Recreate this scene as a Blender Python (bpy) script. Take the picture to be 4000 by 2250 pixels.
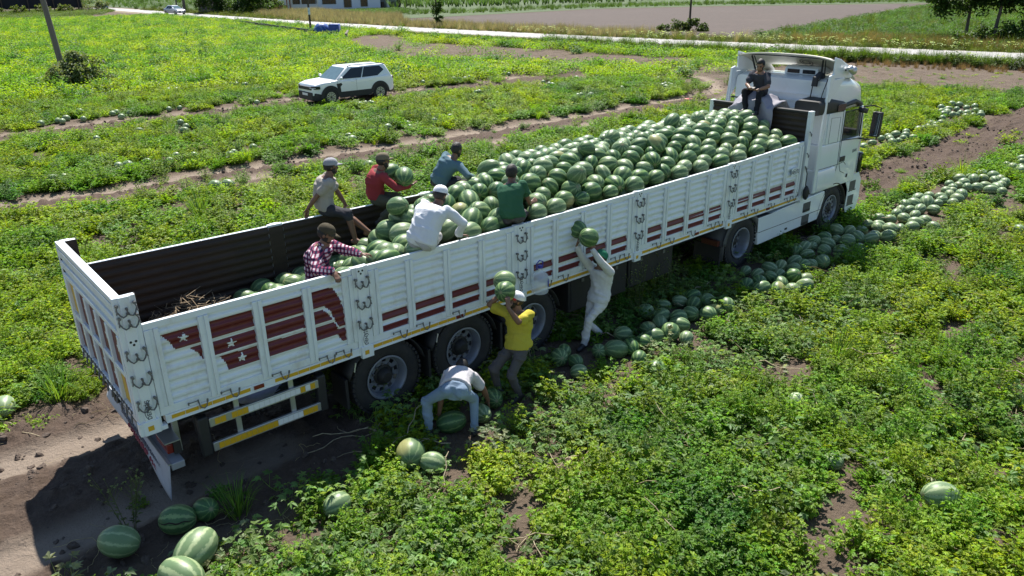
import bpy, bmesh, math, random
import numpy as np
from mathutils import Vector, Matrix, Euler, noise as mnoise

for o in list(bpy.data.objects):
    bpy.data.objects.remove(o)
SC = bpy.context.scene
COL = SC.collection
R = math.radians

# ------------------------------------------------------------------ camera
CAM_POS = np.array([-1.536, -7.848, 5.519])
YAW, PITCH, ROLL, FPX = 0.712, 0.388, -0.011, 2937.0      # focal length in pixels of a 4000 px wide frame
_d = np.array([math.sin(YAW)*math.cos(PITCH), math.cos(YAW)*math.cos(PITCH), -math.sin(PITCH)])
_r = np.array([math.cos(YAW), -math.sin(YAW), 0.0])
_u = np.cross(_r, _d)
_r2 = _r*math.cos(ROLL) + _u*math.sin(ROLL)
_u2 = -_r*math.sin(ROLL) + _u*math.cos(ROLL)
cam = bpy.data.objects.new('camera', bpy.data.cameras.new('camera'))
COL.objects.link(cam)
cam.matrix_world = Matrix(((_r2[0], _u2[0], -_d[0], CAM_POS[0]), (_r2[1], _u2[1], -_d[1], CAM_POS[1]),
                           (_r2[2], _u2[2], -_d[2], CAM_POS[2]), (0, 0, 0, 1)))
cam.data.sensor_width = 36.0
cam.data.lens = FPX/4000*36
cam.data.clip_start = 0.1
cam.data.clip_end = 6000
SC.camera = cam

# ------------------------------------------------------------------ sun and sky
SUN = Vector((0.44, 0.52, 1.0)).normalized()               # towards the sun
SUN_EL = math.asin(SUN.z)
SUN_AZ = math.atan2(SUN.x, SUN.y)
world = bpy.data.worlds.new('World')
SC.world = world
world.use_nodes = True
_nt = world.node_tree
_bg = _nt.nodes['Background']
_sky = _nt.nodes.new('ShaderNodeTexSky')
_sky.sky_type = 'NISHITA'
_sky.sun_disc = False
_sky.sun_elevation = SUN_EL
_sky.sun_rotation = SUN_AZ
_sky.air_density = 1.2
_sky.dust_density = 0.1
_sky.ozone_density = 2.5
_nt.links.new(_sky.outputs[0], _bg.inputs[0])
_bg.inputs[1].default_value = 0.075
sl = bpy.data.lights.new('sun', 'SUN')
sl.energy = 5.0
sl.angle = R(0.53)
sl.color = (1.0, 0.95, 0.87)
so = bpy.data.objects.new('sun', sl)
COL.objects.link(so)
so.rotation_euler = SUN.to_track_quat('Z', 'Y').to_euler()
so.location = (20, 20, 40)
SC.view_settings.view_transform = 'Standard'
SC.view_settings.look = 'None'
SC.view_settings.exposure = 0.95
SC.view_settings.gamma = 1.0
SC.view_settings.use_curve_mapping = False
SC.cycles.max_bounces = 6
SC.cycles.transparent_max_bounces = 8
SC.cycles.use_denoising = True

# ------------------------------------------------------------------ picture -> place helpers (points on real planes)
def ray(px, py):
    k = 4000/2576
    v = _d*FPX + _r2*(px*k - 2000) + _u2*(1125 - py*k)
    return v/np.linalg.norm(v)
def G(px, py, z=0.0):
    v = ray(px, py); return Vector(CAM_POS + v*((z - CAM_POS[2])/v[2]))
def YP(px, py, y=0.0):
    v = ray(px, py); return Vector(CAM_POS + v*((y - CAM_POS[1])/v[1]))
def XP(px, py, x=0.0):
    v = ray(px, py); return Vector(CAM_POS + v*((x - CAM_POS[0])/v[0]))

# ------------------------------------------------------------------ noise in numpy
def _hash(ix, iy, s):
    h = (ix.astype(np.int64)*374761393 + iy.astype(np.int64)*668265263 + s*1442695041) & 0x7fffffff
    h = ((h ^ (h >> 13))*1274126177) & 0x7fffffff
    h = h ^ (h >> 16)
    return (h & 0xffff)/65535.0
def vnoise(x, y, s=0):
    x = np.asarray(x, float); y = np.asarray(y, float)
    ix = np.floor(x); iy = np.floor(y); fx = x-ix; fy = y-iy
    fx = fx*fx*(3-2*fx); fy = fy*fy*(3-2*fy)
    a = _hash(ix, iy, s); b = _hash(ix+1, iy, s); c = _hash(ix, iy+1, s); d = _hash(ix+1, iy+1, s)
    return (a*(1-fx)+b*fx)*(1-fy) + (c*(1-fx)+d*fx)*fy
def fbm(x, y, s=0, o=4):
    t = 0; a = .5
    for i in range(o):
        t = t + a*vnoise(x*2**i, y*2**i, s+i*17); a *= .5
    return t/(1-.5**o)

# ------------------------------------------------------------------ materials
def nd(nt, t, **kw):
    n = nt.nodes.new(t)
    for k, v in kw.items(): setattr(n, k, v)
    return n
def setin(n, **kw):
    for k, v in kw.items(): n.inputs[k.replace('_', ' ')].default_value = v
def c4(c): return (c[0], c[1], c[2], 1.0)
MATS = {}
def pm(name, col, rough=.5, metal=0.0, var=.12, scale=6.0, bump=0.0, bscale=40.0, dirt=0.0, dcol=(.16, .12, .085), dscale=3.0, spec=.5, coat=0.0, stretch=None):
    m = bpy.data.materials.new(name); m.use_nodes = True
    nt = m.node_tree; L = nt.links.new
    b = nt.nodes['Principled BSDF']
    tc = nd(nt, 'ShaderNodeTexCoord')
    src = tc.outputs['Object']
    if stretch:
        mp = nd(nt, 'ShaderNodeMapping'); mp.inputs['Scale'].default_value = stretch
        L(src, mp.inputs[0]); src = mp.outputs[0]
    n1 = nd(nt, 'ShaderNodeTexNoise'); setin(n1, Scale=scale, Detail=4.0, Roughness=.6); L(src, n1.inputs['Vector'])
    mx = nd(nt, 'ShaderNodeMix', data_type='RGBA')
    mx.inputs[6].default_value = c4([max(0, c*(1-var)) for c in col]); mx.inputs[7].default_value = c4([min(1, c*(1+var)) for c in col])
    L(n1.outputs[0], mx.inputs[0])
    out = mx.outputs[2]
    if dirt > 0:
        n2 = nd(nt, 'ShaderNodeTexNoise'); setin(n2, Scale=dscale, Detail=8.0, Roughness=.7); L(src, n2.inputs['Vector'])
        rp = nd(nt, 'ShaderNodeMapRange'); setin(rp, From_Min=.52, From_Max=.78, To_Min=0.0, To_Max=dirt); L(n2.outputs[0], rp.inputs[0])
        m2 = nd(nt, 'ShaderNodeMix', data_type='RGBA'); L(rp.outputs[0], m2.inputs[0]); L(out, m2.inputs[6]); m2.inputs[7].default_value = c4(dcol)
        out = m2.outputs[2]
    L(out, b.inputs['Base Color'])
    b.inputs['Roughness'].default_value = rough; b.inputs['Metallic'].default_value = metal
    b.inputs['Specular IOR Level'].default_value = spec
    b.inputs['Coat Weight'].default_value = coat
    if bump > 0:
        n3 = nd(nt, 'ShaderNodeTexNoise'); setin(n3, Scale=bscale, Detail=6.0, Roughness=.65); L(src, n3.inputs['Vector'])
        bp = nd(nt, 'ShaderNodeBump'); setin(bp, Strength=bump, Distance=.02); L(n3.outputs[0], bp.inputs['Height']); L(bp.outputs[0], b.inputs['Normal'])
    MATS[name] = m
    return m

# ------------------------------------------------------------------ mesh builder
OFF = {}
def off(o):
    while o is not None:
        if o.name in OFF: return OFF[o.name]
        o = o.parent
    return Vector((0, 0, 0))
def perp(d):
    d = Vector(d).normalized()
    a = Vector((0, 0, 1)) if abs(d.z) < .9 else Vector((1, 0, 0))
    u = d.cross(a).normalized(); return u, d.cross(u).normalized()
class M:
    def __init__(s): s.v = []; s.f = []; s.mi = []
    def add(s, vs, fs, mi=0):
        k = len(s.v); s.v += [tuple(v) for v in vs]
        for f in fs: s.f.append(tuple(i+k for i in f)); s.mi.append(mi)
        return s
    def box(s, x0, y0, z0, x1, y1, z1, mi=0):
        return s.add([(x0,y0,z0),(x1,y0,z0),(x1,y1,z0),(x0,y1,z0),(x0,y0,z1),(x1,y0,z1),(x1,y1,z1),(x0,y1,z1)],
                     [(3,2,1,0),(4,5,6,7),(0,1,5,4),(1,2,6,5),(2,3,7,6),(3,0,4,7)], mi)
    def obox(s, c, ax, ay, az, mi=0):
        c = Vector(c); ax = Vector(ax); ay = Vector(ay); az = Vector(az)
        P = [c+i*ax+j*ay+k*az for k in (-1,1) for (i,j) in ((-1,-1),(1,-1),(1,1),(-1,1))]
        return s.add(P, [(3,2,1,0),(4,5,6,7),(0,1,5,4),(1,2,6,5),(2,3,7,6),(3,0,4,7)], mi)
    def tube(s, path, r, n=8, mi=0, cap=True):
        path = [Vector(p) for p in path]; N = len(path)
        rs = r if isinstance(r, (list, tuple)) else [r]*N
        u = None; rings = []
        for i, p in enumerate(path):
            t = (path[min(i+1, N-1)]-path[max(i-1, 0)]).normalized()
            if u is None: u, w = perp(t)
            else:
                u = (u - t*u.dot(t)).normalized(); w = t.cross(u)
            rings.append([p + (u*math.cos(a)+w*math.sin(a))*rs[i] for a in [2*math.pi*k/n for k in range(n)]])
        vs = [q for rg in rings for q in rg]; fs = []
        for i in range(N-1):
            for k in range(n): fs.append((i*n+k, i*n+(k+1)%n, (i+1)*n+(k+1)%n, (i+1)*n+k))
        if cap: fs += [tuple(range(n))[::-1], tuple((N-1)*n+k for k in range(n))]
        return s.add(vs, fs, mi)
    def lathe(s, prof, c, axis, n=24, mi=0, closed=False, a0=0, a1=2*math.pi):
        c = Vector(c); ax = Vector(axis).normalized(); u, w = perp(ax)
        full = abs(a1-a0-2*math.pi) < 1e-6; m = n if full else n+1
        vs = [c + ax*h + (u*math.cos(a)+w*math.sin(a))*r for (r, h) in prof for a in [a0+(a1-a0)*k/n for k in range(m)]]
        fs = []; P = len(prof)
        for i in range(P if closed else P-1):
            j = (i+1) % P
            for k in range(n):
                k2 = (k+1) % m
                fs.append((i*m+k, i*m+k2, j*m+k2, j*m+k))
        return s.add(vs, fs, mi)
    def disc(s, c, axis, r, n=16, mi=0):
        u, w = perp(axis); c = Vector(c)
        return s.add([c+(u*math.cos(a)+w*math.sin(a))*r for a in [2*math.pi*k/n for k in range(n)]], [tuple(range(n))], mi)
    def prism(s, pts, f, t0, t1, mi=0):
        """polygon pts (a,b) swept from t0 to t1; f(a,b,t) -> xyz"""
        n = len(pts)
        vs = [f(a, b, t0) for a, b in pts] + [f(a, b, t1) for a, b in pts]
        return s.add(vs, [tuple(range(n))[::-1], tuple(range(n, 2*n))] + [(i, (i+1)%n, n+(i+1)%n, n+i) for i in range(n)], mi)
    def loft(s, rings, mi=0, cap=True):
        n = len(rings[0]); vs = [q for rg in rings for q in rg]; fs = []
        for i in range(len(rings)-1):
            for k in range(n): fs.append((i*n+k, i*n+(k+1)%n, (i+1)*n+(k+1)%n, (i+1)*n+k))
        if cap: fs += [tuple(range(n))[::-1], tuple((len(rings)-1)*n+k for k in range(n))]
        return s.add(vs, fs, mi)
    def ell(s, c, rx, ry, rz, nu=16, nv=10, mi=0, rot=None):
        """ellipsoid; rx, ry, rz are vectors or numbers"""
        c = Vector(c)
        X = rx if hasattr(rx, '__len__') else (rx, 0, 0); Y = ry if hasattr(ry, '__len__') else (0, ry, 0); Z = rz if hasattr(rz, '__len__') else (0, 0, rz)
        X, Y, Z = Vector(X), Vector(Y), Vector(Z)
        vs = [c-Z]; fs = []
        for j in range(1, nv):
            th = math.pi*j/nv
            for i in range(nu):
                a = 2*math.pi*i/nu
                vs.append(c - Z*math.cos(th) + (X*math.cos(a)+Y*math.sin(a))*math.sin(th))
        vs.append(c+Z); e = len(vs)-1
        for i in range(nu):
            fs.append((0, 1+(i+1)%nu, 1+i)); fs.append((e, 1+(nv-2)*nu+i, 1+(nv-2)*nu+(i+1)%nu))
        for j in range(nv-2):
            for i in range(nu): fs.append((1+j*nu+i, 1+j*nu+(i+1)%nu, 1+(j+1)*nu+(i+1)%nu, 1+(j+1)*nu+i))
        return s.add(vs, fs, mi)
    def mesh(s, name, mats, smooth=False, sharp=35, shift=None, recalc=True):
        me = bpy.data.meshes.new(name)
        v = np.array(s.v, float).reshape(-1, 3)
        if shift is not None: v = v - np.array(shift)
        me.from_pydata(v.tolist(), [], s.f)
        if not isinstance(mats, (list, tuple)): mats = [mats]
        for m in mats: me.materials.append(m)
        if len(mats) > 1: me.polygons.foreach_set('material_index', s.mi)
        if recalc:
            bm = bmesh.new(); bm.from_mesh(me); bmesh.ops.recalc_face_normals(bm, faces=bm.faces); bm.to_mesh(me); bm.free()
        if smooth:
            me.shade_smooth()
            try: me.set_sharp_from_angle(angle=R(sharp))
            except Exception: pass
        me.update()
        return me
    def obj(s, name, mats, parent=None, smooth=False, sharp=35, bevel=0, loc=None, recalc=True, label=None):
        sh = None
        if loc is None and parent is not None: sh = off(parent)
        me = s.mesh(name, mats, smooth, sharp, sh, recalc)
        o = bpy.data.objects.new(name, me); COL.objects.link(o)
        if parent is not None: o.parent = parent
        if loc is not None: o.location = loc
        if bevel:
            b = o.modifiers.new('Bevel', 'BEVEL'); b.width = bevel; b.segments = 2; b.limit_method = 'ANGLE'; b.angle_limit = R(40)
            o.data.shade_smooth()
            try: o.data.set_sharp_from_angle(angle=R(50))
            except Exception: pass
        if label: o['label'] = label
        return o
def inst(name, me, parent=None, loc=(0,0,0), rot=(0,0,0), scale=None, label=None):
    o = bpy.data.objects.new(name, me); COL.objects.link(o)
    if parent is not None: o.parent = parent
    o.location = loc; o.rotation_euler = rot
    if scale is not None: o.scale = scale if hasattr(scale, '__len__') else (scale,)*3
    if label: o['label'] = label
    return o
def tag(o, label=None, cat=None, group=None, kind=None):
    if label: o['label'] = label
    if cat: o['category'] = cat
    if group: o['group'] = group
    if kind: o['kind'] = kind
    return o
def thing(name, label, cat, loc=(0,0,0), rz=0.0, group=None, local=False):
    o = bpy.data.objects.new(name, None); COL.objects.link(o)
    o.empty_display_size = .2
    o.location = loc; o.rotation_euler = (0, 0, rz)
    tag(o, label, cat, group)
    OFF[o.name] = Vector((0,0,0)) if local else Vector(loc)
    return o
# the truck, its load and its crew were drawn in nominal metres; these are their measured proportions in the place
KX, KX0, KY, KZ = 1.006, -.085, .972, 1.036
def TT(v): return Vector((v[0]*KX+KX0, v[1]*KY, v[2]*KZ))
def settle(o, crew=None):
    o.location = TT(o.location); o.scale = (KX, KY, KZ)
    if crew: o.location.x -= .095*(crew if crew is not True else o.location.y)
    return o
def copy_tree(o, parent=None, depth=0):
    c = o.copy(); COL.objects.link(c); c.parent = parent
    for ch in list(o.children): copy_tree(ch, c)
    return c
# ------------------------------------------------------------------ masks: tracks, lane, road (world coordinates)
def poly_w(pts, z=0.0): return np.array([[G(x, y, z).x, G(x, y, z).y] for x, y in pts])
def dist_line(P, x, y):
    d = np.full(np.shape(x), 1e9)
    for a, b in zip(P[:-1], P[1:]):
        ab = b-a; t = np.clip(((x-a[0])*ab[0]+(y-a[1])*ab[1])/(ab@ab), 0, 1)
        d = np.minimum(d, np.hypot(x-a[0]-t*ab[0], y-a[1]-t*ab[1]))
    return d
def in_poly(P, x, y):
    r = np.zeros(np.shape(x), bool); n = len(P); j = n-1
    for i in range(n):
        c = ((P[i,1] > y) != (P[j,1] > y)) & (x < (P[j,0]-P[i,0])*(y-P[i,1])/(P[j,1]-P[i,1]+1e-12)+P[i,0])
        r ^= c; j = i
    return r
RUTS = [poly_w(p) for p in (
    [(-160,540),(-60,522),(300,473),(600,422),(900,378),(1200,330),(1500,283),(1700,247),(1800,228),(1790,200),(1700,180)],
    [(-160,570),(-60,548),(200,520),(600,452),(900,405),(1200,362),(1500,308),(1800,253),(1850,235)],
    [(-80,347),(300,303),(600,268),(760,243),(980,233),(1200,210),(1400,180),(1560,168),(1680,182),(1690,200)],
    [(-80,367),(300,325),(600,287),(780,264),(1000,247),(1250,222),(1500,192)],
    [(420,212),(700,190),(870,178)], [(330,234),(800,196),(1000,180)])]
DARK = [poly_w([(-160,555),(-60,535),(300,490),(600,437),(900,391),(1200,346),(1500,296),(1780,242)]),
        poly_w([(-80,357),(300,314),(600,278),(770,253),(990,240),(1225,216),(1450,188)])]
TR = [np.array([[-8.0,.35],[-1.0,.3],[1.5,.3]]),
      np.array([[-8.0,2.35],[-1.0,2.2],[1.5,2.2]])]
BARE = [poly_w([(860,100),(960,86),(1000,90),(1040,106),(1300,121),(1600,140),(1870,155),(1880,252),(1790,242),(1725,228),(1715,195),(1640,178),(1560,167),(1380,169),(1330,166),(1090,158),(1000,150),(900,128)]),
        poly_w([(2130,165),(2600,185),(2600,235),(2420,232),(2300,212),(2160,225)])]
BAND = poly_w([(2060,470),(2140,440),(2300,385),(2420,330),(2640,240),(2640,370),(2440,425),(2300,475),(2170,530),(2060,560)])
SIDE = np.array([[1.0, -.2], [17, -.2]])
ROAD_F = poly_w([(150,14),(270,24),(480,42),(616,48),(733,55),(966,63),(1030,72),(1330,85),(1630,103),(2066,133),(2318,125.6+14),(2452,133),(2600,139)][:0] or
                [(174,15.5),(345,27),(397,31),(472,35.4),(622,40.6),(663,46.3),(1030,72),(1330,85.5),(1630,103.5),(2318,125.6),(2452,133.3),(2571,136)])
ROAD_N = poly_w([(174,20),(300,30),(397,40),(547,45),(667,60),(1030,80.5),(1180,94),(1480,111),(1750,120),(2318,140),(2505,155),(2600,160)])

def edge_fit(P):                      # straight smooth edge x(y)
    return np.poly1d(np.polyfit(P[:,1], P[:,0], 3))
_fx, _nx = edge_fit(ROAD_F), edge_fit(ROAD_N)
YMIN, YMAX = min(ROAD_F[:,1].min(), ROAD_N[:,1].min())-2, 205.0
def road_mid(y): yc = np.clip(y, YMIN, 190); return (_fx(yc)+_nx(yc))/2
RW = 2.7
def bandw(d, w, s=.15): return np.clip((w-d)/s, 0, 1)

def masks(x, y):
    x = np.asarray(x, float); y = np.asarray(y, float)
    wob = (fbm(x*.9, y*.9, 5)-.5)*.5
    rut = np.zeros_like(x); dark = np.zeros_like(x); bare = np.zeros_like(x)
    for P in RUTS: rut = np.maximum(rut, bandw(dist_line(P, x, y)+wob*.4, .46, .2))
    for P in TR: rut = np.maximum(rut, bandw(dist_line(P, x, y)+wob*.4, .42, .25))
    for P in DARK: dark = np.maximum(dark, bandw(dist_line(P, x, y)+wob, 1.25, .35))
    dark = np.maximum(dark, bandw(np.minimum(dist_line(TR[0], x, y), dist_line(TR[1], x, y))+wob, 1.25, .4))
    dark = np.maximum(dark, in_poly(BAND, x+wob*1.6, y+wob*1.6).astype(float))
    for P in BARE: bare = np.maximum(bare, in_poly(P, x+wob*2, y+wob*2).astype(float))
    return rut, dark, bare
def height(x, y):
    rut, dark, bare = masks(x, y)
    und = ((x > -.3) & (x < 16.8)).astype(float)
    n = (fbm(x*.35, y*.35, 1, 3)-.5)*.16 + (fbm(x*2.2, y*2.2, 3, 4)-.5)*.06
    clod = (fbm(x*7, y*7, 9, 3)-.42)
    clod = np.clip(clod, 0, 1)*.34*np.clip(dark*1.0+.22, 0, 1)*(1-rut*.85)
    near = np.clip(1-np.hypot(x-6, y-1)/20, 0, 1)
    flat = np.clip(1-np.hypot(np.maximum(np.abs(x-8)-9, 0), np.maximum(np.abs(y-1.2)-2, 0))/2.0, 0, 1)   # level under the truck
    near_road = np.clip((road_mid(y)-2.0-x)/6, 0, 1)
    return (n*(1-flat*.8) + clod*.8*(1-flat*.2) - rut*.07)*near_road

def graded(a0, a1, fine, lo, hi, g=1.06, mx=1.6):
    v = list(np.arange(a0, a1, fine)); s = fine
    while v[-1] < hi: s = min(s*g, mx); v.append(v[-1]+s)
    s = fine
    while v[0] > lo: s = min(s*g, mx); v.insert(0, v[0]-s)
    return np.array(v)
gx = graded(-3.2, 9.5, .05, -40, 150, 1.015, 1.2); gy = graded(-4.5, 4.5, .05, -20, 250, 1.015, 1.4)
GX, GY = np.meshgrid(gx, gy)
GZ = height(GX, GY)
_rut, _dark, _bare = masks(GX, GY)
def grid_mesh(name, X, Y, Z, mat):
    ny, nx = X.shape
    me = bpy.data.meshes.new(name)
    v = np.stack([X.ravel(), Y.ravel(), Z.ravel()], 1)
    i = np.arange((ny-1)*(nx-1)); r = i//(nx-1); c = i % (nx-1); a = r*nx+c
    f = np.stack([a, a+1, a+nx+1, a+nx], 1)
    me.vertices.add(len(v)); me.vertices.foreach_set('co', v.ravel())
    me.loops.add(f.size); me.loops.foreach_set('vertex_index', f.ravel().astype(np.int32))
    me.polygons.add(len(f)); me.polygons.foreach_set('loop_start', np.arange(0, f.size, 4, dtype=np.int32))
    me.polygons.foreach_set('loop_total', np.full(len(f), 4, np.int32))
    me.update(); me.validate()
    me.materials.append(mat); me.shade_smooth()
    return me
def soil_mat(name):
    m = bpy.data.materials.new(name); m.use_nodes = True; nt = m.node_tree; L = nt.links.new
    b = nt.nodes['Principled BSDF']; tc = nd(nt, 'ShaderNodeTexCoord'); P = tc.outputs['Object']
    at = nd(nt, 'ShaderNodeAttribute', attribute_name='rut'); ad = nd(nt, 'ShaderNodeAttribute', attribute_name='dark'); ab = nd(nt, 'ShaderNodeAttribute', attribute_name='bare')
    n1 = nd(nt, 'ShaderNodeTexNoise'); setin(n1, Scale=1.1, Detail=6.0, Roughness=.65); L(P, n1.inputs['Vector'])
    n2 = nd(nt, 'ShaderNodeTexNoise'); setin(n2, Scale=22.0, Detail=6.0, Roughness=.7); L(P, n2.inputs['Vector'])
    def mix(f, a, b_):
        x = nd(nt, 'ShaderNodeMix', data_type='RGBA')
        for s_, k in ((f, 0), (a, 6), (b_, 7)):
            if hasattr(s_, 'links'): L(s_, x.inputs[k])
            else: x.inputs[k].default_value = s_ if k == 0 else c4(s_)
        return x.outputs[2]
    base = mix(n1.outputs[0], (.065, .047, .035), (.125, .094, .072))
    base = mix(n2.outputs[0], base, (.155, .118, .09)); 
    x = mix(ad.outputs['Fac'], base, (.125, .086, .064))
    x2 = mix(n2.outputs[0], (.055, .038, .029), (.145, .106, .082))
    x = mix(ad.outputs['Fac'], base, x2)
    bare = mix(n1.outputs[0], (.062, .046, .035), (.19, .146, .110))
    x = mix(ab.outputs['Fac'], x, bare)
    rt = mix(n1.outputs[0], (.19, .148, .115), (.31, .252, .20))
    x = mix(at.outputs['Fac'], x, rt)
    L(x, b.inputs['Base Color']); b.inputs['Roughness'].default_value = .95; b.inputs['Specular IOR Level'].default_value = .15
    n3 = nd(nt, 'ShaderNodeTexNoise'); setin(n3, Scale=16.0, Detail=8.0, Roughness=.7); L(P, n3.inputs['Vector'])
    bp = nd(nt, 'ShaderNodeBump'); setin(bp, Strength=1.0, Distance=.06); L(n3.outputs[0], bp.inputs['Height']); L(bp.outputs[0], b.inputs['Normal'])
    return m
SOIL = soil_mat('field_soil')
_me = grid_mesh('ground', GX, GY, GZ, SOIL)
for nm, arr in (('rut', _rut), ('dark', _dark), ('bare', _bare)):
    a = _me.attributes.new(nm, 'FLOAT', 'POINT'); a.data.foreach_set('value', arr.ravel().astype(np.float32))
ground = bpy.data.objects.new('ground', _me); COL.objects.link(ground); tag(ground, kind='structure')
# far ground out to the horizon, four sheets butted round the near one
FAR = pm('far_ground_soil', (.13, .14, .06), .95, var=.4, scale=.02)
X0, X1, Y0, Y1, BIG = gx[0], gx[-1], gy[0], gy[-1], 2600
m = M()
for a, b_, c, d_ in ((-BIG, -BIG, BIG, Y0), (-BIG, Y1, BIG, BIG), (-BIG, Y0, X0, Y1), (X1, Y0, BIG, Y1)):
    m.add([(a, b_, -.03), (c, b_, -.03), (c, d_, -.03), (a, d_, -.03)], [(0, 1, 2, 3)])
tag(m.obj('far_ground', FAR), kind='structure')

# ------------------------------------------------------------------ road
def road_mat():
    m = pm('road_surface', (.34, .33, .315), .85, var=.12, scale=.7, bump=.25, bscale=60)
    return m
ROADM = road_mat()
def strip(name, mat, off0, off1, z, y0, y1, step=1.5, jit=.0, kind='structure'):
    ys = np.arange(y0, y1, step); xc = road_mid(ys)
    rng = np.random.RandomState(3)
    K = 7
    X = np.stack([xc+off0+(off1-off0)*t/(K-1) + ((rng.rand(len(ys))-.5)*jit if t in (0, K-1) else 0) for t in range(K)], 1)
    Yy = np.repeat(ys[:, None], K, 1)
    me = grid_mesh(name, X, Yy, np.full(X.shape, z), mat)
    o = bpy.data.objects.new(name, me); COL.objects.link(o); tag(o, kind=kind); return o
strip('road', ROADM, -RW, RW, .155, -15, 215, jit=.5)
VERGE = pm('verge_soil', (.20, .16, .10), .95, var=.35, scale=.6, bump=.5, bscale=12)
def bank():
    ys = np.arange(-15, 215, 1.5); xc = road_mid(ys)
    prof = [(-4.6, -.12), (-3.7, .06), (-2.8, .145), (2.8, .145), (3.8, .09), (5.9, -.02), (7.9, -.12)]
    X = np.stack([xc+o for o, _ in prof], 1); Z = np.stack([np.full(len(ys), z) for _, z in prof], 1)
    o = bpy.data.objects.new('road_bank', grid_mesh('road_bank', X, np.repeat(ys[:, None], len(prof), 1), Z, VERGE)); COL.objects.link(o); tag(o, kind='structure')
bank()
# ------------------------------------------------------------------ truck materials
WHITE = pm('white_paint', (.71, .76, .79), .38, var=.05, scale=2.5, dirt=.55, dcol=(.40, .33, .25), dscale=4.0, bump=.08, bscale=9, stretch=(1, 1, .55))
WHITE2 = pm('cab_white_paint', (.73, .78, .82), .22, var=.03, scale=2, dirt=.18, dcol=(.45, .40, .33), dscale=4.0, coat=.4)
MAROON = pm('maroon_paint', (.115, .012, .017), .45, var=.25, scale=5, dirt=.25, dcol=(.2, .1, .08), dscale=9)
INNER = pm('weathered_dark_lining', (.034, .022, .016), .7, var=.5, scale=3, dirt=.3, dcol=(.07, .05, .035), dscale=6, bump=.3, bscale=20, stretch=(.4, 1, 3))
RUBBER = pm('tyre_rubber', (.022, .022, .023), .8, var=.25, scale=9, dirt=.5, dcol=(.075, .062, .05), dscale=6, bump=.25, bscale=30)
BLACKP = pm('black_plastic', (.018, .018, .020), .6, var=.2, scale=6, dirt=.3, dcol=(.06, .052, .045), dscale=4)
GREYP = pm('grey_plastic', (.07, .072, .078), .6, var=.15, scale=6, dirt=.3, dcol=(.11, .10, .085), dscale=4)
STEEL = pm('dark_steel', (.15, .15, .155), .5, .4, var=.4, scale=20, dirt=.4, dcol=(.12, .065, .035), dscale=25)
ALU = pm('aluminium', (.50, .51, .52), .42, .75, var=.15, scale=5, dirt=.4, dcol=(.22, .19, .15), dscale=5)
RIM = pm('rim_silver_paint', (.20, .22, .27), .45, .25, var=.15, scale=8, dirt=.5, dcol=(.12, .10, .085), dscale=6)
CHASSIS = pm('chassis_black', (.015, .015, .016), .65, var=.3, scale=4, dirt=.3, dcol=(.05, .042, .035), dscale=4)
YREF = pm('yellow_reflector', (.62, .36, .02), .35, var=.12, scale=15, dirt=.3, dcol=(.25, .17, .08), dscale=10)
WREF = pm('white_reflector', (.70, .72, .74), .35, var=.06, scale=15, dirt=.25, dcol=(.35, .3, .24), dscale=10)
REDL = pm('red_lens', (.17, .02, .015), .25, var=.15, scale=10)
YPAINT = pm('yellow_paint', (.60, .38, .03), .45, var=.12, scale=6, dirt=.25, dcol=(.3, .2, .1))
REDP = pm('red_paint', (.45, .04, .03), .45, var=.12, scale=6)
LETTER = pm('dark_lettering', (.05, .055, .07), .5, var=.2)
def text_obj(name, body, size, mat, origin, xdir, ydir, parent, depth=.002, xs=1.0):
    cu = bpy.data.curves.new(name, 'FONT'); cu.body = body; cu.size = size; cu.extrude = depth; cu.align_x = 'CENTER'; cu.align_y = 'CENTER'; cu.resolution_u = 2
    t = bpy.data.objects.new('tmp_text', cu); COL.objects.link(t)
    dg = bpy.context.evaluated_depsgraph_get(); dg.update()
    me = bpy.data.meshes.new_from_object(t.evaluated_get(dg)); bpy.data.objects.remove(t); bpy.data.curves.remove(cu)
    me.name = name; me.materials.clear(); me.materials.append(mat)
    x = Vector(xdir).normalized(); y = Vector(ydir).normalized(); z = x.cross(y)
    mt = Matrix(((x.x*xs, y.x, z.x, 0), (x.y*xs, y.y, z.y, 0), (x.z*xs, y.z, z.z, 0), (0, 0, 0, 1)))
    me.transform(mt)
    o = bpy.data.objects.new(name, me); COL.objects.link(o); o.parent = parent
    o.location = Vector(origin)-(off(parent) if parent else Vector((0,0,0)))
    return o

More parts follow.
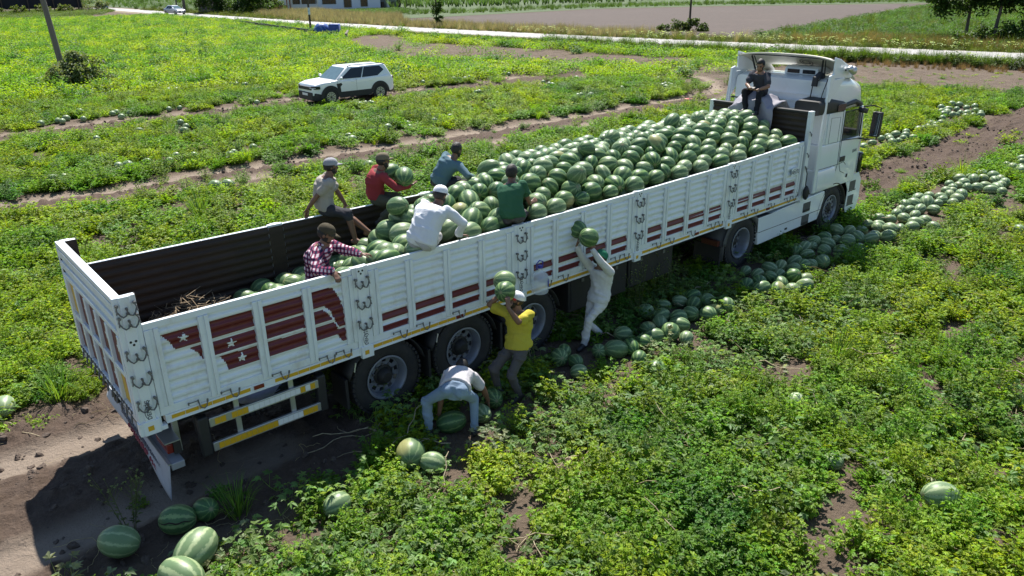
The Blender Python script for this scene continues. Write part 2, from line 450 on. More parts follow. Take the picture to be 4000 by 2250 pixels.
# ------------------------------------------------------------------ semi-trailer; x runs to the cab, y=0 is the near board, y=2.5 the far one
TL = thing('semi_trailer', 'long white open farm trailer with maroon stripes, half loaded with watermelons', 'trailer', (6.8, 1.25, 0))
PX = [.145, 2.80, 5.45, 8.10, 10.80, 13.46]; PW = .11
ZT = [2.19, 2.17, 2.15, 2.165, 2.20, 2.27]; ZB = 1.13
def ztop(x): return float(np.interp(x, PX, ZT))
PER = .105
def corr(z):                                             # corrugation of the boards: rounded trapezoids
    t = ((z-1.14)/PER) % 1.0
    s = np.clip(np.abs(t-.5)*2, 0, 1); s = np.clip((s-.30)/.42, 0, 1); s = s*s*(3-2*s)
    return .024*s
def make_board(x0, x1, yout, sgn, shade_in=True):
    """one drop side: sgn -1 = near side (faces -y). yout is the outer plane"""
    nz = 84
    zt0, zt1 = ztop(x0)-.07, ztop(x1)-.07
    mo = M(); vs = []
    zs = np.linspace(ZB+.10, 1.0, nz)
    for k in range(nz):
        f = k/(nz-1)
        for x, zt in ((x0, zt0), (x1, zt1)):
            z = ZB+.09 + (zt-ZB-.09)*f
            zz = ZB+.09 + (2.1-ZB-.09)*f
            vs.append((x, yout - sgn*corr(zz), z))
    mo.add(vs, [(2*k, 2*k+1, 2*k+3, 2*k+2) for k in range(nz-1)])
    o = mo.obj('side_board', WHITE, TL, smooth=True, sharp=50)
    m2 = M()                                             # frame: bottom rail, top rail, end channels
    yi = yout - sgn*.045
    def bx(a, c, z0, z1, z0b=None, z1b=None, yo=None):
        ya = yout+sgn*.004 if yo is None else yo
        z0b = z0 if z0b is None else z0b; z1b = z1 if z1b is None else z1b
        vs = [(a, ya, z0), (c, ya, z0b), (c, yi, z0b), (a, yi, z0), (a, ya, z1), (c, ya, z1b), (c, yi, z1b), (a, yi, z1)]
        m2.add(vs, [(3,2,1,0),(4,5,6,7),(0,1,5,4),(1,2,6,5),(2,3,7,6),(3,0,4,7)])
    bx(x0, x1, ZB, ZB+.095)
    bx(x0, x1, zt0, zt0+.07, zt1, zt1+.07)
    for xa in (x0, x0+.095, x1-.05, x1-.145):
        bx(xa, xa+.05, ZB+.095, ztop(xa)-.07-.001, yo=yout+sgn*.022)
    bx(x0+.051, x0+.094, ZB+.095, ztop(x0)-.072); bx(x1-.094, x1-.051, ZB+.095, ztop(x1)-.072)
    m2.obj('board_frame', WHITE, o, bevel=.004)
    for i in (1, 2, 3):                                  # three upright channels
        xr = x0 + (x1-x0)*i/4
        m3 = M()
        for dx in (-.055, .012): m3.box(xr+dx, min(yout+sgn*.024, yout-sgn*.01), ZB+.03, xr+dx+.043, max(yout+sgn*.024, yout-sgn*.01), ztop(xr)-.071)
        m3.box(xr-.0125, min(yout+sgn*.010, yout-sgn*.01), ZB+.03, xr+.0125, max(yout+sgn*.010, yout-sgn*.01), ztop(xr)-.071)
        m3.obj('rib', WHITE, o, bevel=.003)
    m4 = M(); vs = []                                    # dark inner lining, corrugated too
    for k in range(nz):
        f = k/(nz-1)
        for x, zt in ((x0, zt0), (x1, zt1)):
            z = ZB+.02+(zt+.062-ZB-.02)*f; vs.append((x, yi - sgn*.004 - sgn*.018*(1-corr(ZB+f*.97)/.024), z))
    m4.add(vs, [(2*k, 2*k+1, 2*k+3, 2*k+2) for k in range(nz-1)])
    m4.obj('inner_lining', INNER, o, smooth=True, sharp=50)
    return o
near_boards = []; far_boards = []
for i in range(5):
    a, c = PX[i]+PW+.004, PX[i+1]-PW-.004
    near_boards.append(make_board(a, c, 0.0, -1)); far_boards.append(make_board(a, c, 2.5, 1))

# paint on the boards, 3 mm proud of the corrugation
def in_p(P, x, z): return in_poly(np.array(P, float), x, z)
def decal(name, mat, polys, parent, lift=.003, holes=(), res=.014, skip=None):
    P = np.concatenate([np.array(p) for p in polys]); m = M()
    xs = np.arange(P[:,0].min(), P[:,0].max()+res, res*1.6); zs = np.arange(P[:,1].min(), P[:,1].max()+res, res)
    X, Z = np.meshgrid((xs[:-1]+xs[1:])/2, (zs[:-1]+zs[1:])/2)
    k = np.zeros(X.shape, bool)
    for p in polys: k |= in_p(p, X, Z)
    for p in holes: k &= ~in_p(p, X, Z)
    if skip: k &= ~skip(X)
    idx = {}; vs = []; fs = []
    def vid(i, j):
        if (i, j) not in idx:
            x, z = xs[i], zs[j]; zt = ztop(x)-.07; zz = ZB+.09 + (2.1-ZB-.09)*(z-ZB-.09)/(zt-ZB-.09)
            idx[(i, j)] = len(vs); vs.append((x, float(corr(zz))-lift, z))
        return idx[(i, j)]
    for j, i in zip(*np.nonzero(k)): fs.append((vid(i, j), vid(i+1, j), vid(i+1, j+1), vid(i, j+1)))
    m.add(vs, fs)
    return m.obj(name, mat, parent, smooth=True, sharp=60, recalc=False)
def star(cx, cz, r):
    return [(cx+(r if k % 2 == 0 else r*.42)*math.sin(math.pi*k/5+.12), cz+(r if k % 2 == 0 else r*.42)*math.cos(math.pi*k/5+.12)) for k in range(10)]
def notrib(i):
    a, c = PX[i]+PW+.004, PX[i+1]-PW-.004
    return lambda X: np.any([np.abs(X-(a+(c-a)*k/4)) < .058 for k in (1, 2, 3)], axis=0)
A1 = [(.42,2.02),(.84,2.01),(2.0,2.02),(2.36,2.03),(2.43,1.99),(2.50,1.86),(2.555,1.65),(2.575,1.50),(2.45,1.50),(2.41,1.60),(2.36,1.735),(2.28,1.815),(2.0,1.815),(.9,1.825),(.53,1.825),(.49,1.93)]
A2 = [(.68,1.785),(.87,1.78),(1.41,1.78),(2.0,1.775),(2.27,1.765),(2.33,1.70),(2.38,1.62),(1.98,1.62),(1.44,1.625),(.92,1.63),(.79,1.625),(.76,1.71)]
A3 = [(.98,1.585),(1.41,1.575),(2.03,1.565),(2.40,1.57),(2.45,1.455),(2.57,1.45),(2.575,1.285),(2.48,1.30),(2.42,1.41),(2.04,1.405),(1.44,1.405),(1.05,1.41),(1.03,1.50)]
stars = [star(.64, 1.925, .062), star(1.13, 1.70, .062), star(1.22, 1.495, .062)]
decal('maroon_emblem', MAROON, [A1, A2, A3], near_boards[0], holes=stars, res=.010, skip=notrib(0))
for s_ in stars: decal('star', WHITE, [s_], near_boards[0], res=.007)
for i in (1, 2, 3, 4):
    a, c = PX[i]+PW+.15, PX[i+1]-PW-.15
    for z0, z1 in ((1.385, 1.475), (1.225, 1.315)):
        decal('maroon_stripe', MAROON, [[(a, z0), (c, z0), (c, z1), (a, z1)]], near_boards[i], res=.018, skip=notrib(i))

# posts between the boards
def curved(path): return path
def make_hook(w=.085, pin=True):
    m = M()
    L_ = [(-w, -.012, .05), (-w-.012, -.02, .01), (-w+.012, -.035, -.035), (-w*.55, -.04, -.062), (-w*.2, -.04, -.05), (-w*.08, -.03, -.02)]
    m.tube(L_, .0085, 6); m.tube([(-x, y, z) for x, y, z in L_], .0085, 6)
    m.tube([(0, 0, .012), (0, -.038, .006)], .012, 6); m.tube([(0, -.035, -.045), (0, -.04, .03)], .0085, 6)
    for s_ in (-1, 1): m.tube([(s_*w, .01, .052), (s_*w, -.03, .056)], .016, 8); m.tube([(s_*(w+.006), -.022, .02), (s_*(w+.016), -.03, -.03)], .007, 6)
    return m.mesh('rope_hook', STEEL, smooth=True, sharp=60)
HOOK = make_hook()
HOLE = M().lathe([(.0, -.002), (.013, -.002), (.013, .002), (.0, .002)], (0, 0, 0), (0, 1, 0), 10).mesh('bolt_hole', CHASSIS)
def make_post(i, far=False):
    x = PX[i]; zt = ZT[i]+.015; z0 = 1.0
    corner = i == 0
    if corner: zt = 2.53
    if i == 5: zt = 2.85
    y0, y1 = (-.035, .055) if not far else (2.445, 2.535)
    s_ = -1 if not far else 1
    yo, yi = (y0, y1) if not far else (y1, y0)
    m = M()
    w = PW
    if i == 5: 
        m.box(x-.02, min(yo, yi), 1.02, x+.11, max(yo, yi), zt)
        p = m.obj('corner_post', WHITE, TL, bevel=.008)
    else:
        m.box(x-w, min(yo-s_*.02, yi), z0+.02, x+w, max(yo-s_*.02, yi), zt-.002)        # back plate
        m.box(x-.055, min(yo, yo-s_*.03), z0+.10, x+.055, max(yo, yo-s_*.03), zt)      # raised centre channel
        p = m.obj('corner_post' if corner else 'side_post', WHITE, TL, bevel=.006)
    mf = M().box(x-.085 if i != 5 else x-.03, min(yo+s_*.012, yo-s_*.05), z0-.02, x+.085 if i != 5 else x+.1, max(yo+s_*.012, yo-s_*.05), z0+.14)
    mf.obj('post_foot', WHITE, p, bevel=.005)
    if far and not corner and i != 5: M().box(x-PW, yi-.006, 1.16, x+PW, yi-.001, zt-.03).obj('inner_lining', INNER, p)
    if corner and far: M().box(x-.1, yi-.01, 1.16, x+.115, yi-.004, zt-.004).obj('inner_lining', INNER, p)
    if corner and not far: M().box(x+.111, .0, 1.16, x+.117, .05, zt-.004).obj('inner_lining', INNER, p)
    if far: return p
    if i < 5:
        zz = [zt-.42, zt-.64, zt-.88] if corner else [zt-.20, zt-.47, zt-.75]
        if corner: zz = [2.40, 2.27, 1.90, 1.62, 1.33]
        for k, z in enumerate(zz):
            h = inst('rope_hook', HOOK, p, Vector((x, yo, z))-off(TL), scale=1.0)
        for dx, dz in ((-.025, -.05), (.025, -.05), (0, -.085)):
            inst('bolt_hole', HOLE, p, Vector((x+dx, yo-.001, (zt if not corner else 2.1)+dz))-off(TL))
        m = M(); m.box(x-.045, yo-.0155, z0+.03, x+.015, yo-.0125, z0+.085); m.obj('reflective_tape', YREF, p)
        t = text_obj('lettering', 'DENT\u0130\u015e' if i in (0, 1) else 'DENT\u0130\u015e', .062, LETTER, (x, yo-.003, z0+.27), (0, 0, 1), (-1, 0, 0), p)
        ring = M().tube([(x+.042*math.cos(a), yo-.002, z0+.235+.075*math.sin(a)) for a in np.linspace(.6, 5.2, 16)], .003, 4); ring.obj('emblem_ring', LETTER, p)
    else:
        for z in (2.45, 2.02, 1.75): 
            M().tube([(x, yo, z), (x-.03, yo-.05, z-.02), (x-.01, yo-.05, z-.08), (x+.03, yo-.04, z-.05)], .010, 6).obj('rope_hook', STEEL, p, smooth=True)
        M().tube([(x+.0, yo-.01, 1.74), (x+.02, yo-.06, 1.6), (x+.02, yo-.06, 1.35)], .012, 6).obj('tie_strap', BLACKP, p, smooth=True)
        b = M().ell((x+.02, yo-.09, 1.20), .07, .07, .15, 12, 8); 
        for q in range(len(b.v)):
            vx = b.v[q]; n_ = mnoise.noise(Vector(vx)*18)*.02; b.v[q] = (vx[0]+n_, vx[1]+n_, vx[2]+n_)
        b.obj('bundled_strap', BLACKP, p, smooth=True)
    return p
for i in range(6): make_post(i); make_post(i, True)

# lower rail with tape, lamps and hooks
for yo, yi, far in ((-.012, .10, False), (2.512, 2.40, True)):
    m = M(); m.box(.30, min(yo, yi), 1.035, 13.56, max(yo, yi), 1.128)
    m.box(.30, min(yo-.008 if not far else yo, yo+.05 if not far else yo+.008), 1.03, 13.56, max(yo+.05 if not far else yo-.05, yo-.008 if not far else yo+.008), 1.045)
    rail = m.obj('lower_rail', WHITE, TL, bevel=.004)
    if far: continue
    tape = M().box(0, -.002, -.021, .142, .002, .021).mesh('reflective_tape', YREF)
    lamp = M().box(-.06, -.016, -.022, .06, .0, .022).mesh('side_marker_lamp', REDL)
    lampx = [1.35, 4.3, 7.15, 9.8, 12.2]
    x = .36
    while x < 13.4:
        nearp = min(abs(x+.07-p) for p in PX); nl = min(abs(x+.07-p) for p in lampx)
        if nearp > .15 and nl > .135: inst('reflective_tape', tape, rail, Vector((x, -.0145, 1.088))-off(TL))
        x += .149
    for lx in lampx: inst('side_marker_lamp', lamp, rail, Vector((lx, -.012, 1.088))-off(TL))
    mh = M(); J = [(.0, -.02, .055), (.0, -.035, .01), (.02, -.05, -.035), (.055, -.055, -.05), (.09, -.055, -.03), (.105, -.05, .02), (.112, -.05, .055)]
    mh.tube(J, .009, 6); mh.tube([(.109, -.05, .03), (.116, -.05, .075)], .014, 6)
    mh.tube([(-.13, -.018, .075), (-.01, -.018, .075)], .006, 6); mh.tube([(-.14, -.02, .05), (-.14, -.02, .09)], .012, 6); mh.tube([(-.005, -.02, .04), (-.005, -.02, .09)], .011, 6)
    RH = mh.mesh('rail_hook', STEEL, smooth=True)
    for i in range(5):
        a, c = PX[i]+PW, PX[i+1]-PW
        for k in (0.1, .25, .5, .75, .96):
            xx = a+(c-a)*k + (.16 if k < .9 else -.12)
            inst('rail_hook', RH, rail, Vector((xx, -.015, 1.12))-off(TL), scale=.78)

# plate on the foremost board
pl = M().box(12.93, -.045, 1.62, 13.19, -.03, 1.78).obj('name_plate', WHITE, TL, bevel=.003)
text_obj('lettering', 'DENT\u0130\u015e', .085, LETTER, (13.06, -.047, 1.695), (1, 0, 0), (0, 0, 1), pl)
M().tube([(13.06+.105*math.cos(a), -.047, 1.705+.05*math.sin(a)) for a in np.linspace(.5, 5.4, 24)], .004, 4).obj('emblem_ring', LETTER, pl)

# floor, sides of bed, chassis
PLANK = pm('bed_planks', (.09, .065, .045), .85, var=.4, scale=5, bump=.4, bscale=20, stretch=(.3, 2, 1))
plank = M().box(0, -.1225, -.03, 13.33, .1225, 0).mesh('floor_plank', PLANK)
for k in range(10): inst('floor_plank', plank, TL, Vector((.135, .145+.245*k, 1.15))-off(TL))
m = M()
for y in (.75, 1.75): m.box(.15, y-.06, .62, 11.2, y+.06, 1.0); m.box(11.2, y-.06, .86, 13.4, y+.06, 1.0)
for x in np.arange(.5, 13.4, .62): m.box(x-.03, .06, 1.0, x+.03, 2.44, 1.116)
m.obj('chassis_frame', CHASSIS, TL)
M().box(13.30, .06, .95, 13.42, 2.44, 1.116).obj('front_beam', CHASSIS, TL)
# headboard
m = M(); vs = []
nz = 70
for k in range(nz):
    z = 1.15+(2.80-1.15)*k/(nz-1)
    for y in (.05, 2.45): vs.append((13.46+float(corr(z)), y, z))
m.add(vs, [(2*k, 2*k+1, 2*k+3, 2*k+2) for k in range(nz-1)])
hb = m.obj('headboard', INNER, TL, smooth=True, sharp=50)
m = M().box(13.49, .05, 1.12, 13.55, 2.45, 2.80); m.obj('headboard_back', WHITE, hb)
M().box(13.44, .052, 2.80, 13.56, 2.448, 2.845).obj('headboard_rail', BLACKP, hb, bevel=.006)

# tailgate
m = M(); X_ = .10
m.box(.075, .06, 1.10, .115, 2.44, 2.46)
tg = m.obj('tailgate', WHITE, TL)
M().box(.116, .06, 1.16, .13, 2.44, 2.46).obj('inner_lining', INNER, tg)
for z0, z1, d in ((2.47, 2.53, .0), (2.36, 2.45, .03), (2.22, 2.31, .03), (2.10, 2.16, .03), (1.10, 1.20, .03), (1.60, 1.66, .028)):
    M().box(.035, .062, z0, .125 if d == 0 else .0745, 2.438, z1).obj('tailgate_rail', WHITE, tg, bevel=.005)
for k in range(6):
    y = .10+k*.46
    M().box(.028, y-.035, 1.202, .0745, y+.035, 2.098).obj('tailgate_rib', WHITE, tg, bevel=.005)
pats = [(MAROON,)*5, (MAROON,)*5]
for k in range(5):
    ya, yb = .10+k*.46+.037, .10+(k+1)*.46-.037
    for r_, (za, zb) in enumerate(((1.21, 1.59), (1.67, 2.09))):
        mt = MAROON
        if (k, r_) in ((0, 0), (4, 1)): mt = YPAINT
        M().prism([(ya, za), (yb, za), (yb, zb-.05), (ya+.1, zb)], lambda a, b, t: (t, a, b), .066, .0742).obj('tailgate_panel', mt, tg)
        inst('star', M().prism([(p*1.4, q*1.4) for p, q in star(0, 0, .05)], lambda a, b, t: (t, a, b), 0, .003).mesh('star', WHITE), tg, Vector((.0625, (ya+yb)/2, (za+zb)/2))-off(TL)) if mt is MAROON else None
M().prism([(.14, 1.25), (.30, 1.22), (.36, 1.55), (.2, 1.5)], lambda a, b, t: (t, a, b), .061, .0655).obj('tailgate_panel', REDP, tg)
for k in range(12):
    y = .2+k*.19
    o = inst('rail_hook', RH, tg, Vector((.04, y, 1.13))-off(TL), (0, 0, R(-90)), .8)

# rear bumper, banner, lamps
BUMP = pm('grey_bumper_paint', (.30, .31, .34), .5, .2, var=.15, scale=5, dirt=.5, dcol=(.2, .17, .14), dscale=6)
m = M(); m.box(.255, -.0, .44, .40, 2.49, .525); bp = m.obj('bumper_beam', BUMP, TL, bevel=.008)
BANN = pm('banner_vinyl', (.42, .42, .46), .6, var=.12, scale=5, dirt=.5, dcol=(.2, .17, .14), dscale=6, bump=.1, bscale=10)
m = M(); vs = []; NY, NZ = 40, 10
for j in range(NZ):
    for i in range(NY):
        y = .0+2.49*i/(NY-1); f = j/(NZ-1); lo = .085+.125*y+.012*math.sin(y*4)
        z = .53+(lo-.53)*f; vs.append((.235-.025*f*math.sin(y*3+1)-.035*f, y, z))
m.add(vs, [(j*NY+i, j*NY+i+1, (j+1)*NY+i+1, (j+1)*NY+i) for j in range(NZ-1) for i in range(NY-1)])
bn = m.obj('rear_banner', BANN, TL, smooth=True)
so_ = bn.modifiers.new('Solidify', 'SOLIDIFY'); so_.thickness = .006
M().box(.224, .0, .515, .2545, 2.49, .535).obj('banner_clamp', ALU, bn)
RL = pm('faded_red_lettering', (.32, .07, .09), .6, var=.3, scale=20)
DL = pm('faded_grey_lettering', (.13, .13, .16), .6, var=.3, scale=20)
text_obj('lettering', 'DENT\u0130\u015e', .07, DL, (.225, 1.9, .47), (0, -1, .02), (.05, 0, 1), bn, .006, 1.3)
text_obj('lettering', 'DAMPER SACHUR MAKAS KAYNAK', .075, DL, (.216, 1.1, .39), (0, -1, -.05), (.1, 0, 1), bn, .008, 1.3)
text_obj('lettering', '0 272 234 83 00   0 542 324', .085, RL, (.205, .95, .285), (0, -1, -.11), (.1, 0, 1), bn, .010, 1.3)
for y in (.12, 1.95):
    t = M().box(.27, y, .585, .34, y+.42, .70).obj('tail_lamp', REDL, TL, bevel=.01)
    M().box(.341, y-.02, .57, .42, y+.44, .72).obj('lamp_housing', BLACKP, t); M().box(.25, y-.02, .722, .42, y+.44, .735).obj('lamp_shield', ALU, t)
m = M(); m.prism([(0.02, .98), (.30, .98), (.30, 1.03), (.17, 1.03), (.12, 1.13), (.02, 1.13)], lambda a, b, t: (a, t, b), -.03, .06)
m.obj('corner_bracket', WHITE, TL, bevel=.004)
for y in (.35, 2.1): M().box(.42, y-.03, .46, .48, y+.03, 1.0).obj('bumper_hanger', ALU, TL)

# side guard
for z in (.84, .525):
    sg = M().box(.74, .01, z-.055, 2.10, .05, z+.055).obj('guard_rail', ALU, TL, bevel=.006)
    t = M().box(0, -.002, -.036, .062, .002, .036).mesh('reflective_tape', YREF); t2 = M().box(0, -.002, -.036, .062, .002, .036).mesh('reflective_tape', WREF)
    for k in range(19):
        x = .80+k*.066
        y_ = (k < 6 or k in (16, 18)) if z > .7 else (k < 11 or k > 15)
        if z > .7 and k == 2: continue
        inst('reflective_tape', t if y_ else t2, sg, Vector((x, .0075, z))-off(TL))
for x in (1.08, 1.76): M().box(x-.03, .051, .45, x+.03, .075, 1.04).obj('guard_upright', ALU, TL)
for x in (.68, 2.15): M().prism([(x-.07, .01), (x+.05, .01), (x+.07, .12), (x-.06, .14)], lambda a, b, t: (a, b, t), .44, .93).obj('guard_end_cap', BLACKP, TL, bevel=.02)
for x in (.66, 2.17): M().box(x-.04, .14, .7, x+.04, .2, 1.03).obj('guard_hanger', CHASSIS, TL)

# wheels
def tyre_mesh(rad=.53, w=.37, rr=.295, name='tyre'):
    m = M(); h = w/2
    prof = [(rr, -h+.05), (rr+.02, -h+.03), (rr+.10, -h), (rad-.09, -h+.005), (rad-.03, -h+.02), (rad-.008, -h+.05)]
    for k in range(5):
        a = -h+.06+k*(w-.12)/5; b = a+(w-.12)/5-.012
        prof += [(rad, a), (rad, b), (rad-.014, b+.003), (rad-.014, b+.009)]
    prof = prof + [(r_, -q) for r_, q in prof[:6]][::-1]
    m.lathe(prof, (0, 0, 0), (0, 1, 0), 44)
    for k in range(44):                                  # shoulder lugs
        a = 2*math.pi*k/44
        for s_ in (-1, 1):
            c = Vector((math.cos(a)*(rad-.012), s_*(h-.035), math.sin(a)*(rad-.012)))
            m.obox(c, Vector((-math.sin(a), 0, math.cos(a)))*.024, Vector((0, .03, 0)), Vector((math.cos(a), 0, math.sin(a)))*.016)
    return m.mesh(name, RUBBER, smooth=True, sharp=40)
def rim_meshes(disc_y, rr=.30, hw=.17, holes=10, disc_r=.27, hub=.115, hub_out=.0):
    """-y is the outside"""
    m = M()
    m.lathe([(rr, -hw+.03), (rr+.012, -hw), (rr-.008, -hw-.004), (rr-.022, -hw+.012), (rr-.035, -hw+.05), (rr-.05, disc_y-.015), (disc_r-.02, disc_y), (disc_r-.02, hw), (rr, hw)], (0,0,0), (0,1,0), 40)
    m1 = m.mesh('rim', RIM, smooth=True, sharp=35)
    d = M(); n = holes*4; ro, ri = disc_r-.02, hub
    # disc with real round-ish hand holes: annulus of quads leaving gaps
    r1, r2 = disc_r-.085, disc_r-.035
    rs = [ri, r1, r2, ro]
    for k in range(n):
        a0, a1 = 2*math.pi*k/n, 2*math.pi*(k+1)/n
        for j in range(3):
            if j == 1 and k % 4 in (0, 1): continue
            d.add([(rs[j]*math.cos(a0), disc_y-(.012 if j == 0 else 0)*0, rs[j]*math.sin(a0)), (rs[j+1]*math.cos(a0), disc_y, rs[j+1]*math.sin(a0)),
                   (rs[j+1]*math.cos(a1), disc_y, rs[j+1]*math.sin(a1)), (rs[j]*math.cos(a1), disc_y, rs[j]*math.sin(a1))], [(0, 1, 2, 3)])
    m2 = d.mesh('wheel_disc', RIM)
    h = M(); h.lathe([(hub+.03, disc_y+.01), (hub+.03, disc_y-.02), (hub, disc_y-.03), (hub-.02, disc_y-.10-hub_out), (hub-.05, disc_y-.13-hub_out), (0, disc_y-.135-hub_out)], (0,0,0), (0,1,0), 20)
    m3 = h.mesh('hub', CHASSIS, smooth=True, sharp=40)
    nu = M()
    for k in range(10):
        a = 2*math.pi*(k+.5)/10
        nu.lathe([(.017, 0), (.017, -.025), (.010, -.035), (0, -.035)], (math.cos(a)*(hub+.045), disc_y, math.sin(a)*(hub+.045)), (0, 1, 0), 6)
    m4 = nu.mesh('wheel_nuts', STEEL)
    return m1, m2, m3, m4
TYRE = tyre_mesh(); RIMS = rim_meshes(-.04)
TYRE_D = tyre_mesh(.53, .30, .295); RIMS_D = rim_meshes(.06, hw=.145, hub=.09, hub_out=-.04)
RIMS_F = rim_meshes(-.10, hw=.145, hub=.085, hub_out=-.07)
def wheel(parent, x, y, z, far=False, tyre=TYRE, rims=RIMS, spin=0.0):
    w = bpy.data.objects.new('wheel', tyre); COL.objects.link(w); w.parent = parent
    w.location = Vector((x, y, z))-off(parent); w.rotation_euler = (0, spin, math.pi if far else 0)
    for nm, me in zip(('rim', 'wheel_disc', 'hub', 'wheel_nuts'), rims): inst(nm, me, w)
    return w
WX = [3.12, 4.42, 5.74]
for k, x in enumerate(WX):
    wheel(TL, x, .245, .53, spin=.3*k); wheel(TL, x, 2.255, .53, True, spin=.5*k)
    m = M().tube([(x, .3, .53), (x, 2.2, .53)], .07, 10); m.obj('axle', CHASSIS, TL)
    for y0, y1 in ((.04, .46), (2.04, 2.46)):
        m = M(); A = [R(a) for a in range(12, 169, 8)]
        for r_ in (.60, .612):
            pass
        P = [(x+.605*math.cos(a), .53+.59*math.sin(a)) for a in A]
        vs = [(px, y, min(pz, 1.11)) for px, pz in P for y in (y0, y1)]
        m.add(vs, [(2*i, 2*i+1, 2*i+3, 2*i+2) for i in range(len(P)-1)])
        g = m.obj('mudguard', BLACKP, TL, smooth=True); q = g.modifiers.new('Solidify', 'SOLIDIFY'); q.thickness = .012
        M().tube([(x-.5, y0 if y0 < 1 else y1, .80), (x-.47, y0 if y0 < 1 else y1, .92)], .012, 6).obj('mudguard_clip', ALU, g)
    M().box(x-.64, .06, .30, x-.60, .44, .72).obj('mud_flap', BLACKP, TL)
# spare wheel and sack under the bed
sp = bpy.data.objects.new('spare_wheel', TYRE); COL.objects.link(sp); sp.parent = TL
sp.location = Vector((1.75, .75, .60))-off(TL); sp.rotation_euler = (R(62), 0, R(15))
for nm, me in zip(('rim', 'wheel_disc'), RIMS): inst(nm, me, sp)
# black boxes between the wheels and the tractor
for x0, x1, z0, z1, y0 in ((6.62, 8.05, .40, 1.02, .14), (8.12, 9.35, .42, 1.0, .16)):
    b = M().box(x0, y0, z0, x1, y0+.55, z1).obj('storage_box', BLACKP, TL, bevel=.02)
    M().box(x0+.05, y0-.012, z0+.06, x1-.05, y0-.001, z1-.06).obj('box_door', BLACKP, b, bevel=.01)
    for xx in (x0+.3, x1-.3): M().box(xx-.03, y0-.03, z1-.14, xx+.03, y0-.013, z1-.08).obj('latch', STEEL, b)
for y in (.72, 1.78): M().box(9.55, y-.07, .12, 9.69, y+.07, 1.0).obj('landing_leg', CHASSIS, TL)

# sack wedged by the spare wheel
SACK = pm('woven_sack', (.30, .30, .48), .8, var=.2, scale=10, bump=.5, bscale=14)
m = M().ell((1.55, .42, .80), .34, .16, .17, 24, 16)
for q in range(len(m.v)):
    v = Vector(m.v[q]); n_ = mnoise.noise(v*5)*.06+mnoise.noise(v*14)*.03; m.v[q] = tuple(v+Vector((n_, n_*.5, n_)))
sk = settle(m.obj('sack', SACK, smooth=True)); tag(sk, 'bluish grey woven sack wedged above the spare wheel behind the side guard', 'sack')
# water can hanging from the third post
PLAS = bpy.data.materials.new('clear_plastic'); PLAS.use_nodes = True
b_ = PLAS.node_tree.nodes['Principled BSDF']; b_.inputs['Base Color'].default_value = (.85, .9, .95, 1); b_.inputs['Roughness'].default_value = .25; b_.inputs['Alpha'].default_value = .34; b_.inputs['Specular IOR Level'].default_value = .6
BLUEP = pm('blue_plastic', (.035, .04, .35), .35, var=.15)
wc = M().lathe([(0, 0), (.12, 0), (.135, .02), (.13, .07), (.137, .09), (.13, .12), (.135, .24), (.12, .28), (.05, .33), (.03, .35), (.03, .38), (0, .38)], (5.72, -.15, 1.10), (0, 0, 1), 24)
wo = settle(wc.obj('water_bottle', PLAS, smooth=True, sharp=50)); tag(wo, 'large clear water bottle with blue cap hanging on the trailer post above the wheels', 'water bottle')
M().lathe([(0, .45-.07), (.036, .45-.07), (.036, .42), (0, .42)], (5.72, -.15, 1.10), (0, 0, 1), 14).obj('cap', BLUEP, wo)
M().tube([(5.66, -.15, 1.47), (5.64, -.16, 1.56), (5.70, -.16, 1.60), (5.77, -.16, 1.57), (5.77, -.15, 1.47)], .010, 6).obj('handle', BLUEP, wo, smooth=True)
m = M().lathe([(.1375, .10), (.1375, .20)], (5.72, -.15, 1.10), (0, 0, 1), 12, a0=R(200), a1=R(330)); m.obj('bottle_label', BLUEP, wo, recalc=False)
M().lathe([(.1385, .115), (.1385, .175)], (5.72, -.15, 1.10), (0, 0, 1), 6, a0=R(225), a1=R(275)).obj('bottle_label_patch', WREF, wo, recalc=False)

# straw on the bed at the tail
STRAW = pm('straw', (.27, .20, .125), .9, var=.45, scale=30)
m = M(); rng = random.Random(5)
for k in range(4200):
    x = .35+abs(rng.gauss(1.0, .6)); y = rng.uniform(.15, 2.35)
    if x > 3.2: continue
    hgt = .50*max(0, 1-abs(x-1.35)/1.15)*max(.12, 1-abs(y-2.1)/.8)
    z = 1.155+rng.random()*hgt
    a = rng.random()*6.28; l = rng.uniform(.08, .26); dz = rng.uniform(-.05, .06)
    p = Vector((x, y, z)); q = p+Vector((math.cos(a)*l, math.sin(a)*l, dz)); q.x = max(q.x, .3); q.z = max(q.z, 1.155); q.y = min(max(q.y, .1), 2.4)
    w = Vector((-math.sin(a), math.cos(a), .4))*.004
    m.add([p-w, p+w, q+w*.6, q-w*.6], [(0, 1, 2, 3)])
m.ell((1.4, 2.0, 1.15), 1.0, .42, .20, 24, 10)
tag(settle(m.obj('straw', STRAW, recalc=False)), 'loose dry straw lying on the trailer floor near the tailgate', 'straw', kind='stuff')
settle(TL)
# ------------------------------------------------------------------ tractor unit
TC = thing('truck_tractor', 'white high roof truck cab with open wind deflector coupled to the trailer', 'truck', (14.0, 1.25, 0))
GLASS = bpy.data.materials.new('window_glass'); GLASS.use_nodes = True
_g = GLASS.node_tree.nodes['Principled BSDF']; _g.inputs['Base Color'].default_value = (.02, .025, .03, 1); _g.inputs['Roughness'].default_value = .05; _g.inputs['Alpha'].default_value = .35
DGLASS = pm('dark_glass', (.012, .014, .018), .06, var=.1)
CW = 2.5
def side(pts, y0, y1, name, mat, parent, bevel=.02):
    return M().prism(pts, lambda a, b, t: (a, t, b), y0, y1).obj(name, mat, parent, bevel=bevel)
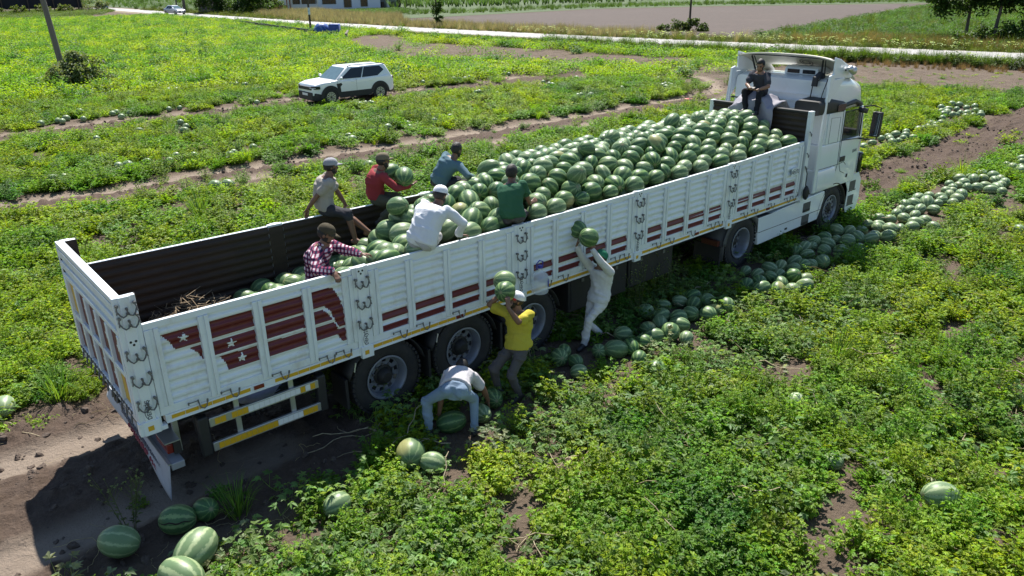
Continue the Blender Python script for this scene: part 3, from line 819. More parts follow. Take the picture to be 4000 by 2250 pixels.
# cab body as ring sections along x (rounded box), hollow not needed except at the windows
def ring(x, y0, y1, z0, z1, rad, n=5):
    pts = []
    for cx, cz, a0 in ((y1-rad, z0+rad, -90), (y1-rad, z1-rad, 0), (y0+rad, z1-rad, 90), (y0+rad, z0+rad, 180)):
        for k in range(n): a = R(a0+90*k/(n-1)); pts.append(Vector((x, cx+rad*math.cos(a), cz+rad*math.sin(a))))
    return pts
# lower cab (below window line)
m = M(); m.loft([ring(14.15, .03, 2.47, 1.03, 2.05, .03), ring(15.9, .03, 2.47, 1.03, 2.05, .03), ring(16.12, .08, 2.42, 1.03, 2.05, .08), ring(16.2, .2, 2.3, 1.03, 2.04, .1)])
cab = m.obj('cab_body', WHITE2, TC, smooth=True, sharp=45)
# upper: rear wall, roof
m = M(); m.loft([ring(14.28, .06, 2.44, 2.66, 3.34, .12), ring(14.5, .05, 2.45, 2.66, 3.40, .16), ring(15.2, .06, 2.44, 2.66, 3.38, .2), ring(15.75, .10, 2.40, 2.66, 3.22, .2), ring(16.0, .18, 2.32, 2.66, 2.95, .12), ring(16.06, .25, 2.25, 2.66, 2.78, .05)])
m.obj('cab_roof', WHITE2, cab, smooth=True, sharp=50)
M().box(14.28, .05, 2.051, 14.34, 2.45, 2.70).obj('rear_wall', WHITE2, cab, bevel=.01)
for y0, y1 in ((.03, .09), (2.41, 2.47)):
    M().prism([(14.341, 2.051), (15.05, 2.051), (15.04, 2.70), (14.341, 2.70)], lambda a, b, t: (a, t, b), y0, y1).obj('sleeper_side', WHITE2, cab, bevel=.008)
    M().prism([(15.90, 2.051), (16.08, 2.051), (15.96, 2.70), (15.84, 2.70)], lambda a, b, t: (a, t, b), y0+(.03 if y0 < 1 else -.03), y1+(.03 if y0 < 1 else -.03)).obj('windscreen_pillar', WHITE2, cab, bevel=.01)
for k in range(7): M().box(14.262, .35, 2.20+k*.14, 14.279, 2.15, 2.215+k*.14).obj('back_wall_bead', WHITE2, cab)
for y in (.06, 2.44): M().prism([(15.052, 2.052), (15.90, 2.052), (15.85, 2.66), (15.045, 2.66)], lambda a, b, t: (a, t, b), y-.004, y+.004).obj('side_window', GLASS, cab)
m = M(); m.prism([(16.10, 2.06), (16.13, 2.06), (16.01, 2.68), (15.98, 2.68)], lambda a, b, t: (a, t, b), .16, 2.34); m.obj('windscreen', GLASS, cab)
# window frame and door shut lines
def line3(pts, r=.006, name='shut_line', mat=BLACKP, par=cab): return M().tube(pts, r, 5).obj(name, mat, par)
for y in (.028,):
    line3([(15.04, y, 2.66), (15.05, y, 2.10), (15.07, y, 1.6), (15.20, y, 1.36), (15.42, y, 1.28)])
    line3([(14.15, y, 1.545), (14.6, y, 1.54), (15.07, y, 1.54), (15.3, y, 1.56), (15.42, y, 1.48)])
    line3([(14.95, y, 2.70), (15.02, y, 1.55), (14.88, y, 1.04)])
    line3([(15.055, y, 2.06), (15.95, y, 2.0)], .012, 'window_frame'); line3([(15.05, y, 2.06), (15.04, y, 2.66)], .012, 'window_frame'); line3([(15.04, y, 2.665), (15.85, y, 2.67), (15.93, y+.02, 2.02)], .014, 'window_frame')
    line3([(14.45, y, 2.6), (14.85, y, 2.58), (14.86, y, 2.05), (14.45, y, 2.07), (14.45, y, 2.6)], .004, 'panel_bead', GREYP)
M().box(15.10, .015, 1.575, 15.33, .031, 1.69).obj('door_handle', BLACKP, cab, bevel=.012)
text_obj('lettering', '1844', .11, GREYP, (15.75, .028, 1.74), (1, 0, .04), (0, 0, 1), cab)
M().box(15.52, .02, 1.17, 15.58, .03, 1.25).obj('side_marker', BLACKP, cab)
# lower sleeper panel bulge
m = M(); m.loft([[Vector((x, y, z)) for y, z in ((.45, 1.04), (.01, 1.05), (-.02, 1.12), (-.02, 1.42), (.01, 1.52), (.45, 1.53))] for x in (14.12, 14.9)]); m.obj('lower_panel', WHITE2, cab, bevel=.02)
# front panel, bumper, headlamp, steps
m = M(); m.loft([ring(16.05, .12, 2.38, .55, 2.0, .05), ring(16.28, .2, 2.3, .55, 1.9, .1), ring(16.34, .4, 2.1, .6, 1.8, .1)]); m.obj('front_panel', WHITE2, cab, smooth=True, sharp=40)
m = M(); m.prism([(15.62, 1.03), (15.76, .84), (15.76, .40), (15.80, .30), (16.30, .30), (16.40, .55), (16.36, 1.0), (16.2, 1.18), (15.9, 1.16)], lambda a, b, t: (a, t, b), .04, .055); m.obj('bumper_corner', WHITE2, cab)
m = M(); m.loft([ring(16.05, .056, 2.44, .30, 1.10, .05), ring(16.33, .16, 2.34, .30, 1.08, .08), ring(16.42, .4, 2.1, .34, 1.0, .1)]); m.obj('bumper', WHITE2, cab, smooth=True, sharp=40)
for y in (.05, 2.30): M().box(16.22, y+.02, 1.15, 16.36, y+.24, 1.62).obj('headlamp', DGLASS, cab, bevel=.03)
for z, x0 in ((.80, 15.80), (.46, 15.80)):
    M().box(x0, .036, z-.02, x0+.36, .07, z).obj('step_tread', BLACKP, cab); M().box(x0+.02, .0355, z+.005, x0+.30, .039, z+.22).obj('step_recess', GREYP, cab)
# wheel arch
P = [(15.03+.63*math.cos(R(a)), .52+.60*math.sin(R(a))) for a in range(0, 181, 12)]
m = M(); vs = [(px, y, pz) for px, pz in P for y in (.02, .50)]; m.add(vs, [(2*i, 2*i+1, 2*i+3, 2*i+2) for i in range(len(P)-1)])
ar = m.obj('wheel_arch', BLACKP, TC, smooth=True); q = ar.modifiers.new('Solidify', 'SOLIDIFY'); q.thickness = .02
# fairing strip behind the cab
for y0, y1 in ((.0, .05), (2.45, 2.5)):
    side([(14.0, 1.06), (14.13, 1.06), (14.15, 2.05), (14.12, 3.1), (14.30, 3.46), (14.22, 3.52), (14.08, 3.48), (14.04, 2.6)], y0, y1, 'side_fairing', WHITE2, TC, .012)
    side([(14.24, 3.40), (14.75, 3.40), (14.3, 3.05), (14.16, 2.9), (14.14, 3.2)], y0+.01, y1-.01, 'fairing_fillet', WHITE2, TC, .01)
    side([(13.98, 2.6), (14.14, 2.6), (14.14, 3.4), (14.3, 3.45), (14.1, 3.46)], y0+.06, y1-.005 if y0 > 1 else y1+.04, 'fairing_flange', WHITE2, TC, .01) if y0 > 1 else None
# wind deflector: open shell seen from behind, with inner side warm white
DEFL = pm('deflector_inner', (.62, .58, .50), .6, var=.1, scale=4, dirt=.3, dcol=(.3, .27, .22))
def shell(t, s):          # t 0..1 up/back, s 0..1 across
    y = .05+2.40*s; e = abs(s-.5)*2
    x = 15.35-1.0*t - .10*(e**3)
    z = 3.37+.42*math.sin(t*math.pi/2)-.06*e**4 + .02*(1-e*e)
    return (x, y, z)
m = M(); NT, NS = 10, 28
vs = [shell(j/(NT-1), i/(NS-1)) for j in range(NT) for i in range(NS)]
def hole(i, j): return False
m.add(vs, [(j*NS+i, j*NS+i+1, (j+1)*NS+i+1, (j+1)*NS+i) for j in range(NT-1) for i in range(NS-1) if not (j in (0, 1) and 8 <= i <= 22)])
df = m.obj('wind_deflector', DEFL, TC, smooth=True); q = df.modifiers.new('Solidify', 'SOLIDIFY'); q.thickness = .03; q.offset = 1
for s_, y0, y1 in ((0, .03, .07), (1, 2.43, 2.47)):
    side([(14.28, 3.41), (15.05, 3.37), (15.1, 3.45), (14.85, 3.64), (14.5, 3.78), (14.26, 3.83)], y0, y1, 'deflector_cheek', WHITE2, df, .012)
M().tube([(14.35-.1*abs(s-.5)**3*8*.1, .06+2.38*s, 3.785-.02*abs(s-.5)) for s in np.linspace(0, 1, 9)], .012, 6).obj('deflector_edge_trim', BLACKP, df)
for y, dy in ((2.2, -.1), (.42, .05)):
    M().tube([(14.45, y, 3.74), (14.55, y+dy, 3.36)], .022, 6).obj('deflector_strut', BLACKP, df)
    M().tube([(14.45, y-.06, 3.74), (14.5, y+dy-.10, 3.45)], .014, 6).obj('deflector_strut', BLACKP, df)
m = M(); m.lathe([(.0, 0), (.05, 0), (.09, .003), (.0, .003)], (0, 0, 0), (0, 0, 1), 12)
bd = M()
EMB = pm('deflector_emblem', (.22, .20, .18), .7)
em = M(); cx = 1.05
def on_shell(yc, tt): s = (yc-.05)/2.4; p = Vector(shell(tt, s)); return p+Vector((-.02, 0, -.028))
for a0, a1, r0, r1 in ((0, 360, .05, .075), (100, 260, .095, .115), (-80, 80, .095, .115)):
    n = 20; vs = []
    for k in range(n+1):
        a = R(a0+(a1-a0)*k/n)
        for r_ in (r0, r1): vs.append(on_shell(cx+r_*math.cos(a)*1.4, .45+r_*math.sin(a)*1.3))
    em.add(vs, [(2*k, 2*k+1, 2*k+3, 2*k+2) for k in range(n)])
em.obj('deflector_emblem', EMB, df, recalc=False)
# roof air conditioner
ac = M(); ac.prism([(14.62, 3.40), (15.25, 3.40), (15.2, 3.50), (14.95, 3.57), (14.70, 3.56), (14.63, 3.52)], lambda a, b, t: (a, t, b), .60, 1.42)
aco = ac.obj('roof_air_conditioner', WHITE2, TC, bevel=.02)
for y0 in (.66, 1.04):
    g = M().box(14.612, y0, 3.425, 14.622, y0+.30, 3.505).obj('vent_grille', DGLASS, aco)
    for k in range(10): M().box(14.606, y0+.012+k*.03, 3.427, 14.6115, y0+.018+k*.03, 3.503).obj('vent_bar', GREYP, g)
# air intake and cable
m = M(); m.loft([ring(13.86, .03, .62, 2.70, 2.98, .08), ring(14.3, -.01, .60, 2.70, 3.02, .1), ring(14.92, -.02, .20, 2.68, 2.90, .08)]); ai = m.obj('air_intake', BLACKP, TC, smooth=True, sharp=50)
M().box(14.55, -.035, 2.72, 14.90, -.018, 2.88).obj('intake_grille', DGLASS, ai, bevel=.02)
M().tube([(14.9, .06, 2.80), (15.5, .06, 2.84), (15.9, .12, 2.74), (16.06, .3, 2.68)], .05, 8).obj('cab_trim_band', BLACKP, TC, smooth=True)
M().tube([(14.45, .38, 3.42), (14.32, .38, 3.47), (14.2, .40, 3.40), (14.18, .40, 3.24)], .065, 10).obj('corrugated_hose', BLACKP, TC, smooth=True)
M().tube([(14.24, .30, 3.4), (14.2, .45, 3.25), (14.2, .48, 2.9), (14.22, .5, 2.6)], .012, 6).obj('coil_cable', BLACKP, TC)
M().tube([(14.24, .14, 3.4), (14.2, .2, 3.1), (14.22, .25, 2.8)], .01, 6).obj('coil_cable', BLACKP, TC)
M().tube([(14.1, 2.2, 2.6), (14.1, 2.2, 2.86), (14.1, 2.42, 2.86)], .02, 6).obj('hand_rail', BLACKP, TC)
# horns / roof lamps
for k, (dx, r_) in enumerate(((.0, .075), (.14, .09))):
    c = (14.75+dx, -.08, 3.58-k*.04)
    M().lathe([(0, -.10), (r_*.5, -.10), (r_, -.02), (r_, .0), (0, .01)], c, (1, -.2, 0), 14).obj('work_lamp', ALU, TC, smooth=True, sharp=40)
M().tube([(14.7, .05, 3.55), (14.9, -.08, 3.56)], .015, 6).obj('lamp_bracket', BLACKP, TC)
# mirror
M().tube([(15.85, .02, 2.70), (16.0, -.16, 2.72), (16.05, -.30, 2.68), (16.05, -.30, 2.0), (15.95, -.14, 1.98), (15.86, .04, 2.0)], .016, 6).obj('mirror_arm', BLACKP, TC, smooth=True)
mi = M().obox((15.98, -.28, 2.33), (.055, 0, 0), (0, .115, 0), (.012, 0, .27)).obj('wing_mirror', BLACKP, TC, bevel=.03)
M().obox((15.92, -.28, 2.33), (.006, 0, 0), (0, .095, 0), (.012, 0, .235)).obj('mirror_glass', pm('mirror_glass', (.6, .65, .7), .03, 1.0, var=.02), mi)
M().obox((15.60, -.10, 2.66), (.12, 0, -.03), (0, .07, 0), (.02, 0, .05)).obj('kerb_mirror', BLACKP, TC, bevel=.03)
# seats, dashboard and wheel seen through the glass
SEAT = pm('seat_cloth', (.05, .05, .055), .9)
for y in (.55, 1.95):
    s_ = M().box(15.1, y-.26, 1.95, 15.6, y+.26, 2.12).obj('cab_seat', SEAT, TC, bevel=.04)
    M().obox((15.1, y, 2.38), (.07, 0, .0), (0, .25, 0), (-.05, 0, .3)).obj('seat_back', SEAT, s_, bevel=.04)
M().box(15.78, .12, 1.9, 16.04, 2.38, 2.18).obj('dashboard', BLACKP, TC, bevel=.03)
M().lathe([(.2, -.012), (.224, 0), (.2, .012), (.19, 0)], (15.66, .6, 2.25), (-.5, 0, .8), 20, closed=True).obj('steering_wheel', BLACKP, TC, smooth=True)
# chassis, deck, fifth wheel, skirts
m = M()
for y in (.82, 1.68): m.box(10.6, y-.05, .62, 15.9, y+.05, .85)
m.obj('chassis_frame', CHASSIS, TC)
DECK = pm('deck_plate', (.075, .06, .055), .7, .2, var=.3, scale=8, dirt=.4, dcol=(.13, .10, .08), bump=.3, bscale=25)
for k in range(4): M().box(12.1+k*.55, .16, .87, 12.1+k*.55+.535, 2.34, .90).obj('deck_plate', DECK, TC)
M().lathe([(0, .0), (.45, .0), (.45, -.06), (0, -.06)], (11.6, 1.25, .99), (0, 0, 1), 20).obj('fifth_wheel', CHASSIS, TC)
for y0, y1 in ((.02, .16), (2.34, 2.48)):
    sk = M(); sk.prism([(12.02, .36), (14.42, .41), (14.52, .60), (14.64, .92), (14.60, 1.02), (11.96, .93), (11.98, .62)], lambda a, b, t: (a, t, b), y0, y1)
    so2 = sk.obj('side_skirt', WHITE2, TC, bevel=.012)
    if y0 < 1:
        M().box(11.99, -.002+.02-.006, .62, 14.5, .02-.001, .628).obj('skirt_groove', GREYP, so2)
        for z0 in (.70, .42):
            M().box(13.72, .012, z0, 14.02, .0195, z0+.20).obj('step_recess', GREYP, so2); M().box(13.74, -.0, z0+.0, 14.0, .0115, z0+.05).obj('step_tread', BLACKP, so2)
        M().box(13.05, .008, .46, 13.13, .0195, .50).obj('latch', BLACKP, so2)
        M().box(11.97, .021, .935, 14.6, .159, .945).obj('skirt_top_edge', GREYP, so2)
# drive wheels, mudguards
for y, far in ((.19, False), (.52, False), (2.31, True), (1.98, True)):
    wheel(TC, 11.43, y, .53, far, TYRE_D, RIMS_D, .4)
for y, far in ((.20, False), (2.30, True)): wheel(TC, 15.03, y, .53, far, TYRE_D, RIMS_F, .2)
M().tube([(11.43, .5, .53), (11.43, 2.0, .53)], .11, 10).obj('axle', CHASSIS, TC); M().tube([(15.03, .4, .53), (15.03, 2.1, .53)], .07, 10).obj('axle', CHASSIS, TC)
for y0, y1 in ((.03, .70), (1.80, 2.47)):
    P = [(11.43+.62*math.cos(R(a)), .55+.56*math.sin(R(a))) for a in range(8, 181, 8)] + [(10.80, .30)]
    m = M(); vs = [(px, y, pz) for px, pz in P for y in (y0, y1)]; m.add(vs, [(2*i, 2*i+1, 2*i+3, 2*i+2) for i in range(len(P)-1)])
    g = m.obj('mudguard', GREYP, TC, smooth=True); q = g.modifiers.new('Solidify', 'SOLIDIFY'); q.thickness = .018
    if y0 < 1:
        vs = [(11.43+r_*math.cos(R(a)), y0-.004, .55+(r_-.06)*math.sin(R(a))) for a in range(8, 181, 8) for r_ in (.555, .66)]
        m = M(); n_ = len(vs)//2; m.add(vs, [(2*i, 2*i+1, 2*i+3, 2*i+2) for i in range(n_-1)]); e = m.obj('mudguard_lip', GREYP, g, smooth=True, recalc=False); q = e.modifiers.new('Solidify', 'SOLIDIFY'); q.thickness = .02
    M().box(10.72, y0+.02, .22, 10.76, y1-.02, .60).obj('mud_flap', BLACKP, g)
    M().box(10.70, y0+.08, .60, 10.78, y1-.2, .70).obj('tail_lamp', pm('dull_lens', (.10, .03, .02), .4), g)
# tarpaulin lying over the headboard behind the cab
TARP = pm('grey_tarpaulin', (.26, .25, .29), .75, var=.15, scale=5, bump=.3, bscale=8)
m = M(); NU, NV = 34, 46; vs = []
for j in range(NV):
    for i in range(NU):
        u = i/(NU-1); v = j/(NV-1)
        y = .80+1.15*u
        # profile from the bed side over the rail and down behind
        prof = [(13.32, 2.28), (13.36, 2.60), (13.40, 2.86), (13.55, 2.93), (13.75, 2.98), (13.95, 2.96), (14.14, 2.86), (14.2, 2.55)]
        f = v*(len(prof)-1); k = min(int(f), len(prof)-2); t = f-k
        x = prof[k][0]*(1-t)+prof[k+1][0]*t; z = prof[k][1]*(1-t)+prof[k+1][1]*t
        bulge = (1-abs(2*u-1)**2.5)
        fold = .035*math.sin(u*22+v*3.0)+.03*math.sin(u*9-v*7)+.05*mnoise.noise(Vector((u*6, v*5, 2)))
        z += (.10*bulge*(1 if v > .3 else .3)+fold*.9 - (.08*(1-bulge)))
        x += fold*.7*(1-v) - .05*bulge*(1-v)
        y += .10*mnoise.noise(Vector((u*3, v*4, 9))) + (.1*(v-.5))
        vs.append((x, y, z))
m.add(vs, [(j*NU+i, j*NU+i+1, (j+1)*NU+i+1, (j+1)*NU+i) for j in range(NV-1) for i in range(NU-1)])
tp = settle(m.obj('tarpaulin', TARP, smooth=True), 1.35); q = tp.modifiers.new('Solidify', 'SOLIDIFY'); q.thickness = .012
tag(tp, 'crumpled grey tarpaulin draped over the headboard behind the cab', 'tarpaulin')
settle(TC)
# ------------------------------------------------------------------ plants
def leaf_mat(name, transl=.45, rough=.45, attr=True, col=(.08, .12, .02), spec=.18):
    m = bpy.data.materials.new(name); m.use_nodes = True; nt = m.node_tree; L = nt.links.new
    b = nt.nodes['Principled BSDF']; out = nt.nodes['Material Output']
    if attr:
        a = nd(nt, 'ShaderNodeAttribute', attribute_name='tint', attribute_type='INSTANCER'); base = a.outputs['Color']
    else:
        rg = nd(nt, 'ShaderNodeRGB'); rg.outputs[0].default_value = c4(col); base = rg.outputs[0]
    lv = nd(nt, 'ShaderNodeAttribute', attribute_name='lv')
    hs = nd(nt, 'ShaderNodeMix', data_type='RGBA', blend_type='MULTIPLY'); hs.inputs[0].default_value = 1.0
    L(base, hs.inputs[6]); L(lv.outputs['Color'], hs.inputs[7]); c = hs.outputs[2]
    L(c, b.inputs['Base Color']); b.inputs['Roughness'].default_value = rough; b.inputs['Specular IOR Level'].default_value = spec
    t = nd(nt, 'ShaderNodeBsdfTranslucent')
    h2 = nd(nt, 'ShaderNodeMix', data_type='RGBA', blend_type='MULTIPLY'); h2.inputs[0].default_value = 1.0
    L(c, h2.inputs[6]); h2.inputs[7].default_value = (1.75, 1.6, .65, 1); L(h2.outputs[2], t.inputs['Color'])
    mx = nd(nt, 'ShaderNodeMixShader'); mx.inputs[0].default_value = transl
    L(b.outputs[0], mx.inputs[1]); L(t.outputs[0], mx.inputs[2]); L(mx.outputs[0], out.inputs['Surface'])
    return m
LEAF = leaf_mat('leaf')
DRY = leaf_mat('dry_blade', .25, .7)

class Tuft:
    """collects leaf faces with a per-leaf value"""
    def __init__(s): s.v = []; s.f = []; s.c = []
    def leaf(s, p, d, up, l, w, col=(1,1,1), fold=.25, droop=.2, seg=1):
        p = Vector(p); d = Vector(d).normalized(); sd = d.cross(up)
        if sd.length < 1e-4: sd = d.cross(Vector((1, 0, 0)))
        sd.normalize(); n = sd.cross(d)
        k = len(s.v)
        mid = p+d*l*.5; tip = p+d*l-Vector((0, 0, droop*l))
        s.v += [p, mid+sd*w*.5+n*fold*w, tip, mid-sd*w*.5+n*fold*w]
        s.f += [(k, k+1, k+2), (k, k+2, k+3)]; s.c += [col, col]
    def blade(s, p, d, l, w, col=(1,1,1), bend=.6, n=3):
        p = Vector(p); d = Vector(d).normalized(); sd = d.cross(Vector((0, 0, 1)))
        if sd.length < 1e-3: sd = Vector((1, 0, 0))
        sd.normalize(); k = len(s.v); q = p.copy()
        hd = Vector((d.x, d.y, 0))
        for i in range(n+1):
            t = i/n; ww = w*(1-t**1.5)*.5+.0008
            s.v += [q+sd*ww, q-sd*ww]
            dd = (d*(1-t*bend)+hd*t*bend*.8+Vector((0, 0, -t*t*bend*.9))).normalized(); q = q+dd*l/n
        for i in range(n):
            s.f.append((k+2*i, k+2*i+1, k+2*i+3, k+2*i+2)); s.c.append(col)
    def stem(s, a, b, r, col=(.8,.8,.8)):
        a = Vector(a); b = Vector(b); u, w = perp(b-a); k = len(s.v)
        for q, rr in ((a, r), (b, r*.6)):
            s.v += [q+u*rr, q-u*rr*.5+w*rr*.87, q-u*rr*.5-w*rr*.87]
        for i in range(3): s.f.append((k+i, k+(i+1)%3, k+3+(i+1)%3, k+3+i)); s.c.append(col)
    def mesh(s, name, mat):
        me = bpy.data.meshes.new(name); me.from_pydata([tuple(v) for v in s.v], [], s.f)
        a = me.attributes.new('lv', 'FLOAT_COLOR', 'FACE')
        a.data.foreach_set('color', np.array([c4(c) for c in s.c], np.float32).ravel())
        me.materials.append(mat); me.shade_smooth(); me.update(); return me
def lvcol(rng, a=.6, b=1.3, warm=.14):
    v = rng.uniform(a, b); w = rng.uniform(-warm, warm)
    return (v*(1+w), v, v*(1-abs(w)*.5))
def weed(seed, stems=13, rad=.30, h=.30, leaf=.055, lw=.5, per=7, leaflets=3, low=False):
    """bushy melon-field weed: leaning stems with three-part leaves"""
    r = random.Random(seed); t = Tuft()
    for i in range(stems):
        a = r.random()*6.283; rr = rad*math.sqrt(r.random()); hh = h*r.uniform(.45, 1.1)*(1-.35*(rr/rad))
        base = Vector((math.cos(a)*rr*.3, math.sin(a)*rr*.3, 0)); top = Vector((math.cos(a)*rr, math.sin(a)*rr, hh))
        if low: top.z *= .5
        t.stem(base, top, .004, (.9, .95, .7))
        br = lvcol(r, .75, 1.2, .15)
        for k in range(per):
            f = .25+.75*(k+r.random())/per
            p = base.lerp(top, f); b = r.random()*6.283
            d = Vector((math.cos(b), math.sin(b), r.uniform(-.15, .55)))
            pet = leaf*r.uniform(.3, .9); q = p+d*pet
            up = Vector((r.uniform(-.4, .4), r.uniform(-.4, .4), 1))
            c = lvcol(r); c = tuple(x*y for x, y in zip(c, br))
            for j in range(leaflets):
                bb = b+(j-(leaflets-1)/2)*.75
                dd = Vector((math.cos(bb), math.sin(bb), d.z*.6+r.uniform(-.25, .15)))
                t.leaf(q, dd, up, leaf*r.uniform(.75, 1.2), leaf*lw*r.uniform(.8, 1.15), c, r.uniform(.05, .3), r.uniform(0, .35))
    return t
def vine(seed, arms=6, rad=.5, leaf=.072):
    """low melon vine: trailing stems with deeply lobed greyish leaves"""
    r = random.Random(seed); t = Tuft()
    for i in range(arms):
        a = r.random()*6.283; p = Vector((0, 0, .03)); n = 7
        for k in range(n):
            a += r.uniform(-.5, .5); q = p+Vector((math.cos(a), math.sin(a), 0))*rad/n; q.z = .02+r.random()*.05
            t.stem(p, q, .0045, (1.6, 1.4, 1.1)); p = q
            b = a+r.choice((-1, 1))*r.uniform(.6, 1.6); hh = r.uniform(.05, .16)
            c0 = p+Vector((math.cos(b), math.sin(b), 0))*.05+Vector((0, 0, hh)); t.stem(p, c0, .003, (1.2, 1.2, .9))
            up = Vector((r.uniform(-.6, .6), r.uniform(-.6, .6), 1)); c = lvcol(r, .6, 1.4, .15)
            for j in range(5):
                bb = b+(j-2)*.72
                l = leaf*(1.25 if j == 2 else 1 if j in (1, 3) else .7)*r.uniform(.8, 1.1)
                t.leaf(c0, Vector((math.cos(bb), math.sin(bb), r.uniform(-.35, .2))), up, l, l*.42, c, r.uniform(.0, .3), r.uniform(0, .3))
    return t
def grass(seed, n=46, h=.35, spread=.10, w=.009, bend=.7, lean=.5):
    r = random.Random(seed); t = Tuft()
    for i in range(n):
        a = r.random()*6.283; rr = spread*r.random()
        d = Vector((math.cos(a)*lean*r.uniform(.2, 1), math.sin(a)*lean*r.uniform(.2, 1), 1))
        t.blade((math.cos(a)*rr, math.sin(a)*rr, 0), d, h*r.uniform(.5, 1.15), w*r.uniform(.7, 1.3), lvcol(r, .6, 1.3, .2), bend*r.uniform(.4, 1.2))
    return t
def tallweed(seed, h=.8, heads=True, n=5, leafy=1.0):
    r = random.Random(seed); t = Tuft()
    for i in range(n):
        a = r.random()*6.283; p = Vector((math.cos(a)*.05, math.sin(a)*.05, 0)); d = Vector((math.cos(a)*.22, math.sin(a)*.22, 1))
        q = p+d*h*r.uniform(.65, 1.0); t.stem(p, q, .005, (.9, .9, .7))
        for k in range(int(10*leafy)):
            f = r.uniform(.1, .9); b = r.random()*6.283
            t.leaf(p.lerp(q, f), Vector((math.cos(b), math.sin(b), .4)), Vector((0, 0, 1)), .09*(1.2-f), .022, lvcol(r))
        for k in range(6):
            f = r.uniform(.55, .98); b = r.random()*6.283; e = p.lerp(q, f)+Vector((math.cos(b)*.09, math.sin(b)*.09, .12)); t.stem(p.lerp(q, f), e, .0028, (1, 1, .8))
            if heads:
                for j in range(3): t.leaf(e, Vector((r.uniform(-1, 1), r.uniform(-1, 1), .6)), Vector((0, 0, 1)), .03, .022, (1.6, 1.6, 1.5))
    return t
def umbel(seed, h=.6):
    r = random.Random(seed); t = Tuft()
    for i in range(4):
        a = r.random()*6.283; p = Vector((math.cos(a)*.06, math.sin(a)*.06, 0)); q = p+Vector((r.uniform(-.15, .15), r.uniform(-.15, .15), h*r.uniform(.7, 1.05))); t.stem(p, q, .005)
        for k in range(8):
            b = k*.785; t.leaf(q, Vector((math.cos(b), math.sin(b), .1)), Vector((0, 0, 1)), .055, .05, (7, 5.5, 14))
        for k in range(5):
            b = r.random()*6.283; t.leaf(p.lerp(q, r.uniform(.1, .6)), Vector((math.cos(b), math.sin(b), .5)), Vector((0, 0, 1)), .12, .02, lvcol(r))
    return t
def drystem(seed):
    """bleached trailing vine stems"""
    r = random.Random(seed); t = Tuft()
    for i in range(3):
        a = r.random()*6.283; p = Vector((0, 0, .05))
        for k in range(7):
            a += r.uniform(-.7, .7); q = p+Vector((math.cos(a), math.sin(a), 0))*.09; q.z = max(.015, p.z+r.uniform(-.04, .045)); t.stem(p, q, .006, (1, 1, 1)); p = q
    return t
def far_clump(seed, n=110, rad=.45, h=.36, leaf=.085):
    r = random.Random(seed); t = Tuft()
    for i in range(n):
        a = r.random()*6.283; rr = rad*math.sqrt(r.random()); z = h*r.random()**.7*(1-.4*rr/rad); b = r.random()*6.283
        p = Vector((math.cos(a)*rr, math.sin(a)*rr, z))
        t.leaf(p, Vector((math.cos(b), math.sin(b), r.uniform(-.3, .7))), Vector((r.uniform(-.5, .5), r.uniform(-.5, .5), 1)), leaf*r.uniform(.6, 1.2), leaf*.5, lvcol(r, .55, 1.3, .12), .2, .3)
    return t
PROTO = {}
def proto(name, tuft, mat=LEAF):
    o = bpy.data.objects.new('plant_shape_'+name, tuft.mesh('plant_shape_'+name, mat)); PROTO[name] = o; return o
for k in range(4): proto('weed%d' % k, weed(11+k, 19, .32, .30, .050, .48, 10))
for k in range(2): proto('bush%d' % k, weed(31+k, 18, .34, .44, .056, .58, 9))
for k in range(2): proto('fine%d' % k, weed(51+k, 17, .24, .50, .040, .30, 10))
for k in range(3): proto('vine%d' % k, vine(71+k))
for k in range(2): proto('grass%d' % k, grass(91+k))
proto('longgrass', grass(95, 60, .75, .16, .015, .8, .55)); proto('reed', grass(97, 70, 1.1, .3, .02, .6, .35))
proto('drygrass', grass(98, 60, .85, .3, .016, .5, .35), DRY)
proto('tall', tallweed(101), LEAF); proto('umbel', umbel(105)); proto('drystem', drystem(107), DRY); proto('drystem1', drystem(108), DRY)
for k in range(3): proto('far%d' % k, far_clump(121+k))
proto('corn', grass(131, 26, 2.0, .12, .07, .9, .35))

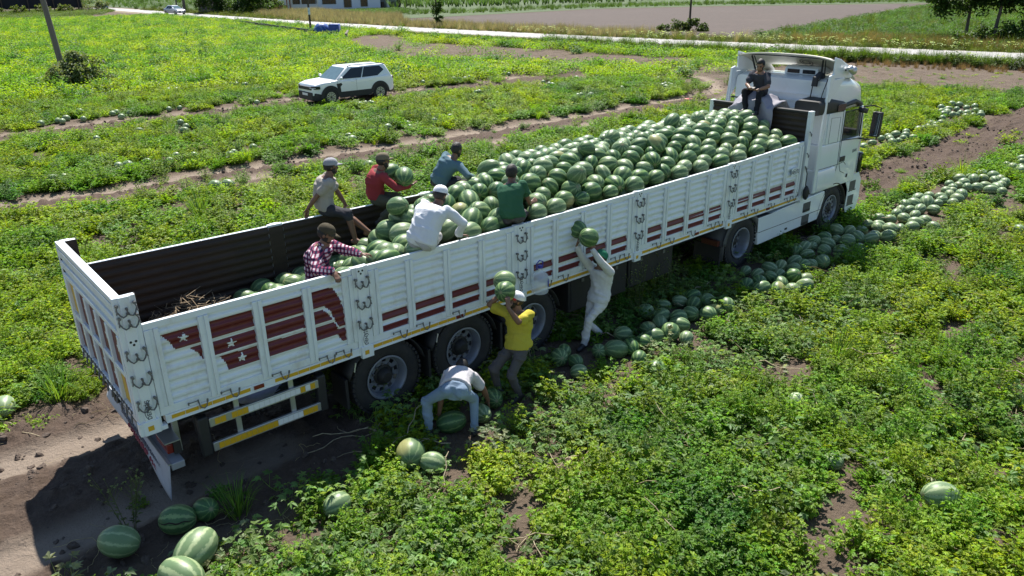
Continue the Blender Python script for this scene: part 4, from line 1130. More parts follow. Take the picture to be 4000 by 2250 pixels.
def scatter(name, pname, pts, rot, scl, tint, label=None, cat=None):
    if len(pts) == 0: return
    me = bpy.data.meshes.new(name); me.vertices.add(len(pts)); me.vertices.foreach_set('co', np.asarray(pts, np.float32).ravel())
    for nm, ty, arr in (('rot', 'FLOAT_VECTOR', rot), ('scl', 'FLOAT_VECTOR', scl)):
        a = me.attributes.new(nm, ty, 'POINT'); a.data.foreach_set('vector', np.asarray(arr, np.float32).ravel())
    a = me.attributes.new('tint', 'FLOAT_COLOR', 'POINT'); a.data.foreach_set('color', np.concatenate([np.asarray(tint), np.ones((len(pts), 1))], 1).astype(np.float32).ravel())
    o = bpy.data.objects.new(name, me); COL.objects.link(o); tag(o, label, cat, kind='stuff')
    ng = bpy.data.node_groups.new('scatter_'+name, 'GeometryNodeTree')
    ng.interface.new_socket('Geometry', in_out='INPUT', socket_type='NodeSocketGeometry'); ng.interface.new_socket('Geometry', in_out='OUTPUT', socket_type='NodeSocketGeometry')
    gi = nd(ng, 'NodeGroupInput'); go = nd(ng, 'NodeGroupOutput'); L = ng.links.new
    ip = nd(ng, 'GeometryNodeInstanceOnPoints'); oi = nd(ng, 'GeometryNodeObjectInfo'); oi.inputs['Object'].default_value = PROTO[pname]; oi.inputs['As Instance'].default_value = True
    mp = nd(ng, 'GeometryNodeMeshToPoints')
    ar = nd(ng, 'GeometryNodeInputNamedAttribute', data_type='FLOAT_VECTOR'); ar.inputs[0].default_value = 'rot'
    asc = nd(ng, 'GeometryNodeInputNamedAttribute', data_type='FLOAT_VECTOR'); asc.inputs[0].default_value = 'scl'
    er = nd(ng, 'FunctionNodeEulerToRotation')
    L(gi.outputs[0], mp.inputs['Mesh']); L(mp.outputs[0], ip.inputs['Points']); L(oi.outputs['Geometry'], ip.inputs['Instance'])
    L(ar.outputs[0], er.inputs[0]); L(er.outputs[0], ip.inputs['Rotation']); L(asc.outputs[0], ip.inputs['Scale']); L(ip.outputs[0], go.inputs[0])
    md = o.modifiers.new('Scatter', 'NODES'); md.node_group = ng
    return o
def inview(x, y, z=.2, mx=.22, my=.25):
    vx, vy, vz = x-CAM_POS[0], y-CAM_POS[1], z-CAM_POS[2]
    d = vx*_d[0]+vy*_d[1]+vz*_d[2]; r_ = vx*_r2[0]+vy*_r2[1]+vz*_r2[2]; u_ = vx*_u2[0]+vy*_u2[1]+vz*_u2[2]
    return (d > 1) & (np.abs(r_)*FPX/np.maximum(d, .1) < 2000*(1+mx)+FPX*1.2/np.maximum(d, 1)) & (np.abs(u_)*FPX/np.maximum(d, .1) < 1125*(1+my)+FPX*1.2/np.maximum(d, 1)), np.hypot(vx, vy)
NPR = np.random.RandomState(11)
def rand_pts(n, x0, x1, y0, y1): return NPR.uniform(x0, x1, n), NPR.uniform(y0, y1, n)
def hz(x, y): return height(x, y)
GREEN = np.array([.125, .27, .026]); YEL = np.array([.23, .33, .024]); DEEP = np.array([.07, .19, .03]); GREY = np.array([.14, .22, .085]); PALE = np.array([.22, .27, .15])
def put(name, kinds, x, y, s, tint, lean=.18, zs=1.0, label=None, cat='plants'):
    n = len(x); z = hz(x, y)-.02
    rot = np.stack([NPR.normal(0, lean, n), NPR.normal(0, lean, n), NPR.uniform(0, 6.283, n)], 1)
    sc = np.stack([s, s, s*zs*NPR.uniform(.8, 1.2, n)], 1)
    k = NPR.randint(0, len(kinds), n)
    for i, kn in enumerate(kinds):
        q = k == i; scatter(name, kn, np.stack([x, y, z], 1)[q], rot[q], sc[q], tint[q], label, cat)

# ------------------------------------------------------------------ fields beyond the road
PLOUGH = pm('ploughed_soil', (.066, .046, .036), .95, var=.5, scale=1.3, bump=1.0, bscale=2.2, dirt=.5, dcol=(.105, .076, .060), dscale=.12)
def sheet(name, pix, mat, z):
    P = poly_w(pix, z); m = M(); m.add([(x, y, z) for x, y in P], [tuple(range(len(P)))])
    o = m.obj(name, mat, recalc=False)
    if o.data.polygons[0].normal.z < 0: o.data.flip_normals()
    return tag(o, kind='structure')
PF = [(930,52),(1100,44),(1500,23.5),(1800,17),(2355,8),(2160,44),(2000,74),(1870,97),(1760,95),(1500,79),(1200,62)]
sheet('ploughed_field', PF, PLOUGH, .05)
GRASSG = pm('green_field_soil', (.055, .085, .025), .95, var=.4, scale=.3)
sheet('green_field', [(165,12),(700,40),(930,50),(1100,43),(1500,22),(1800,15.5),(2355,6.5),(2355,-25),(100,-25)], GRASSG, .03)
sheet('weedy_slope', [(1880,97),(2010,74),(2170,44),(2365,8),(2800,-5),(2800,150),(2576,134),(2300,123)], GRASSG, .04)

# ------------------------------------------------------------------ cars
CARW = pm('white_car_paint', (.80, .81, .82), .22, var=.02, coat=.5)
CARS = pm('silver_car_paint', (.50, .53, .60), .25, .4, var=.03, coat=.4)
CGL = pm('car_glass', (.015, .02, .028), .05, var=.1)
CGW = pm('windscreen_glass', (.10, .16, .18), .06, var=.3)
SILV = pm('wheel_silver', (.55, .56, .57), .3, .6)
def car(name, label, loc, rz, paint, suv):
    t = thing(name, label, 'car', loc, 0, None, local=True)
    Ln, W_, H_, wb, tr = (4.34, 1.81, 1.62, 2.657, .35) if suv else (4.25, 1.68, 1.42, 2.55, .29)
    xf, xr = wb/2+.82 if suv else wb/2+.78, -(Ln-(wb/2+.82))
    hw = W_/2; belt = 1.08 if suv else .90; gc = .24 if suv else .18
    # lower body: sections from nose to tail (x, half width, bottom, top)
    if suv: secs = [(xf, .72, .42, .78), (xf-.10, .82, .36, .93), (xf-.45, .89, .32, 1.02), (.95, hw, .30, 1.08), (.4, hw, .30, belt), (-.8, hw, .30, belt+.04), (xr+.35, hw-.01, .32, belt+.06), (xr+.10, .85, .36, 1.08), (xr, .76, .42, .98)]
    else: secs = [(xf, .60, .35, .62), (xf-.12, .74, .28, .72), (xf-.5, .81, .24, .82), (.95, hw, .22, .92), (.4, hw, .22, belt), (-1.0, hw, .22, belt+.02), (xr+.4, .81, .25, .93), (xr+.08, .76, .30, .90), (xr, .68, .36, .82)]
    m = M(); m.loft([ring(x, -w, w, zb, zt, .10) for x, w, zb, zt in secs])
    body = m.obj('body', paint, t, smooth=True, sharp=40)
    # cabin
    if suv: b0, b1, r0, r1, zt, tw = 1.02, xr+.12, .28, xr+.38, H_, .67
    else: b0, b1, r0, r1, zt, tw = .92, xr+.45, .18, xr+1.15, H_, .58
    bw = hw-.03; zb = belt-.04
    def cab_pt(s, u, v): # s side -1/1, u 0 front..1 rear, v 0 belt..1 roof
        x = (b0+(r0-b0)*v)+((b1+(r1-b1)*v)-(b0+(r0-b0)*v))*u
        return Vector((x, s*(bw+(tw-bw)*v), zb+(zt-zb)*v))
    m = M(); m.add([cab_pt(s, u, v) for v in (0, 1) for s, u in ((-1, 0), (1, 0), (1, 1), (-1, 1))], [(3,2,1,0),(4,5,6,7),(0,1,5,4),(1,2,6,5),(2,3,7,6),(3,0,4,7)])
    m.obj('cabin', paint, body, bevel=.06)
    def quad(name, pts, mat, par=body): return M().add(pts, [tuple(range(len(pts)))]).obj(name, mat, par, recalc=False)
    for s in (-1, 1):
        o = Vector((0, s*.012, .004))
        if suv: wins = [[(.06, .12), (.43, .10), (.43, .88), (.14, .86)], [(.45, .10), (.74, .14), (.90, .55), (.84, .88), (.45, .88)]]
        else: wins = [[(.08, .1), (.50, .1), (.50, .86), (.16, .86)], [(.53, .1), (.86, .1), (.82, .86), (.53, .86)]]
        for w in wins: quad('side_window', [cab_pt(s, u, v)+o for u, v in w], CGL)
        # wheel arches and sill cladding
        for wx in (wb/2, -wb/2):
            m = M(); n = 14; r0_, r1_ = tr+.03, tr+(.17 if suv else .06)
            vs = [(wx+r_*math.cos(math.pi*k/n), s*(hw+.012), tr+r_*math.sin(math.pi*k/n)) for k in range(n+1) for r_ in (r0_, r1_)]
            m.add(vs, [(2*k, 2*k+1, 2*k+3, 2*k+2) for k in range(n)]); a = m.obj('arch_trim', BLACKP if suv else paint, body, recalc=False); q = a.modifiers.new('Solidify', 'SOLIDIFY'); q.thickness = .02; q.offset = 0
            M().disc((wx, s*(hw+.004), tr+.02), (0, 1, 0), tr+.04, 24).obj('wheel_well', CHASSIS, body, recalc=False)
            w = thing_part('wheel', t, (wx, s*(hw-.09), tr))
            M().lathe([(tr*.62, -.10), (tr-.03, -.11), (tr, -.08), (tr, .08), (tr-.03, .11), (tr*.62, .10)], (0, 0, 0), (0, 1, 0), 26).obj('tyre', RUBBER, w, smooth=True, sharp=40, loc=(0, 0, 0))
            rm = M(); y_ = s*.095
            rm.lathe([(tr*.66, 0), (tr*.66, .01*s), (tr*.60, .01*s), (tr*.60, 0)], (0, y_, 0), (0, 1, 0), 24)
            for k in range(6):
                for d in (-.16, .16):
                    a = 2*math.pi*k/6; u = Vector((math.cos(a), 0, math.sin(a))); v = Vector((math.cos(a+d*1.6), 0, math.sin(a+d*1.6)))
                    pA = u*tr*.12+Vector((0, y_, 0)); pB = v*tr*.62+Vector((0, y_, 0)); rm.obox((pA+pB)/2, (pB-pA)/2, Vector((0, .008, 0)), (pB-pA).cross(Vector((0, 1, 0))).normalized()*.022)
            rm.obj('rim', SILV, w, loc=(0, 0, 0))
            M().lathe([(0, 0), (tr*.6, 0), (tr*.6, -.02*s), (0, -.02*s)], (0, y_-.02*s, 0), (0, 1, 0), 20).obj('brake_disc', CHASSIS, w, loc=(0, 0, 0))
        if suv:
            M().box(-wb/2+tr+.1, s*hw-.012, gc+.03, wb/2-tr-.1, s*hw+.014, gc+.30).obj('sill_trim', BLACKP, body, bevel=.01)
            quad('side_trim', [Vector((x, s*(hw+.008), z)) for x, z in ((.78, .48), (.92, .48), (1.0, .92), (.74, .94), (.70, .86), (.80, .78))], BLACKP)
            m = M().tube([(r0-.05, s*(tw-.04), zt+.005), (r0-.25, s*(tw-.03), zt+.05), (r1+.25, s*(tw-.03), zt+.05), (r1+.02, s*(tw-.04), zt+.005)], .018, 6); m.obj('roof_rail', BLACKP, body)
        for x in (.93, -.06) if suv else (.85, -.15): M().box(x-.004, s*hw-.004, .5, x+.004, s*hw+.004, belt-.02).obj('door_gap', BLACKP, body)
        for x in (.05, -.95) if suv else (0, -.8): M().box(x, s*hw-.002, belt-.16, x+.18, s*hw+.018, belt-.12).obj('door_handle', paint, body, bevel=.006)
        mm = M().ell((.80, s*(hw+.12), belt+.08), .07, .10, .075, 12, 8).obj('wing_mirror', paint if not suv else CARW, body, smooth=True)
        hl = [Vector((xf-.06, s*.50, .80)), Vector((xf-.16, s*.80, .82)), Vector((xf-.30, s*.875, .88)), Vector((xf-.14, s*.82, .90)), Vector((xf-.05, s*.5, .88))] if suv else [Vector((xf+.0, s*.42, .58)), Vector((xf-.06, s*.70, .58)), Vector((xf-.10, s*.72, .70)), Vector((xf-.03, s*.42, .68))]
        if suv: M().prism([(xf-.02, s*.60), (xf-.02+.04, s*.62), (xf-.075, s*.84), (xf-.30, s*.915), (xf-.30, s*.85), (xf-.12, s*.72)], lambda a, b, q_: (a, b, q_), .745, .875).obj('headlamp', CGL, body)
        else: M().box(xf-.12, s*.56-.15, .58, xf+.02, s*.56+.13, .69).obj('headlamp', SILV, body, bevel=.02)
        if suv: M().obox((xf-.0, s*.73, .80), (.03, -s*.06, 0), (.045, -s*.10, 0), (0, 0, .012)).obj('daytime_lamp', WREF, body)
        tl_ = M().box(xr-.0, s*.62-.12, .92 if suv else .7, xr+.10, s*.62+.20, 1.04 if suv else .84).obj('tail_lamp', REDL, body, bevel=.02)
    quad('windscreen', [cab_pt(-1, 0, .08)*1+Vector((.02, .08, 0)), cab_pt(1, 0, .08)+Vector((.02, -.08, 0)), cab_pt(1, 0, .92)+Vector((.02, -.06, 0)), cab_pt(-1, 0, .92)+Vector((.02, .06, 0))], CGW)
    quad('rear_window', [cab_pt(-1, 1, .2)+Vector((-.02, .1, 0)), cab_pt(1, 1, .2)+Vector((-.02, -.1, 0)), cab_pt(1, 1, .88)+Vector((-.02, -.1, 0)), cab_pt(-1, 1, .88)+Vector((-.02, .1, 0))], CGL)
    M().box(xf-.10, -.62 if suv else -.5, .70 if suv else .52, xf+.03, .62 if suv else .5, .845 if suv else .60).obj('grille', BLACKP, body, bevel=.01)
    if suv:
        M().loft([ring(xf-.42, -.895, .895, .24, .50, .04), ring(xf-.10, -.84, .84, .22, .58, .04), ring(xf+.03, -.66, .66, .24, .60, .04)]).obj('front_bumper', BLACKP, body, smooth=True)
        M().loft([ring(xr+.35, -.895, .895, .28, .56, .04), ring(xr-.03, -.72, .72, .30, .60, .04)]).obj('rear_bumper', BLACKP, body, smooth=True)
    else: M().box(xf-.05, -.66, .30, xf+.03, .66, .48).obj('front_bumper', BLACKP, body, bevel=.03)
    pl_ = M().box(xf+.022, -.26, .44 if suv else .36, xf+.045, .26, .55 if suv else .47).obj('number_plate', WREF, body)
    t.rotation_euler = (0, 0, rz)
    return t
def thing_part(name, parent, loc):
    o = bpy.data.objects.new(name, None); COL.objects.link(o); o.parent = parent; o.location = loc; o.empty_display_size = .1; return o
car('parked_car', 'white SUV with black arches and roof rails standing in the melon field', (17.65, 26.97, .02), math.pi, CARW, True).scale = (1.04, 1.04, 1.04)
car('sedan', 'silver blue saloon car driving on the pale road', (50.68, 151.05, .17), R(-76), CARS, False).scale = (1.15, 1.15, 1.15)
car('parked_hatchback', 'pale car half hidden behind dry grass by the little red roofed shelter', (78.32, 162.12, .0), R(150), pm('pale_car_paint', (.55, .60, .62), .3, var=.03), False).scale = (1.15, 1.15, 1.15)

# ------------------------------------------------------------------ poles
WOODP = pm('weathered_pole_wood', (.16, .135, .115), .85, var=.3, scale=3, bump=.4, bscale=18, stretch=(4, 4, .5))
DARKW = pm('dark_pole_wood', (.06, .045, .035), .85, var=.3, scale=3, bump=.4, bscale=18, stretch=(4, 4, .5))
def pole(label, base, h, r_, lean, mat):
    t = thing('utility_pole', label, 'utility pole', base, 0, 'utility poles', local=True)
    M().tube([Vector(lean)*h*k/6+Vector((0, 0, h*k/6-.1)) for k in range(7)], [r_*(1-.4*k/6) for k in range(7)], 14).obj('pole', mat, t, smooth=True)
    top = Vector(lean)*h+Vector((0, 0, h-.7))
    M().obox(top, (.9, 0, 0), (0, .05, 0), (0, 0, .06)).obj('crossarm', mat, t)
    for dx in (-.8, -.3, .3, .8): M().lathe([(0, 0), (.05, 0), (.06, .08), (.03, .14), (0, .15)], top+Vector((dx, 0, .06)), (0, 0, 1), 10).obj('insulator', WREF, t, smooth=True)
    return t
pole('thick grey wooden pole leaning left, rising from a bush in the field', (8.76, 44.83, 0), 11, .18, (-.045, .04, 0), WOODP)
p2 = pole('thin dark pole with a pale notice beside the blue containers', (41.25, 76.94, 0), 9, .13, (0, 0, 0), DARKW)
for z, w in ((2.75, .16), (2.35, .20)): M().box(-.2, -.17, z-.2, .08, -.15, z+.16).obj('notice', pm('notice_paper', (.55, .62, .66), .7) if 'notice_paper' not in MATS else MATS['notice_paper'], p2)
pole('thin dark pole rising from shrubs on the far side of the road', (72.65, 46.90, 0), 9, .13, (.0, 0, 0), DARKW)
pole('twin dark pole wrapped in climbing leaves beyond the road', (58.39, 75.84, .1), 9, .10, (0, 0, 0), DARKW)

# ------------------------------------------------------------------ trees and shrubs
def leafm(name, col, tr_=.35): return leaf_mat(name, tr_, .5, False, col)
BARK = pm('bark', (.10, .085, .07), .9, var=.35, scale=6, bump=.6, bscale=14)
def crown_mesh(seed, blobs, n, leaf, mat, shape=.8):
    rng = random.Random(seed); t = Tuft()
    tot = sum(b[3]**2 for b in blobs)
    for (cx, cy, cz, rr) in blobs:
        k_ = int(n*rr*rr/tot); subs = []
        for _ in range(max(14, int(rr*10))):
            a = Vector((rng.gauss(0, 1), rng.gauss(0, 1), rng.gauss(0, 1))).normalized()*rr*rng.uniform(.3, .9); subs.append((a, rr*rng.uniform(.28, .5), rng.uniform(.65, 1.3)))
        for _ in range(k_):
            a, sr, br = rng.choice(subs)
            d = Vector((rng.gauss(0, 1), rng.gauss(0, 1), rng.gauss(0, 1))); d = d.normalized()*sr*rng.random()**.4
            p = Vector((cx, cy, cz))+a+Vector((d.x, d.y, d.z*shape))
            if p.z < .05: p.z = .05+rng.random()*.2
            v = br*rng.uniform(.7, 1.3); b = rng.random()*6.28
            t.leaf(p, Vector((math.cos(b), math.sin(b), rng.uniform(-.6, .4))), Vector((rng.uniform(-.6, .6), rng.uniform(-.6, .6), 1)), leaf*rng.uniform(.7, 1.3), leaf*.55, (v*rng.uniform(.85, 1.2), v, v*.9), .2, .35)
    return t.mesh('crown', mat)
def tree(name, label, cat, loc, blobs, n, leaf, mat, trunk=None, group=None, seed=1, sc=1.24):
    t = thing(name, label, cat, loc, 0, group, local=True)
    if trunk:
        h, r_, lean = trunk; L_ = Vector(lean)
        m = M(); m.tube([Vector((0, 0, -.1)), Vector((0, 0, h*.3))+L_*.25, Vector((0, 0, h*.7))+L_*.6, Vector((0, 0, h))+L_], [r_*1.2, r_, r_*.8, r_*.6], 10)
        m.obj('trunk', BARK, t, smooth=True)
        for k, b in enumerate(blobs[:6]):
            s_ = Vector((0, 0, h*(.55+.07*k)))+L_*(.45+.07*k); e = Vector(b[:3])
            M().tube([s_, s_.lerp(e, .5)+Vector((0, 0, .15)), e], [r_*.45, r_*.3, r_*.12], 7).obj('branch', BARK, t, smooth=True)
    inst('crown', crown_mesh(seed, blobs, n, leaf, mat), t)
    t.scale = (sc, sc, sc)
    return t
DK = leafm('dark_tree_leaf', (.040, .085, .020)); MD = leafm('mid_tree_leaf', (.05, .09, .02)); GRY = leafm('grey_bush_leaf', (.12, .17, .09)); LT = leafm('light_tree_leaf', (.085, .13, .025))
tree('tree', 'leafy dark tree with forked pale trunk, leftmost of the roadside trees on the right', 'tree', (76.64, 19.35, 0), [(-1.2, .8, 3.3, 1.7), (.6, .4, 3.9, 2.0), (-2.4, 1.8, 3.0, 1.4), (0, -.4, 5.8, 2.2), (-1.4, .5, 5.0, 1.9), (-3.0, 2.4, 4.6, 1.5)], 5200, .30, DK, (3.8, .13, (.35, .2, 0)), 'roadside trees on the right', 3, 1.11)
tree('tree', 'dark tree with a straight trunk, second of the roadside trees on the right', 'tree', (75.65, 16.78, 0), [(.4, -.2, 3.6, 1.9), (1.2, -.6, 5.2, 2.3), (-.6, .6, 5.2, 2.0), (.3, -1.4, 3.6, 1.7)], 4600, .30, DK, (4.0, .14, (.1, -.2, 0)), 'roadside trees on the right', 4, 1.11)
tree('tree', 'dark shady tree at the right edge beyond the road', 'tree', (77.55, 14.03, 0), [(.2, -.4, 3.4, 2.1), (.8, -1.8, 3.4, 2.2), (0, 0, 5.4, 2.5), (1.5, -3.2, 4.4, 2.6), (1.0, -2.2, 1.9, 1.8)], 6200, .30, DK, (3.6, .16, (0, -.3, 0)), 'roadside trees on the right', 5, 1.11)
tree('shrub', 'dark low shrub under the right hand roadside trees', 'shrub', (70.71, 16.13, 0), [(0, 0, .7, 1.1), (.9, -1.1, .8, 1.1), (1.8, -1.9, 1.0, 1.3), (-.3, 1.2, .5, .8), (2.6, -3.2, 1.0, 1.3), (3.2, -.6, .9, 1.2), (4.2, -2, 1.2, 1.3)], 4200, .22, DK, None, None, 6, 1.12)
tree('shrub', 'greyish bush with pale leaves round the foot of the leaning pole', 'shrub', (8.60, 42.95, 0), [(.3, -.3, .8, 1.0), (-.8, -.8, .5, .8), (.8, .0, 1.3, .85), (-.2, .2, .7, .9), (1.4, -.6, .5, .6)], 4600, .16, GRY, None, None, 7, 1.12)
tree('shrub', 'dark leaves climbing the twin pole beyond the road', 'shrub', (58.39, 75.48, .1), [(0, 0, .9, .55), (.1, 0, 2.2, .75), (.3, 0, 3.2, .6), (-.3, 0, 1.6, .5)], 1300, .2, DK, None, None, 8, 1.12)
tree('shrub', 'green shrub at the foot of the thin pole by the ploughed field', 'shrub', (72.21, 47.12, 0), [(0, 0, .45, .9), (-1.0, .8, .4, .8), (.6, -.6, .8, .75), (.8, -1.6, .35, .7), (-2.0, 1.6, .3, .6)], 2600, .22, MD, None, None, 9, 1.12)
for k, (x, y, s_, mt, lab) in enumerate(((57.80, 149.76, 1.5, DK, 'broad dark bush shading the shed, left one of two by the road'), (60.85, 139.77, 1.45, DK, 'broad dark bush beside the dry grass, right one of two by the road'), (65.05, 144.00, 1.3, MD, 'green bush behind the dark roadside bushes near the house'))):
    tree('bush', lab, 'bush', (x, y, 0), [(0, 0, 1.2*s_, 1.5*s_), (1.5, -1.0, 1.0*s_, 1.2*s_), (-1.3, 1.2, 1.1*s_, 1.2*s_), (.3, 0, 2.4*s_, 1.2*s_), (-.8, .5, 3.0*s_, 1.0*s_)], 3000, .34, mt, None, 'bushes by the far road', 20+k)
for k, (x, y, lab) in enumerate(((56.86, 163.51, 'small orchard tree with forked trunk just behind the saloon car'), (58.53, 169.21, 'small orchard tree standing left of the saloon car'), (60.70, 180.01, 'slim young tree farthest left of the small orchard trees'), (70.68, 185.67, 'small tree in the green field above the saloon car'))):
    tree('tree', lab, 'tree', (x, y, 0), [(0, 0, 4.0, 1.3), (1.0, -.6, 4.5, 1.2), (-.9, .6, 4.6, 1.2), (.2, 0, 5.6, 1.3)], 1500, .3, DK, (3.4, .13, (.2, .1, 0)), 'small trees behind the saloon car', 30+k)
tree('bush', 'pale greenish bush left of the road end', 'bush', (46.91, 192.97, 0), [(0, 0, 1.2, 1.6), (-2, 1.5, 1.2, 1.6), (1.5, -1, .8, 1.0), (-4, 3, 1.4, 1.8)], 2200, .3, GRY, None, None, 41)

# ------------------------------------------------------------------ things along the field edge and the road
BLUE = pm('blue_drum_plastic', (.010, .045, .30), .4, var=.15, scale=4, dirt=.2, dcol=(.1, .12, .2))
t = M(); t.prism([(-.75, .0), (.75, .0), (.80, .2), (.80, 1.2), (.70, 1.32), (-.70, 1.32), (-.80, 1.2), (-.80, .2)], lambda a, b, q: (a, q, b), -.7, .7)
o = t.obj('container', BLUE, None, bevel=.06, loc=(41.03, 70.84, 0)); o.scale = (.72, .72, 1.0); o.rotation_euler = (0, 0, R(-40)); tag(o, 'plain deep blue container by the field entrance', 'container')
M().box(-.6, -.75, .5, .6, -.701, .58).obj('container_rib', BLUE, o, loc=(0, 0, 0)); M().box(-.6, -.75, .9, .6, -.701, .98).obj('container_rib', BLUE, o, loc=(0, 0, 0))
BLUW = pm('blue_white_tarp', (.012, .07, .28), .5, var=.3, scale=3, dirt=1.0, dcol=(.45, .52, .62), dscale=3.5)
m = M().ell((0, 0, .55), 1.15, .8, .72, 24, 14)
for k, v in enumerate(m.v): n_ = mnoise.noise(Vector(v)*2.2)*.18; m.v[k] = (v[0]+n_, v[1]+n_*.6, max(0, v[2]+n_))
o = m.obj('covered_bundle', BLUW, None, smooth=True, loc=(40.22, 72.23, 0)); o.scale = (.85, .85, 1.1); tag(o, 'blue and white covered bundle left of the plain blue container', 'bundle')
KERB = pm('old_concrete', (.14, .115, .10), .9, var=.35, scale=2, bump=.4, bscale=12, dirt=.4, dcol=(.06, .05, .04))
wl = thing('low_wall', 'low dark concrete wall edging the melon field below the road', 'wall', (40, 82, 0))
WP = [G(a, b) for a, b in ((605,65),(655,73),(700,80),(750,87),(790,93))]
for a, b in zip(WP[:-1], WP[1:]):
    n_ = max(1, int((b-a).length/2.2))
    for k in range(n_):
        p, q = a.lerp(b, k/n_), a.lerp(b, (k+1)/n_); c = (p+q)/2; d = (q-p)/2
        M().obox(c+Vector((0, 0, .30)), d*.985, Vector((-d.y, d.x, 0)).normalized()*.10, (0, 0, .34)).obj('wall_block', KERB, wl)
m = M().tube([p+Vector((0, 0, .70)) for p in WP], .06, 8); m.obj('pipe', BLACKP, wl)
o = M().obox((40.66, 67.56, .3), (1.6, 2.6, 0), (-.09, .05, 0), (0, 0, .36)).obj('low_wall', KERB); tag(o, 'short dark wall stub right of the blue containers by the lane', 'wall')
db = M(); db.prism([(-.6, .25), (.6, .25), (.75, 1.15), (-.75, 1.15)], lambda a, b, q: (a, q, b), -.5, .5)
o = db.obj('waste_bin', pm('blue_grey_metal', (.16, .20, .28), .5, .3), None, bevel=.03, loc=(51.65, 203.64, 0)); tag(o, 'blue grey waste bin with pale lid where the road leaves the field', 'waste bin')
M().prism([(-.62, 1.16), (.62, 1.16), (.5, 1.45), (-.5, 1.45)], lambda a, b, q: (a, q, b), -.5, .5).obj('lid', pm('pale_lid', (.6, .62, .65), .5), o, loc=(0, 0, 0))
NET = pm('black_shade_net', (.012, .013, .018), .9, var=.3)
nt_ = thing('shade_structure', 'long dark shade net structure at the upper left beyond the field', 'shade net', (30, 185, 0))
m = M(); m.box(4, 192, .9, 44, 192.3, 5.2); m.obj('net', NET, nt_)
for k in range(9): M().box(4+k*4.9, 191.7, 0, 4.2+k*4.9, 191.9, 5.3).obj('post', DARKW, nt_)
for k in range(6):
    x = 17+k*4.4; tree('shrub', ['light green shrub under the shade net, leftmost', 'light green shrub under the net, second from left', 'light green shrub under the net, third from left', 'low shrub under the net, fourth from left', 'low shrub under the net right of its middle', 'low shrub at the right end of the net'][k], 'shrub', (x, 187, 0), [(0, 0, .7, .9), (1.2, 0, .6, .8)], 400, .3, LT, None, 'shrubs below the shade net', 50+k)

# ------------------------------------------------------------------ house
HW = pm('house_plaster', (.55, .60, .70), .8, var=.06, scale=.8, dirt=.25, dcol=(.38, .38, .40), dscale=.7)
HW2 = pm('porch_plaster', (.62, .60, .58), .8, var=.06, scale=.8)
ROOFT = pm('red_roof_tiles', (.33, .10, .06), .8, var=.2, scale=3, bump=.5, bscale=8)
FRAME = pm('dark_window_frame', (.05, .045, .045), .6)
CURT = pm('brown_window_interior', (.05, .028, .02), .15, var=.4, scale=4)
HO = thing('house', 'pale blue grey single storey house with dark windows beyond the road', 'house', (77.87, 155.70, 0), local=True)
HL = 16.0
M().box(4.2, 0, 0, HL, 8, 3.4).obj('wall', HW, HO)
M().box(-.6, .5, 0, 4.199, 8, 3.4).obj('porch_wall', HW2, HO); M().box(-.6, -.0, 0, 4.19, .499, .95).obj('porch_parapet', HW2, HO)
for x in (-.6, 1.0, 4.0): M().box(x, .0, .951, x+.2, .2, 3.4).obj('porch_post', HW2, HO)
def window(x0, x1, z0, z1, n, y=-.001):
    f = M(); f.box(x0-.08, y-.06, z0-.08, x1+.08, y-.001, z0); f.box(x0-.08, y-.06, z1, x1+.08, y-.001, z1+.08); f.box(x0-.08, y-.06, z0, x0, y-.001, z1); f.box(x1, y-.06, z0, x1+.08, y-.001, z1)
    for k in range(1, n): xx = x0+(x1-x0)*k/n; f.box(xx-.03, y-.05, z0, xx+.03, y-.001, z1)
    w = f.obj('window', FRAME, HO); w['kind'] = 'structure' if False else w.get('kind', '') or 'part'; del w['kind']
    for k in range(n): M().box(x0+(x1-x0)*k/n+.03, y-.02, z0+.001, x0+(x1-x0)*(k+1)/n-.03, y-.012, z1-.001).obj('pane', CURT, w)
window(-.2, 1.0, 1.0, 3.0, 3, .499); window(1.3, 3.8, 1.0, 3.0, 6, .499); window(5.0, 7.4, .95, 2.7, 5); window(9.0, 10.3, .3, 2.6, 2); window(12.2, 13.4, .4, 2.6, 2)
m = M(); m.add([(-1.2, -.8, 3.4), (HL+.6, -.8, 3.4), (HL+.6, 8.8, 3.4), (-1.2, 8.8, 3.4), (2.5, 4, 5.2), (HL-3, 4, 5.2)], [(0, 1, 5, 4), (1, 2, 5), (2, 3, 4, 5), (3, 0, 4), (3, 2, 1, 0)]); m.obj('roof', ROOFT, HO)
pr = M().add([(HL, -.5, 2.7), (HL+5.2, -.8, 2.25), (HL+5.2, 4, 2.25), (HL, 4, 2.7)], [(0, 1, 2, 3)]).obj('awning', pm('awning_sheet', (.66, .66, .68), .6), HO, recalc=False); q = pr.modifiers.new('S', 'SOLIDIFY'); q.thickness = .06
for x in (HL+1.6, HL+3.3, HL+5.0): M().box(x, -.5, 0, x+.1, -.4, 2.35).obj('awning_post', DARKW, HO)
M().box(HL+.01, 3.0, 0, HL+4.9, 3.1, 2.2).obj('lattice', pm('grey_lattice', (.22, .25, .30), .8, var=.4, scale=8), HO)
for k in range(4): M().box(HL+.6+k*1.1, .8, 0, HL+1.1+k*1.1, 1.4, 1.0+.25*(k % 2)).obj('stored_crate', [DARKW, WREF, GREYP, DARKW][k], HO)
HO.rotation_euler = (0, 0, R(-9)); HO.scale = (1.25, 1.25, 1.25)
gz = thing('garden_shelter', 'small open shelter with red gable roof left of the house', 'shelter', (74.94, 156.10, 0), local=True)
for x in (-1.2, 1.2):
    for y in (-1, 1): M().box(x-.07, y-.07, 0, x+.07, y+.07, 2.1).obj('post', ROOFT, gz)
